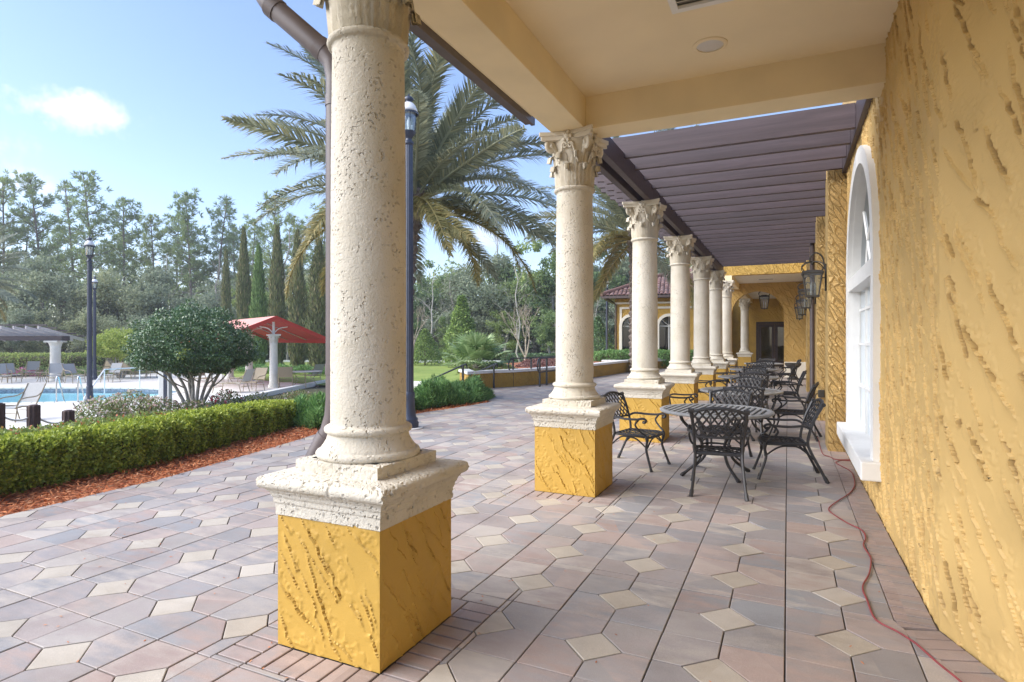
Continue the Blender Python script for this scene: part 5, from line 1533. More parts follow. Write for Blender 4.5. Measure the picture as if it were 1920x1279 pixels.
white_curb('low white curb on the far side of the juniper bed beside the lawn', [wp(640, 29), wp(730, 27.0), wp(800, 26.2), wp(850, 25.4)], .30)
white_curb('low white curb along the far edge of the bright lawn', [wp(690, 56.5), wp(780, 56), wp(960, 55.5), wp(1110, 55)], .22)
white_curb('white curb along the far lawn edge behind the red canopy', [wp(480, 57), wp(560, 56.8), wp(640, 56.6)], .2)
white_curb('white curb between the rose bed and the pool deck', [wp(370, 19.0), wp(440, 20.8), wp(520, 24.4), wp(602, 29.4), wp(640, 32)], .12)
def stair_rail(label, top, post_base, low):
    t = empty('handrail', label, 'handrail', post_base); o = Vector(post_base)
    m = MB(); m.tube(spline([Vector(top) - o + Vector((.12, .0, -.06)), Vector(top) - o + Vector((.1, 0, 0)), Vector(top) - o, Vector(low) - o], 3), .024, 6); m.build('rail', M['rail'], t, 40)
    m = MB(); m.box(-.022, .022, -.022, .022, 0, top[2] - o.z - .01); m.build('rail_post', M['rail'], t)
    q = Vector(low) - o; m = MB(); m.box(q.x - .022, q.x + .022, q.y - .022, q.y + .022, q.z - .9, q.z); m.build('rail_post', M['rail'], t)
bx_, by_ = gp(926, 728); d = -bx_ * ST + by_ * CT
tx, ty = wp(870, 19.8)
stair_rail('black stair handrail left of the looped ramp rails, right one of two', (bx_, by_, zp(684, d)), (bx_, by_, 0), (tx, ty, zp(708, 19.8)))
ax, ay = wp(868, 15.6); tx, ty = wp(808, 16.6)
stair_rail('black stair handrail rising from behind the juniper bed, left one of two', (ax, ay, zp(685, 15.6)), (ax, ay, -.08), (tx, ty, zp(712, 16.6)))
def loop_rail(label, p0, p1, p2, h=.90):
    t = empty('ramp_rail', label, 'handrail', (*p0, 0)); o = Vector((*p0, 0))
    a = Vector((*p0, 0)) - o; b = Vector((*p1, 0)) - o; c = Vector((*p2, 0)) - o; dr = (b - a).normalized()
    pre = a - dr * .16
    m = MB(); pts = [c + Vector((0, 0, h)), b + Vector((0, 0, h)), a + Vector((0, 0, h))]
    for i in range(7):
        w = math.pi / 2 - i * math.pi / 6
        pts.append(a + Vector((0, 0, h - .22)) - dr * (.02 + .20 * math.cos(w)) + Vector((0, 0, .22 * math.sin(w))))
    pts += [a + Vector((0, 0, h - .44)), b + Vector((0, 0, h - .44)), c + Vector((0, 0, h - .44))]
    m.tube(pts, .022, 6); m.build('rail', M['rail'], t, 40)
    for p in (a, b, c):
        m = MB(); m.box(p.x - .025, p.x + .025, p.y - .025, p.y + .025, 0, h - .01); m.build('rail_post', M['rail'], t)
loop_rail('black ramp rail with a looped end, left of the two beside the second column', gp(962, 725), gp(996, 722), wp(1080, 22.5))
loop_rail('black ramp rail with a looped end, right of the two, partly behind the second column', gp(1012, 725.5), gp(1025, 722.5), wp(1090, 22.0))

# ================================================================== PAVILION WITH TILED ROOF
pv = empty('tiled_pavilion', 'ochre pavilion with arched windows and a red brown tile roof behind the columns', 'building', (*wp(1153, 34.5), -.05), TH * .35)
PVL, PVD, PE_ = 6.3, 8.0, 3.95
m = MB()
pv_y0 = 0.0
ops = [(.95, 1.05), (3.05, 1.05), (5.15, 1.05)]       # opening centre and width
def arch_face(m, x0, x1, z1, ops, rise=2.35, n=14):
    cuts = [x0]
    for c, w in ops: cuts += [c - w / 2, c + w / 2]
    cuts.append(x1)
    for i in range(0, len(cuts), 2): m.add([(cuts[i], 0, 0), (cuts[i + 1], 0, 0), (cuts[i + 1], 0, z1), (cuts[i], 0, z1)], [(0, 1, 2, 3)])
    for c, w in ops:
        r = w / 2; vs = []
        for i in range(n + 1):
            a = math.pi * i / n; vs += [(c - r * math.cos(a), 0, rise + r * math.sin(a)), (c - r + w * i / n, 0, z1)]
        m.add(vs, [(2 * i, 2 * i + 2, 2 * i + 3, 2 * i + 1) for i in range(n)])
arch_face(m, 0, PVL, PE_, ops)
m.add([(0, 0, 0), (0, PVD, 0), (0, PVD, PE_), (0, 0, PE_)], [(3, 2, 1, 0)])
m.build('wall', M['stucco_r'], pv)
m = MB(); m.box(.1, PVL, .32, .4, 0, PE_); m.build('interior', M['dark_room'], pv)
for c, w in ops:
    o = arch_ring(w / 2, w / 2 + .16, 2.35, 0, -.03, .2, 16); o.xform(Matrix.Rotation(-math.pi / 2, 4, 'Z') @ Matrix.Identity(4))
    o.v = [(c + x, -.06 + (y + .0), z) for x, y, z in o.v]; o.v = [(x, min(.2, y + .05), z) for x, y, z in o.v]
    f = o.build('window_surround', M['cream_trim'], pv, 30)
    m = MB(); m.add([(c - w / 2, .15, 0), (c + w / 2, .15, 0)] + [(c + w / 2 * math.cos(math.pi * i / 14), .15, 2.35 + w / 2 * math.sin(math.pi * i / 14)) for i in range(15)], [tuple(range(17))]); m.build('pane', M['pane'], f)
    m = MB()
    m.box(c - w / 2, c + w / 2, .11, .14, 2.3, 2.36); m.box(c - .03, c + .03, .11, .14, 0, 2.299)
    for a in (40, 90, 140): m.tube([(c, .125, 2.36), (c + (w / 2) * math.cos(math.radians(a)), .125, 2.36 + (w / 2) * math.sin(math.radians(a)))], .018, 4)
    m.build('muntin', M['white'], f)
m = MB(); m.box(.28, .40, -.05, 0, 0, 3.45); m.box(.401, PVL, -.05, 0, 3.33, 3.45); m.box(-.02, PVL, -.08, 0, 3.62, 3.72); m.build('trim', M['cream_trim'], pv)
m = MB()
for x in (2.0, 4.1): m.lathe([(.02, -.05), (.17, -.03), (.2, 0)], 18, 0, 0); 
m = MB(); m.lathe([(.2, 0), (.19, .04), (.1, .06), (.02, .065)], 18); m.xform(Matrix.Translation((2.0, 0, 3.0)) @ Matrix.Rotation(math.pi / 2, 4, 'X')); m.build('medallion', M['cream_trim'], pv, 40)
m = MB(); m.box(1.83, 2.17, -.06, 0, 0, 2.25); m.box(1.78, 2.22, -.09, 0, 2.251, 2.42); m.build('pier', M['cream_trim'], pv)
OV = .7
m = MB(); m.box(-OV, PVL, -OV, -OV + .12, PE_ - .02, PE_ + .12); m.box(-OV, -OV + .12, -OV + .121, PVD, PE_ - .02, PE_ + .12); m.box(-OV + .12, PVL, -OV + .121, PVD, PE_ + .02, PE_ + .05); m.build('eave', M['brown_metal'], pv)
m = MB(); m.tube([(-.5, -.6, PE_), (-.25, -.3, PE_ - .1), (.06, -.09, PE_ - .35), (.08, -.08, 0.1)], .05, 8); m.build('downspout', M['door'], pv, 40)
SL = .42
nx, ny = 30, 11
HR = PVD / 2 + OV
tile = MB(); tw = (PVL + OV) / nx
pp = [(tw * .5 * math.cos(math.pi * i / 6), .085 * math.sin(math.pi * i / 6)) for i in range(7)]
tl = HR / ny * 1.08
tile.add([(x, 0, z + .035) for x, z in pp] + [(x * .86, tl, z * .9 + tl * SL) for x, z in pp] + [(x, 0, z + .0) for x, z in pp], [(i, i + 1, 8 + i, 7 + i) for i in range(6)] + [(14 + i, 14 + i + 1, i + 1, i) for i in range(6)])
def mat_tile():
    m_, N, L, B = newmat('clay_roof_tile'); oi = nd(N, 'ShaderNodeObjectInfo')
    L.new(ramp(N, L, oi.outputs['Random'], [(0, (.12, .07, .06)), (.35, (.19, .105, .092)), (.7, (.25, .165, .15)), (1, (.15, .095, .09))]), B.inputs['Base Color']); B.inputs['Roughness'].default_value = .8
    return m_
tme = tile.mesh('roof_tile', mat_tile(), 50)
for j in range(ny):
    for i in range(nx):
        x = -OV + tw * (i + .5); y = -OV + HR / ny * j
        if x - (-OV) < (y + OV) - .1: continue         # hip corner
        link('roof_tile', tme, pv, (x, y - .02, PE_ + .10 + (y + OV) * SL + random.uniform(-.006, .006)))
m = MB(); m.add([(-OV, -OV, PE_ + .1), (PVL, -OV, PE_ + .1), (PVL, -OV + HR, PE_ + .1 + HR * SL), (-OV + HR, -OV + HR, PE_ + .1 + HR * SL), (-OV, PVD, PE_ + .1)], [(0, 1, 2, 3), (0, 3, 4)]); m.build('roof_deck', M['brown_metal'], pv)
m = MB(); m.tube([(-OV, -OV, PE_ + .2), (-OV + HR, -OV + HR, PE_ + .2 + HR * SL)], .13, 8); m.build('hip_cap', bpy.data.materials['roof_tile_clay'], pv, 40)

# ================================================================== VEGETATION
LF = {}
LF['hedge'] = mat_leaf('boxwood_leaf', [(0, (.06, .085, .012)), (.35, (.12, .16, .022)), (.75, (.21, .25, .035)), (1, (.34, .36, .065))], .45, .35, gain=1.9)
LF['hedge_red'] = mat_leaf('ground_cover_leaf', [(0, (.075, .11, .03)), (.5, (.15, .20, .05)), (.9, (.24, .28, .08)), (.95, (.36, .07, .03)), (1, (.42, .12, .06))], .5, .3, gain=1.5)
LF['juniper'] = mat_leaf('juniper_spray', [(0, (.04, .085, .03)), (.5, (.075, .15, .045)), (1, (.14, .22, .07))], .6, .25, gain=2.0)
LF['rose'] = mat_leaf('rose_leaf', [(0, (.07, .10, .035)), (.5, (.13, .16, .055)), (.85, (.20, .22, .09)), (1, (.26, .12, .07))], .5, .3, gain=1.8)
LF['petal'] = mat_leaf('rose_petal', [(0, (.75, .70, .64)), (.6, (.72, .60, .56)), (1, (.62, .36, .36))], .6, .3)
LF['petal_red'] = mat_leaf('pink_petal', [(0, (.55, .04, .09)), (1, (.65, .16, .2))], .6, .3)
LF['azalea'] = mat_leaf('azalea_petal', [(0, (.45, .08, .25)), (1, (.6, .2, .42))], .6, .3)
LF['holly'] = mat_leaf('dark_glossy_leaf', [(0, (.025, .055, .025)), (.5, (.045, .085, .035)), (.85, (.075, .125, .05)), (1, (.13, .19, .07))], .3, .15, spec=.6, gain=2.0)
LF['lime'] = mat_leaf('lime_leaf', [(0, (.13, .17, .035)), (.5, (.23, .28, .06)), (1, (.36, .38, .11))], .5, .35, gain=1.9)
LF['pine'] = mat_leaf('pine_needle', [(0, (.065, .095, .045)), (.5, (.10, .135, .055)), (1, (.165, .19, .075))], .7, .45, .22, gain=2.3)
LF['oak'] = mat_leaf('oak_leaf', [(0, (.075, .095, .06)), (.5, (.125, .145, .09)), (1, (.21, .225, .15))], .7, .45, .16, gain=2.2)
LF['wood'] = mat_leaf('woodland_leaf', [(0, (.055, .085, .035)), (.5, (.095, .135, .05)), (1, (.18, .22, .085))], .7, .45, .25, gain=2.2)
LF['under'] = mat_leaf('undergrowth_leaf', [(0, (.05, .06, .035)), (.5, (.09, .10, .06)), (1, (.17, .17, .11))], .8, .2, gain=2.0)
LF['cypress'] = mat_leaf('cypress_spray', [(0, (.05, .058, .024)), (.4, (.078, .09, .034)), (.8, (.115, .125, .045)), (1, (.18, .14, .07))], .7, .2, .2, gain=1.9)
LF['cyp_green'] = mat_leaf('cypress_green_spray', [(0, (.05, .085, .025)), (.5, (.085, .145, .04)), (1, (.15, .21, .07))], .7, .2, .1, gain=1.8)
LF['palm'] = mat_leaf('palm_leaflet', [(0, (.12, .14, .10)), (.5, (.19, .21, .15)), (.85, (.28, .30, .22)), (1, (.34, .31, .17))], .42, .3, .15, .5, gain=1.5)
LF['palm_dry'] = mat_leaf('old_palm_leaflet', [(0, (.13, .13, .05)), (.5, (.22, .20, .07)), (1, (.34, .27, .10))], .6, .3, gain=1.2)
LF['fan'] = mat_leaf('fan_palm_leaf', [(0, (.09, .14, .06)), (.5, (.15, .21, .09)), (1, (.27, .33, .17))], .4, .25, spec=.5, gain=2.1)
LF['magnolia'] = mat_leaf('magnolia_leaf', [(0, (.07, .11, .03)), (.5, (.13, .19, .05)), (1, (.24, .31, .09))], .4, .3, gain=1.7)
LF['purple'] = mat_leaf('plum_ground_cover', [(0, (.09, .045, .045)), (.5, (.16, .075, .07)), (1, (.22, .13, .10))], .7, .2, gain=1.3)
LF['twig'] = mat_plain('twig_grey', (.30, .27, .24), .9, var=.25, scale=4)
LF['stem'] = mat_plain('hedge_stem', (.075, .07, .03), .9, var=.3, scale=20)

def shell_leaves(P, Nn, length, width, g, lift=.6, jitter=1.0):
    """leaves on a surface: mostly facing outwards, pointing every way"""
    D = randdir(len(P), g) * jitter + Nn * lift
    face = Nn + randdir(len(P), g) * .8
    return leaf_quads(P, D, face, length, width, g)

def hedge(name, label, line, w, h, n, mat, leaf=(.032, .022), zoff=0, rough=.05, seed=1, cat_='hedge', core=True, gap=0.0, group=None):
    """clipped hedge along a line of plan points"""
    g = np.random.default_rng(seed)
    L = np.array(line, float); seg = np.hypot(*np.diff(L, axis=0).T); s = np.concatenate([[0], np.cumsum(seg)])
    def at(t):
        x = np.interp(t, s, L[:, 0]); y = np.interp(t, s, L[:, 1])
        e = .05; dx = np.interp(t + e, s, L[:, 0]) - np.interp(t - e, s, L[:, 0]); dy = np.interp(t + e, s, L[:, 1]) - np.interp(t - e, s, L[:, 1])
        l = np.hypot(dx, dy) + 1e-9; return x, y, -dy / l, dx / l
    def surf(t, a, k=1.0):
        x, y, nx, ny = at(t)
        lump = 1 + .10 * np.sin(t * 5.1 + seed) + .08 * np.sin(t * 11.7 + 2 * seed) + .06 * np.sin(t * 23 + a * 3)
        c, q = np.cos(a), np.sin(a)
        u = np.sign(c) * np.abs(c) ** .55 * w / 2 * k * lump
        z = (h * .5 + np.sign(q) * np.abs(q) ** .55 * h * .5 * k * (1 + .04 * np.sin(t * 7.3 + seed)))
        z = z + gap * (1 - np.clip(z / (h * .5), 0, 1))
        gz_ = np.maximum(ground_z(x, y), -.75) + zoff
        endf = np.clip(np.minimum(t, s[-1] - t) / .18, 0, 1) ** .5
        return np.stack([x + nx * u * endf, y + ny * u * endf, gz_ + z * (.55 + .45 * endf)], -1), np.stack([nx * c, ny * c, q], -1)
    t = empty(name, label, cat_, (0, 0, 0), 0, group)
    T = g.random(n) * s[-1]
    ag = np.linspace(-.24, 1.24, 400) * math.pi; cg, qg = np.cos(ag), np.sin(ag)
    arc = np.concatenate([[0], np.cumsum(np.hypot(np.diff(np.sign(cg) * np.abs(cg) ** .55 * w / 2), np.diff(np.sign(qg) * np.abs(qg) ** .55 * h / 2)))])
    Aa = np.interp(g.random(n) * arc[-1], arc, ag)     # even over the outline
    P, Nn = surf(T, Aa)
    clump = np.sin(T * 31 + Aa * 5) * np.sin(T * 17 + Aa * 9 + 1)
    P = P + Nn * ((g.random(n) - .75) * rough + clump * rough * .35)[:, None]
    V, Fc, tt = shell_leaves(P, Nn + np.array([0, 0, .25]), leaf[0], leaf[1], g)
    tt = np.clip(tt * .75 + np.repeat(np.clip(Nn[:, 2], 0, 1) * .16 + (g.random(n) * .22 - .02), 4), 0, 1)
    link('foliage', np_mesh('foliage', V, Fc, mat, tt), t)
    if core:
        k = max(6, int(s[-1] / .25)); Tn = np.linspace(.06, s[-1] - .06, k); an = np.linspace(-.2, 1.2, 12) * math.pi
        TT, AA = np.meshgrid(Tn, an, indexing='ij'); Pc, _ = surf(TT.ravel(), AA.ravel(), .76)
        link('inner_twigs', np_mesh('inner_twigs', Pc, grid_faces(k, 12), LF['stem']), t)
    return t

hl_ = [gp(*q, -.1) for q in ((-140, 985), (0, 938), (119, 915), (208, 899), (282, 879), (327, 869), (386, 850), (480, 823), (545, 800))]
hl_ = [(x - .16, y + .04) for x, y in hl_]
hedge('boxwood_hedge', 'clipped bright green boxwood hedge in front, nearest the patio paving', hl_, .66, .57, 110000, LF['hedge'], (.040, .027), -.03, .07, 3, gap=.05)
h2 = [(x - .98, y + .5) for x, y in hl_]
hedge('low_hedge', 'low hedge with red tipped leaves behind the front boxwood hedge', h2 + [wp(600, 11.9)], .8, .58, 40000, LF['hedge_red'], (.04, .026), -.02, .09, 8)
# juniper beds
def juniper(label, poly_pts, n, seed, hgt=.42):
    g = np.random.default_rng(seed)
    P2 = np.array(poly_pts); c = P2.mean(0)
    tri = g.integers(len(P2), size=n); a = P2[tri]; b = P2[(tri + 1) % len(P2)]
    r1 = np.sqrt(g.random(n))[:, None]; r2 = g.random(n)[:, None]
    Q = c * (1 - r1) + a * r1 * (1 - r2) + b * r1 * r2
    edge = 1 - r1[:, 0] ** 5
    lum = .65 + .35 * np.sin(Q[:, 0] * 4.3 + seed) * np.sin(Q[:, 1] * 3.7) + .2 * np.sin(Q[:, 0] * 11 + Q[:, 1] * 9)
    z = np.maximum(ground_z(Q[:, 0], Q[:, 1]), -.75) + hgt * lum * (.25 + .75 * edge) * (.55 + .45 * g.random(n))
    out = unit(np.concatenate([(Q - c), np.full((n, 1), .9)], 1)) ; out[:, 2] += .5
    D = out * .8 + randdir(n, g) * .7
    P = np.concatenate([Q, z[:, None]], 1)
    parts = []
    for k in range(3):
        parts.append(leaf_quads(P + randdir(n, g) * .04, D + randdir(n, g) * .45, randdir(n, g), .12, .022, g))
    V, Fc, t = cat(parts)
    o = empty('juniper', label, 'shrub')
    link('foliage', np_mesh('foliage', V, Fc, LF['juniper'], t), o)
    k = len(P2)
    m = MB(); m.add([(x * .9 + c[0] * .1, y * .9 + c[1] * .1, float(np.maximum(ground_z(x, y), -.75)) - .02) for x, y in P2] + [(x * .8 + c[0] * .2, y * .8 + c[1] * .2, float(np.maximum(ground_z(x, y), -.75)) + hgt * .36) for x, y in P2] + [(c[0], c[1], float(ground_z(c[0], c[1])) + hgt * .42)],
                    [(i, (i + 1) % k, k + (i + 1) % k, k + i) for i in range(k)] + [(k + i, k + (i + 1) % k, 2 * k) for i in range(k)])
    m.build('inner_twigs', LF['stem'], o)
juniper('low spreading green juniper left of the downspout at the end of the boxwood hedge', [wp(548, 10.6), wp(590, 9.9), wp(640, 10.0), wp(690, 10.6), wp(650, 12.4), wp(585, 13.2), wp(550, 12.0)], 9000, 2, .62)
juniper('dense green juniper bed to the right of the nearest lamp post', [wp(725, 11.2), wp(778, 12.5), wp(850, 13.4), wp(905, 14.4), wp(922, 15.2), wp(890, 16.4), wp(800, 16.6), wp(710, 14.2)], 15000, 4, .58)

# roses
def rose(label, px, d, w, hgt, n, nf, petal, seed, zb=None):
    hgt *= 1.5
    g = np.random.default_rng(seed)
    x, y = wp(px, d); z = float(np.maximum(ground_z(np.array(x), np.array(y)), -.75)) if zb is None else zb
    o = empty('rose_bush', label, 'shrub', (x, y, z), 0, None)
    def pts(n, k0):
        D = randdir(n, g); D[:, 2] = np.abs(D[:, 2])
        r = k0 + (1 - k0) * g.random(n) ** .5
        return D * r[:, None] * np.array([w / 2, w / 2 * .8, hgt]), D
    P, D = pts(n, .45)
    V, Fc, t = shell_leaves(P, D, .055, .036, g)
    link('foliage', np_mesh('foliage', V, Fc, LF['rose'], t), o)
    P, D = pts(nf, .93); parts = []
    for k in range(5): parts.append(leaf_quads(P, D * .6 + randdir(nf, g), D + randdir(nf, g) * .4, .05, .045, g))
    V, Fc, t = cat(parts); f = link('blossoms', np_mesh('blossoms', V, Fc, petal, t), o); tag(f, kind='stuff')
    m = MB()
    for k in range(14):
        a = TAU * k / 14; m.tube([(0.05 * math.cos(a), .05 * math.sin(a), -.05), (.25 * w * math.cos(a), .2 * w * math.sin(a), hgt * .5), (.38 * w * math.cos(a + .3), .3 * w * math.sin(a + .3), hgt * .85)], .007, 4)
    m.build('canes', LF['stem'], o)
rose('white rose bush left of the group, behind the rope posts', 190, 13.6, 1.7, .62, 3200, 120, LF['petal'], 1)
rose('pale rose bush in front of the tall navy lamp post', 245, 14.6, 1.7, .66, 3200, 150, LF['petal'], 2)
rose('pale rose bush before the white box post', 300, 14.4, 1.5, .55, 2600, 130, LF['petal'], 3)
rose('rose bush at the foot of the dark round tree', 365, 14.6, 1.4, .5, 2400, 60, LF['petal'], 4)
rose('pink red rose bush right of the dark round tree', 425, 15.4, 1.3, .62, 2400, 55, LF['petal_red'], 5)
rose('rose bush near the white curb before the red canopy', 485, 16.4, 1.6, .5, 2400, 30, LF['petal'], 6)
rose('rose bush nearest the downspout at the white curb', 560, 17.4, 1.7, .5, 2400, 25, LF['petal'], 7)

# ---- generic trees
def limb_tree(g, trunk, n_limbs, height, spread, r0, mb, start=.3, sides=6, wob=.15, levels=2, up=.6):
    """returns limb end points; adds tapered limbs to mb"""
    ends = []
    def grow(p, d, L, r, lev):
        k = 5; pts = [p]; q = Vector(p); dd = Vector(d)
        for i in range(k):
            dd = (dd + Vector(g.normal(size=3)) * wob + Vector((0, 0, .05))).normalized(); q = q + dd * (L / k); pts.append(q.copy())
        mb.tube(pts, [r * (1 - .62 * i / k) for i in range(k + 1)], sides if lev == 0 else max(4, sides - 2))
        if lev >= levels: ends.extend(pts[2:]); return
        for j in range(3 if lev else 2):
            i = int(g.integers(2, k + 1)); a = Vector(g.normal(size=3)); nd_ = (dd * .8 + a.normalized() * .75 + Vector((0, 0, .15))).normalized()
            grow(pts[i], nd_, L * (.55 + .2 * g.random()), r * .45, lev + 1)
        ends.append(pts[-1])
    for i in range(n_limbs):
        a = TAU * (i + g.random() * .7) / n_limbs
        t = start + (1 - start) * (i + .5) / n_limbs
        grow(trunk(t), Vector((math.cos(a), math.sin(a), up + .5 * g.random())).normalized(), spread * (.7 + .5 * g.random()), r0 * (1 - t) + r0 * .25, 0)
    return ends
def make_oak(seed, hgt, spread, n, leaf, mat, bark, sparse=1.0, low=.18):
    """broad crown made of many leaf clumps with gaps"""
    g = np.random.default_rng(seed); mb = MB()
    tr = [Vector((0, 0, -.3))]
    for i in range(6): tr.append(Vector((g.normal() * .12 * hgt / 8, g.normal() * .12 * hgt / 8, hgt * .62 * (i + 1) / 6)))
    mb.tube(tr, [hgt * .03 * (1 - .7 * i / 6) for i in range(7)], 8)
    trunk = lambda t: tr[min(6, max(1, int(t * 6)))]
    ends = limb_tree(g, trunk, 7, hgt, spread * .55, hgt * .014, mb, .35)
    nc = int(70 * sparse); parts = []
    cents = np.array([tuple(e) for e in ends]); cents = cents[g.integers(len(cents), size=nc // 2)]
    rnd = randdir(nc - len(cents), g) * (g.random(nc - len(cents)) ** .4)[:, None] * np.array([spread, spread, hgt * .42]) + np.array([0, 0, hgt * .57])
    C = np.concatenate([cents, rnd]); C[:, 2] = np.clip(C[:, 2], hgt * low, hgt)
    per = n // len(C)
    for c in C:
        r = spread * (.14 + .17 * g.random())
        D = randdir(per, g); P = c + D * (r * g.random(per) ** .45)[:, None] * np.array([1, 1, .62])
        V, Fc, t = leaf_quads(P, randdir(per, g) + D * .5 + np.array([0, 0, -.15]), D + np.array([0, 0, .6]) + randdir(per, g) * .5, leaf, leaf * .55, g)
        parts.append((V, Fc, np.clip(t * .7 + .3 * g.random(), 0, 1)))
    V, Fc, t = cat(parts)
    return np_mesh('crown', V, Fc, mat, t), mb.mesh('trunk', bark, True)
def make_pine(seed, hgt, dens=1.0):
    g = np.random.default_rng(seed); mb = MB()
    lean = g.normal(size=2) * .03
    tr = [Vector((lean[0] * hgt * (i / 8) ** 2, lean[1] * hgt * (i / 8) ** 2, hgt * i / 8 - .3)) for i in range(9)]
    mb.tube(tr, [.17 * (1 - .85 * i / 8) * hgt / 18 + .02 for i in range(9)], 6)
    parts = []; z = hgt * (.34 + .12 * g.random())
    while z < hgt * .985:
        f = (z / hgt - .34) / .66
        for b in range(int(3 + 2 * g.random())):
            a = g.random() * TAU; L = hgt * (.155 * (1 - f) ** .75 + .025) * (.55 + .7 * g.random())
            if g.random() > dens: continue
            i = min(7, int(z / hgt * 8)); base = tr[i].lerp(tr[i + 1], z / hgt * 8 - i)
            d = Vector((math.cos(a), math.sin(a), .15 + .55 * f))
            tip = base + d * L + Vector((0, 0, L * .15))
            mb.tube([base, base.lerp(tip, .55) + Vector((0, 0, -L * .05)), tip], [.045, .03, .012], 4)
            nt_ = 2 + int(L / .55)
            for q in range(nt_):
                c = base.lerp(tip, .35 + .68 * q / max(1, nt_ - 1)) + Vector(g.normal(size=3)) * .18
                k = 22; D = unit(randdir(k, g) + np.array([d.x * .7, d.y * .7, .55]))
                P = np.array(c)[None] + D * .05
                V, Fc, t = leaf_quads(P, D, randdir(k, g), .50, .075, g); parts.append((V, Fc, np.clip(t * .6 + .4 * g.random(), 0, 1)))
        z += hgt * (.022 + .022 * g.random())
    c = np.array(tr[-1]); k = 40; D = unit(randdir(k, g) * .7 + np.array([0, 0, .8])); parts.append(leaf_quads(np.repeat(c[None], k, 0) - D * .1, D, randdir(k, g), .6, .07, g))
    V, Fc, t = cat(parts)
    return np_mesh('crown', V, Fc, LF['pine'], t), mb.mesh('trunk', M['bark'], True)
def make_bare(seed, hgt, mat):
    g = np.random.default_rng(seed); mb = MB()
    tr = [Vector((g.normal() * .02 * hgt, g.normal() * .02 * hgt, hgt * i / 7 - .3)) for i in range(8)]
    mb.tube(tr, [hgt * .011 * (1 - .85 * i / 7) + .012 for i in range(8)], 6)
    limb_tree(g, lambda t: tr[min(7, max(1, int(t * 7)))], 13, hgt, hgt * .22, hgt * .0045, mb, .28, 4, .2, 2, .9)
    return mb.mesh('trunk', mat, True)
def tree(name, label, cr, tk, px, d, sc=1.0, rz=0, group=None, sz=None):
    x, y = wp(px, d); z = float(np.maximum(ground_z(np.array(x), np.array(y)), -.75))
    t = empty(name, label, 'tree', (x, y, z), rz, group); t.scale = (sc, sc, sz or sc)
    if tk: link('trunk', tk, t)
    if cr: link('crown', cr, t)
    return t

pines = [make_pine(100 + i, 18, (1, .8, .95, .55, .9, .75)[i]) for i in range(6)]
oaks = [make_oak(200 + i, 9, 4.6, 9000, .30, LF['oak'], M['bark'], 1.0) for i in range(3)]
woods = [make_oak(300 + i, 11, 3.8, 8000, .30, LF['wood'], M['bark_pale'], .9, .25) for i in range(4)]
bares = [make_bare(400 + i, 12, (M['bark_pale'], LF['twig'], LF['twig'])[i]) for i in range(3)]

# named pines of the skyline: (column, top row, distance, kind, where)
PN = [(8, 328, 74, 0, 'leftmost on the skyline at the left picture edge'), (40, 388, 80, 3, 'thin crowned, between the two leftmost tall ones'), (82, 330, 76, 2, 'full crowned, left of the tall navy lamp post'), (142, 340, 82, 3, 'thin and half bare, right above the tall navy lamp post'),
      (178, 326, 74, 1, 'tall layered, just right of the tall navy lamp post'), (234, 368, 80, 4, 'slim topped, above the pale topiary'), (292, 404, 78, 2, 'short, above the left side of the dark round tree'), (330, 400, 84, 4, 'small, above the middle of the dark round tree'),
      (360, 360, 76, 0, 'pointed, above the right half of the dark round tree'), (404, 368, 78, 1, 'tall and open, left of the cypress row'), (440, 420, 86, 4, 'short, behind the gap between the first two cypresses'), (508, 352, 76, 5, 'tall open, rising behind the third cypress'), (560, 400, 84, 2, 'behind the fourth and fifth cypress'), (604, 390, 80, 0, 'behind the rightmost cypress by the downspout'),
      (-40, 350, 78, 2, 'just outside the left edge'), (215, 430, 90, 2, 'low, behind the gap right of the tall lamp post'), (110, 420, 92, 4, 'low, behind the tall lamp post'), (470, 410, 92, 0, 'low, behind the second and third cypress')]
for i, (px, top, d, k, w) in enumerate(PN):
    hh = zp(top, d) + .7
    tree('pine_tree', 'pine tree in the wood, ' + w, *pines[k], px, d, hh / 18.1, i * 1.7, 'pines of the skyline', hh / 18.1)
# grey green live oaks in front of the pines
OK_ = [(-60, 52, 470), (45, 50, 480), (120, 54, 462), (200, 52, 480), (262, 56, 470), (330, 53, 520), (395, 58, 530), (20, 44, 560), (90, 46, 575), (170, 47, 560), (240, 46, 575), (310, 45, 580)]
for i, (px, d, top) in enumerate(OK_):
    hh = zp(top, d) + .7
    w = ('partly out of the left edge', 'behind the small trellis pergola', 'left behind the tall navy lamp post', 'right behind the lamp post pair', 'above the pale topiary', 'above the left of the dark round tree', 'above the right of the dark round tree', 'lower, above the left end of the trellis', 'lower, above the white pergola column', 'lower, just left of the pale topiary', 'lower, behind the pale topiary', 'lower, behind the dark round tree')[i]
    tree('live_oak', 'grey green bushy oak at the wood edge, ' + w, *oaks[i % 3], px, d, hh / 10.2 * 1.0, i * 2.1, 'grey green oaks at the wood edge')
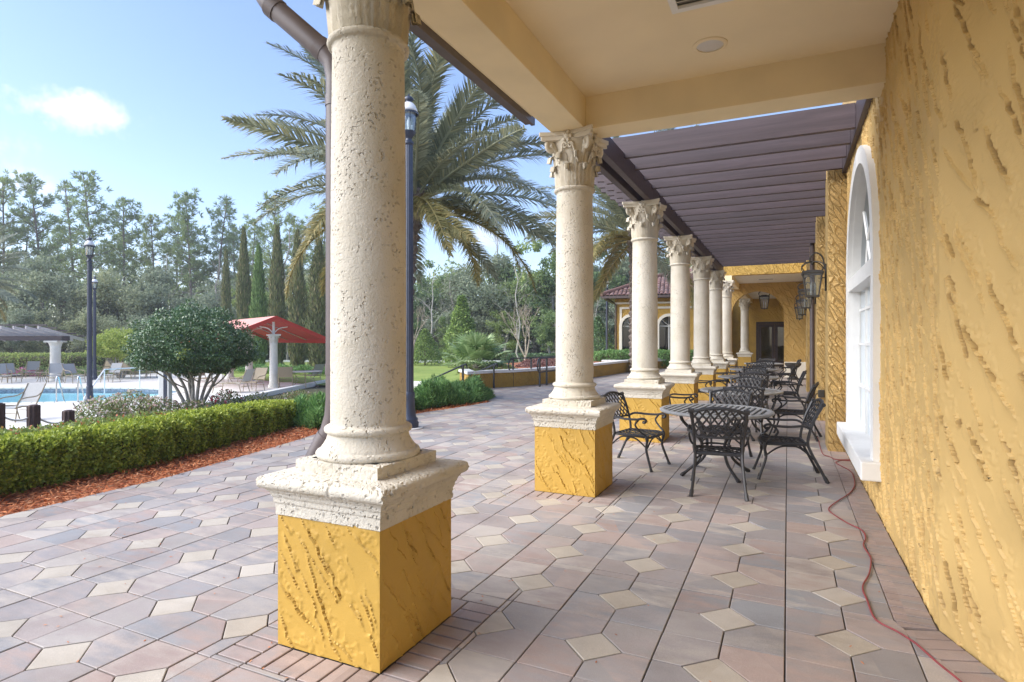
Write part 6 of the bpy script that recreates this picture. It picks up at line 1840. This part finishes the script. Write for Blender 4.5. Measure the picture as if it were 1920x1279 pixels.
# mixed wood, centre and right
WD = [(640, 62, 440), (700, 60, 470), (790, 62, 480), (830, 66, 455), (880, 60, 470), (925, 64, 450), (965, 61, 470), (1000, 60, 410), (1040, 58, 440), (1100, 60, 430), (1150, 64, 420), (1200, 60, 450), (1260, 62, 440), (1320, 66, 450),
      (460, 64, 500), (520, 62, 510), (580, 64, 490), (420, 66, 500), (760, 56, 560), (850, 55, 570), (950, 56, 560), (1030, 54, 560), (1110, 55, 540), (1180, 56, 520), (540, 58, 580), (490, 60, 585), (600, 58, 580)]
WW = ('hidden mostly by the nearest column', 'behind the nearest column', 'right of the nearest lamp post', 'above the conical magnolia', 'behind the fan palm', 'right above the fan palm', 'left of the second column', 'tallest, with a clear green top left of the second column', 'behind the second column', 'right of the second column', 'behind the second palm', 'behind the third column', 'above the tiled pavilion', 'behind the pavilion roof',
      'between the first two cypresses', 'between the third and fourth cypress', 'between the fifth and sixth cypress', 'left of the first cypress', 'lower, beside the nearest lamp post', 'lower, behind the conical magnolia', 'lower, behind the ramp rails', 'lower, behind the second column', 'lower, left of the pavilion', 'lower, behind the pavilion corner', 'lower, behind the fifth cypress', 'lower, behind the third cypress', 'lower, behind the sixth cypress')
for i, (px, d, top) in enumerate(WD):
    hh = zp(top, d) + .7
    tree('woodland_tree', 'mid green woodland tree, ' + WW[i], *((woods + oaks[:2])[i % 6]), px, d, hh / 12.2 if i % 6 < 4 else hh / 10.2, i * 1.3, 'trees of the wood')
BR = [(812, 54, 500, 0, 'with a pale straight trunk, left of the conical magnolia'), (872, 60, 480, 0, 'slender with a pale trunk above the fan palm'), (970, 52, 490, 0, 'slender with a pale trunk right of the fan palm'), (410, 60, 470, 1, 'grey and twiggy, left of the cypress row'), (310, 62, 470, 1, 'grey and twiggy, above the dark round tree'), (930, 64, 430, 2, 'grey twigs against the sky right of the big palm'), (1120, 50, 540, 2, 'grey twigs left of the pavilion lamp'), (1070, 54, 480, 1, 'grey twigs behind the second column'), (740, 56, 460, 1, 'grey twigs beside the nearest lamp post'), (540, 66, 420, 1, 'grey twigs behind the fourth cypress'), (250, 58, 540, 2, 'grey twigs right of the lamp posts'), (1165, 46, 560, 2, 'grey twigs against the pavilion corner'), (845, 58, 520, 1, 'grey twigs above the conical magnolia')]
for i, (px, d, top, k, w) in enumerate(BR):
    hh = zp(top, d) + .7; tree('bare_tree', 'leafless tree, ' + w, None, bares[k], px, d, hh / 12.2, i * 1.1, 'leafless trees')
# the wood behind: an uncountable mass of far crowns and undergrowth
def mass(name, label, xs, d0, d1, h0, h1, n, mat, leaf, seed):
    g = np.random.default_rng(seed)
    px = xs[0] + (xs[1] - xs[0]) * g.random(n); d = d0 + (d1 - d0) * g.random(n)
    xr = (px - 960) / F * d; X = xr * CT - d * ST; Y = xr * ST + d * CT
    top = h0 + (h1 - h0) * (.5 + .28 * np.sin(px * .021 + d * .3) + .22 * np.sin(px * .053 + 1))
    z = -.7 + top * g.random(n) ** .85
    P = np.stack([X, Y, z], -1)
    V, Fc, t = leaf_quads(P, randdir(n, g), randdir(n, g) + np.array([0, 0, .5]), leaf, leaf * .5, g)
    tag(link(name, np_mesh(name, V, Fc, mat, t)), label, kind='stuff')
mass('undergrowth', 'tangled grey green undergrowth at the foot of the wood', (-700, 1900), 59, 68, 2.0, 6.5, 70000, LF['under'], .42, 21)
mass('distant_wood', 'dim mass of far woodland behind the nearer trees', (-900, 2100), 88, 104, 8, 15, 60000, LF['wood'], .75, 22)

# cypress row
def make_cypress(seed, mat, n=7000, hgt=10.0, R=.75, ragged=1.0):
    g = np.random.default_rng(seed)
    z = g.random(n) ** .9; a = g.random(n) * TAU
    prof = np.minimum(1, (1 - z) * 2.2) ** .8 * (.72 + .28 * np.minimum(1, z * 5)) * (1 + .12 * np.sin(z * 17 + a * 2) * ragged + .1 * np.sin(a * 3 + z * 31))
    r = R * prof * (.62 + .42 * g.random(n))
    P = np.stack([r * np.cos(a), r * np.sin(a), z * hgt], -1)
    D = np.stack([np.cos(a) * .35, np.sin(a) * .35, np.ones(n)], -1) + randdir(n, g) * .35
    V, Fc, t = leaf_quads(P, D, np.stack([np.cos(a), np.sin(a), 0 * a], -1) + randdir(n, g) * .6, .38, .10, g)
    mb = MB(); mb.tube([(0, 0, -.2), (0, 0, hgt * .5), (.02, 0, hgt * .93)], [.14, .1, .03], 6)
    for i in range(60):
        zz = hgt * (.02 + .9 * g.random()); aa = g.random() * TAU; rr = R * .8 * min(1, (1 - zz / hgt) * 2)
        mb.tube([(0, 0, zz), (rr * math.cos(aa), rr * math.sin(aa), zz + .6)], [.02, .008], 3)
    return np_mesh('crown', V, Fc, mat, np.clip(t, 0, 1)), mb.mesh('trunk', M['bark'], True)
cyp = [make_cypress(1, LF['cypress']), make_cypress(2, LF['cyp_green']), make_cypress(3, LF['cypress'], 6000, 10, .8, 2.0)]
for i, (px, top, d, k, wsc, w) in enumerate(((424, 468, 52, 0, .52, 'shortest, at the left end of the row'), (457, 428, 46, 0, .66, 'second in the row, tall with brownish foot'), (485, 460, 44, 1, .68, 'third in the row, fresh green'), (520, 424, 43, 0, .70, 'fourth in the row, behind the canopy ridge'), (558, 432, 41, 2, .68, 'fifth in the row, right of the canopy ridge'), (598, 448, 38, 2, .85, 'rightmost in the row, broad and open beside the downspout'))):
    hh = zp(top, d) + .7
    tree('cypress_tree', 'narrow columnar cypress, ' + w, *cyp[k], px, d, wsc, i * 1.9, 'columnar cypresses', hh / 10.2)

# topiary trees
def topiary(label, px, d, z, w, h0, h1, n, leaf, mat, nst, seed, stem_mat, r_stem=.045, sprout=True):
    g = np.random.default_rng(seed)
    x, y = wp(px, d); o = empty('topiary_tree', label, 'tree', (x, y, z))
    hh = h1 - h0; zc = h0 + hh * .30
    D = randdir(n, g)
    lump = 1 + .12 * np.sin(D[:, 0] * 7 + seed) * np.sin(D[:, 1] * 8) + .08 * np.sin(D[:, 1] * 15 + D[:, 2] * 9) + .06 * np.sin(D[:, 2] * 13 + D[:, 0] * 11)
    r = (.80 + .20 * g.random(n) ** .6) * lump
    P = D * r[:, None]; up_ = P[:, 2] > 0
    P = np.stack([P[:, 0] * w / 2, P[:, 1] * w / 2, zc + np.where(up_, P[:, 2] * hh * .70, P[:, 2] * hh * .30)], -1)
    V, Fc, t = shell_leaves(P, D, leaf, leaf * .6, g, .5)
    t = np.clip(t * .8 + .2 * np.repeat(g.random(n), 4), 0, 1)
    link('crown', np_mesh('crown', V, Fc, mat, t), o)
    mb = MB()
    for i in range(nst):
        a = TAU * (i + .6 * g.random()) / nst; rr = w * (.2 + .2 * g.random())
        p0 = Vector((.09 * math.cos(a), .09 * math.sin(a), -.1)); p2 = Vector((rr * math.cos(a), rr * math.sin(a), h0 + hh * .3))
        p1 = p0.lerp(p2, .45) + Vector((0, 0, (h0) * .18)) + Vector(g.normal(size=3)) * .07
        pts = spline([p0, p1, p2], 5); mb.tube(pts, [r_stem * (1 - .6 * k / (len(pts) - 1)) for k in range(len(pts))], 6)
        for q in range(3):
            b = pts[4 + q * 2]; e = b + Vector((math.cos(a + g.normal() * .9), math.sin(a + g.normal() * .9), .9)).normalized() * (hh * .42); mb.tube(spline([b, b.lerp(e, .5) + Vector(g.normal(size=3)) * .05, e], 3), r_stem * .34, 4)
    mb.build('trunk', stem_mat, o, True)
    # inner branches darken nothing by paint: they simply fill the crown
    k = 900; P = randdir(k, g) * (.8 * g.random(k) ** .4)[:, None] * np.array([w / 2, w / 2, hh * .5]) + np.array([0, 0, zc + hh * .12])
    V, Fc, t = leaf_quads(P, randdir(k, g), randdir(k, g), leaf * 3.2, leaf * 2.0, g); link('inner_foliage', np_mesh('inner_foliage', V, Fc, mat, t), o)
    if sprout:
        k = 60; P = np.array([w * .30, -w * .34, zc - .02]) + g.normal(size=(k, 3)) * .07
        V, Fc, t = leaf_quads(P, randdir(k, g) + np.array([0, 0, .8]), randdir(k, g), .09, .05, g); s_ = link('sprout', np_mesh('sprout', V, Fc, LF['lime'], t), o)
    return o
topiary('dark green dome shaped tree with many pale stems in the rose bed', 364, 15.4, -.32, 2.85, .95, 2.66, 30000, .062, LF['holly'], 9, 5, M['bark_pale'], .05)
topiary('pale lime green dome topiary with bare stems beyond the pool', 226, 33.5, DK, 2.9, 1.15, 2.75, 9000, .10, LF['lime'], 16, 6, M['bark_pale'], .045, False)

# ---- palms
def frond_mesh(seed, L, droop, mat, fan_=.34):
    """feather leaf lying along +X from the origin, arching down; leaflets in a V"""
    g = np.random.default_rng(seed); n = 140
    s = np.linspace(0, 1, 16); ang = .62 - droop * s ** 1.25
    dx = np.cos(ang); dz = np.sin(ang); X = np.concatenate([[0], np.cumsum(dx[:-1])]) * L / 15; Z = np.concatenate([[0], np.cumsum(dz[:-1])]) * L / 15
    mb = MB(); mb.tube([(x, 0, z) for x, z in zip(X, Z)], [.035 * (1 - .85 * t) + .004 for t in s], 5)
    parts = []
    for sg in (-1, 1):
        t = np.linspace(.16, .995, n) + g.normal(size=n) * .003; t = np.clip(t, 0, 1)
        px, pz, pa = np.interp(t, s, X), np.interp(t, s, Z), np.interp(t, s, ang)
        ln = fan_ * L / 3.6 * 1.25 * (np.sin(np.clip(t * 1.05, 0, 1) * math.pi) ** .45 * .85 + .25) * (.85 + .3 * g.random(n))
        fw = .75 + .55 * t
        T = np.stack([np.cos(pa), 0 * pa, np.sin(pa)], -1); U = np.stack([-np.sin(pa), 0 * pa, np.cos(pa)], -1)
        vee = .55 * (.6 + .8 * g.random(n)) * np.where(g.random(n) < .35, -.25, 1)
        D = unit(T * fw[:, None] + np.array([0, sg, 0]) + U * vee[:, None])
        P = np.stack([px, 0 * px, pz], -1); S = unit(np.cross(D, U)) * .016
        mid = P + D * ln[:, None] * .55; tip = P + D * ln[:, None] + np.array([0, 0, -1]) * (ln * .22)[:, None]
        V = np.empty((n, 6, 3)); V[:, 0] = P - S * .6; V[:, 1] = P + S * .6; V[:, 2] = mid + S; V[:, 3] = tip; V[:, 4] = mid - S; V[:, 5] = mid
        Fc = np.stack([np.arange(n)[:, None] * 6 + np.array([0, 1, 2, 4]), np.arange(n)[:, None] * 6 + np.array([4, 2, 3, 3])], 1).reshape(-1, 4)
        Fc = np.concatenate([np.arange(n)[:, None] * 6 + np.array([0, 1, 2, 4])]); F2 = np.arange(n)[:, None] * 6 + np.array([4, 2, 3, 5])
        parts.append((V.reshape(-1, 3), np.concatenate([Fc, F2]), np.repeat(g.random(n), 6)))
    V, Fc, t = cat(parts)
    rv = np.array(mb.v); rf = [f for f in mb.f if len(f) == 4]
    V2 = np.concatenate([V, rv]); F2 = np.concatenate([Fc, np.array(rf) + len(V)]); t2 = np.concatenate([t, np.full(len(rv), .8)])
    return np_mesh('frond', V2, F2, mat, t2)
FR = [frond_mesh(50 + i, 3.7, (.75, 1.0, 1.2, .9)[i], LF['palm']) for i in range(4)]
FRD = [frond_mesh(60 + i, 3.3, (1.3, 1.6)[i], LF['palm_dry']) for i in range(2)]
def palm(label, px, d, zc, sc, seed, lean=(0, 0)):
    g = np.random.default_rng(seed)
    x, y = wp(px, d); zb = float(np.maximum(ground_z(np.array(x), np.array(y)), -.75))
    t = empty('date_palm', label, 'palm tree', (x, y, zb)); hc = zc - zb
    m = MB(); n = 12; rings = []; k = int(hc / .09)
    for i in range(k + 1):                           # trunk with a lattice of old leaf bases
        f = i / k; r = (.20 + .03 * math.sin(i * 2.1) + (.13 * max(0, (f - .78) / .22) ** 1.2 if f > .78 else 0)) * sc
        for q in range(n):
            a = TAU * (q + .5 * (i % 2)) / n; rr = r * (1.13 if (q + i // 2) % 2 else .92); rings.append((rr * math.cos(a) + lean[0] * f * f, rr * math.sin(a) + lean[1] * f * f, hc * f))
    m.add(rings, [(j * n + q, j * n + (q + 1) % n, (j + 1) * n + (q + 1) % n, (j + 1) * n + q) for j in range(k) for q in range(n)] + [tuple(k * n + q for q in range(n))])
    m.build('trunk', M['bark'], t)
    N_ = 78
    for i in range(N_):
        f = i / (N_ - 1)
        el = 1.32 - 1.45 * f + g.normal() * .1        # from upright to drooping
        az = i * 2.399963 + g.normal() * .12
        old = f > .86
        me = FRD[i % 2] if old else FR[(0 if f < .25 else 1 if f < .5 else 3 if f < .7 else 2)]
        o = link('dry_frond' if old else 'frond', me, t, (lean[0], lean[1], hc - .1 - .35 * f * sc))
        o.rotation_euler = (Matrix.Rotation(az, 3, 'Z') @ Matrix.Rotation(-(el - .5), 3, 'Y') @ Matrix.Rotation(g.normal() * .35, 3, 'X')).to_euler()
        o.scale = (sc * (.88 + .24 * g.random()),) * 3
    return t
palm('large date palm with a wide feathery crown behind the nearest column and lamp post', 749, 15.2, 5.35, 1.22, 1, (.34, .16))
palm('second date palm with grey green fronds between the second and third columns', 1192, 27, 6.6, 1.35, 2)
palm('grey date palm mostly outside the left edge above the trellis', -78, 31, 4.6, .95, 3)

# fan palm in the planter
def fan_palm(px, d, z):
    g = np.random.default_rng(9); x, y = wp(px, d)
    t = empty('fan_palm', 'bushy fan palm with stiff pleated leaves behind the planter wall', 'palm tree', (x, y, z))
    mb = MB(); mb.lathe([(.16, -.1), (.18, .1), (.13, .3), (.04, .36)], 10); mb.build('trunk', M['bark'], t, True)
    for i in range(30):
        az = i * 2.4; el = math.radians(82 - 78 * (i / 29) ** .9) + g.normal() * .08; L = .55 + .35 * g.random()
        d_ = Vector((math.cos(az) * math.cos(el), math.sin(az) * math.cos(el), math.sin(el)))
        m = MB(); hub = d_ * L + Vector((0, 0, .25))
        ns = 19; R = .66 * (.85 + .3 * g.random()); V = []; Fc = []; tt = []
        up_ = d_.cross(Vector((0, 0, 1))).normalized(); nrm = up_.cross(d_).normalized()
        for s in range(ns):
            a = (s / (ns - 1) - .5) * math.radians(235); dd = d_ * math.cos(a) + up_ * math.sin(a)
            sd_ = (-d_ * math.sin(a) + up_ * math.cos(a)); r = R * (.72 + .28 * math.cos(a * .7)) * (.92 + .16 * g.random())
            w = .085; mid = hub + dd * r * .55 + nrm * (.035); tip = hub + dd * r - Vector((0, 0, .09 * r / .6))
            b = len(V); V += [tuple(hub), tuple(mid + sd_ * w * .5 - nrm * .02), tuple(mid), tuple(mid - sd_ * w * .5 - nrm * .02), tuple(tip)]
            Fc += [(b, b + 1, b + 4, b + 2), (b, b + 2, b + 4, b + 3)]; tt += [g.random()] * 5
        mb2 = MB(); mb2.tube([(0, 0, .2), tuple(hub * .55 + Vector((0, 0, .12))), tuple(hub)], [.014, .012, .009], 4)
        rf = [f for f in mb2.f if len(f) == 4]
        VV = np.concatenate([np.array(V), np.array(mb2.v)]); FF = np.concatenate([np.array(Fc), np.array(rf) + len(V)]); TT = np.array(tt + [.9] * len(mb2.v))
        link('fan_leaf', np_mesh('fan_leaf', VV, FF, LF['fan'], TT), t)
fan_palm(893, 20.6, .30)

# planter soil, plum ground cover, hedges, magnolia, crape myrtles
sheet('planter_soil', [pw[0], pw[1], pw[2], pw[3], pw[4], wp(1170, 30), wp(1090, 36), wp(960, 30), wp(868, 24)], .33, M['mulch'], 'mulched soil in the raised planter behind the ochre wall')
def cover(name, label, poly, z, h, n, mat, leaf, seed, cat_='ground cover'):
    g = np.random.default_rng(seed); P2 = np.array(poly); c = P2.mean(0); k = g.integers(len(P2), size=n)
    r1 = np.sqrt(g.random(n))[:, None]; r2 = g.random(n)[:, None]
    Q = c * (1 - r1) + P2[k] * r1 * (1 - r2) + P2[(k + 1) % len(P2)] * r1 * r2
    zz = z + h * (.6 + .25 * np.sin(Q[:, 0] * 3.1) * np.sin(Q[:, 1] * 2.7)) * (.4 + .6 * g.random(n)) * (1 - r1[:, 0] ** 8 * .6)
    V, Fc, t = leaf_quads(np.concatenate([Q, zz[:, None]], 1), randdir(n, g) + np.array([0, 0, .7]), randdir(n, g) + np.array([0, 0, 1.]), leaf, leaf * .5, g)
    return tag(link(name, np_mesh(name, V, Fc, mat, t)), label, kind='stuff')
cover('plum_ground_cover', 'reddish plum ground cover behind the ramp rails', [wp(965, 25), wp(1040, 24), wp(1075, 29), wp(1060, 33), wp(985, 31)], .2, .45, 9000, LF['purple'], .1, 31)
cover('planter_grass', 'low green leaves round the fan palm in the planter', [wp(860, 20), wp(930, 18.6), wp(975, 20), wp(960, 24), wp(870, 24)], .28, .3, 5000, LF['rose'], .14, 32)
def far_hedge(label, a, b, w, h, n, mat, seed, z=0.0):
    hedge('far_hedge', label, [a, b] if not isinstance(a, list) else a, w, h, n, mat, (.11, .07), z, .08, seed, group='clipped hedges beyond the lawn')
far_hedge('long low clipped hedge beyond the lawn, right of the nearest lamp post', [wp(690, 58.2), wp(800, 58), wp(880, 57.6)], None, 1.1, .95, 9000, LF['holly'], 41)
far_hedge('low clipped hedge beyond the lawn behind the ramp rails', [wp(940, 54), wp(1010, 53), wp(1090, 52)], None, 1.1, .95, 8000, LF['holly'], 42)
far_hedge('clipped hedge beyond the lawn behind the red canopy', [wp(470, 60), wp(560, 59.6), wp(650, 59)], None, 1.2, 1.6, 9000, LF['holly'], 43)
far_hedge('dark clipped hedge behind the sling chairs and white pergola column', [wp(-200, 35.5), wp(20, 36), wp(150, 36.5), wp(285, 39.0)], None, 1.4, 1.35, 14000, LF['wood'], 44)
hedge('pavilion_hedge', 'trimmed green hedge in front of the tiled pavilion between the columns', [wp(1110, 32.3), wp(1180, 31.8), wp(1262, 31.2), wp(1320, 30.6)], 1.3, .95, 14000, LF['juniper'], (.08, .05), .02, .1, 45)
cover('azalea_bed', 'pink azalea blossom along the bed behind the left sling chairs', [wp(-120, 33.6), wp(75, 33.8), wp(95, 34.9), wp(-120, 34.8)], DK, .75, 2600, LF['azalea'], .09, 33)
cover('azalea_leaves', 'green azalea leaves along the bed behind the sling chairs', [wp(-150, 33.4), wp(150, 34.0), wp(280, 37), wp(250, 38.4), wp(-150, 35.6)], DK, .85, 9000, LF['wood'], .13, 34)
cover('canopy_shrubs', 'low green shrubs between the red canopy and the lawn', [wp(400, 38.2), wp(560, 36.4), wp(640, 33.6), wp(660, 36), wp(560, 40), wp(410, 41)], DK, .7, 9000, LF['juniper'], .13, 35)
g = np.random.default_rng(77)
def cone_tree(label, px, d, hgt, w, mat, leaf, n, seed, name='magnolia'):
    g = np.random.default_rng(seed); z = g.random(n) ** .8; a = g.random(n) * TAU
    r = w / 2 * np.minimum(1, (1 - z) * 1.45 + .06) * (.45 + .6 * g.random(n) ** .5) * (1 + .16 * np.sin(z * 21 + a * 3))
    P = np.stack([r * np.cos(a), r * np.sin(a), .15 + z * hgt], -1); Nn = np.stack([np.cos(a), np.sin(a), .4 + 0 * a], -1)
    V, Fc, t = shell_leaves(P, Nn, leaf, leaf * .5, g, .7)
    mb = MB(); mb.tube([(0, 0, -.2), (0, 0, hgt * .9)], [.09, .02], 6)
    tree(name, label, np_mesh('crown', V, Fc, mat, t), mb.mesh('trunk', M['bark'], True), px, d)
cone_tree('conical glossy green magnolia standing behind the fan palm', 866, 46, 5.4, 2.5, LF['magnolia'], .26, 5200, 51)
cone_tree('dark green dense holly beside the lamp post at the pavilion', 1121, 42, 3.6, 2.6, LF['holly'], .13, 9000, 52, 'holly_tree')
cone_tree('small light green shrub left of the pale trunk near the nearest lamp post', 797, 50, 2.9, 2.6, LF['magnolia'], .18, 4200, 53, 'round_shrub')
def crape(label, px, d, hgt, seed):
    g = np.random.default_rng(seed); mb = MB()
    def grow(p, dr, L, r, lev):
        pts = [p]; q = Vector(p); dd = Vector(dr)
        for i in range(4): dd = (dd + Vector(g.normal(size=3)) * .09 + Vector((0, 0, .06))).normalized(); q = q + dd * L / 4; pts.append(q.copy())
        mb.tube(pts, [r * (1 - .4 * i / 4) for i in range(5)], 5 if lev < 2 else 3)
        if lev < 4:
            for j in range(3 if lev in (0, 2) else 2):
                a = Vector(g.normal(size=3)); a.z = abs(a.z) * .3; grow(pts[-1 if j < 2 else -2], (dd + a.normalized() * .42).normalized(), L * .72, r * .56, lev + 1)
    for k in range(3): a = TAU * k / 3; grow(Vector((.03 * math.cos(a), .03 * math.sin(a), hgt * .12)), Vector((.28 * math.cos(a), .28 * math.sin(a), 1)).normalized(), hgt * .27, hgt * .014, 0)
    mb.tube([(0, 0, -.2), (0, 0, hgt * .16)], hgt * .02, 7)
    tree('crape_myrtle', label, None, mb.mesh('trunk', M['bark_tan'], True), px, d, 1, 0, 'bare crape myrtles')
crape('leafless vase shaped crape myrtle left of the second column', 985, 49, 5.9, 1)
crape('leafless crape myrtle beside the nearest lamp post', 772, 48, 5.8, 2)
# black fence along the wood edge
fn = empty('garden_fence', 'thin black metal fence at the wood edge beyond the far hedge', 'fence', (*wp(680, 62), -.75))
a, b = Vector((*wp(680, 62), 0)), Vector((*wp(1120, 58), 0)); d_ = (b - a); Lf = d_.length; d_.normalize()
for z in (.25, 1.35):
    m = MB(); m.tube([(0, 0, z), tuple(d_ * Lf + Vector((0, 0, z)))], .025, 4); m.build('fence_rail', M['rail'], fn)
pk = MB(); pk.box(-.012, .012, -.012, .012, .05, 1.5); pk_me = pk.mesh('picket', M['rail'])
for i in range(int(Lf / .13)):
    if i < 299: link('picket', pk_me, fn, tuple(d_ * (.13 * i)))
# litter on the paving
g = np.random.default_rng(3); n = 260
X = -5.6 + 6.1 * g.random(n); Y = 1.6 + 11 * g.random(n) ** 1.4
P = np.stack([X, Y, np.full(n, .004)], -1); D = randdir(n, g); D[:, 2] = .04
Nn = np.tile(np.array([0, 0, 1.]), (n, 1)) + randdir(n, g) * .2
V, Fc, t = leaf_quads(P, D, Nn, .022, .008, g)
tag(link('leaf_litter', np_mesh('leaf_litter', V, Fc, M['chip'], t)), 'tiny dry leaf crumbs scattered on the pavers', kind='stuff')

# ================================================================== AIR
hz = MB()
hz.box(-330, 200, -14, 330, -3.2, 27)
mh = bpy.data.materials.new('haze_air'); mh.use_nodes = True
mh.node_tree.nodes.clear()
ov = mh.node_tree.nodes.new('ShaderNodeOutputMaterial'); pv_ = mh.node_tree.nodes.new('ShaderNodeVolumePrincipled')
pv_.inputs['Color'].default_value = (.9, .93, 1, 1); pv_.inputs['Density'].default_value = .0009; pv_.inputs['Anisotropy'].default_value = .2
mh.node_tree.links.new(pv_.outputs[0], ov.inputs['Volume'])
tag(hz.build('haze', mh), 'thin pale haze over the garden and wood', kind='stuff')
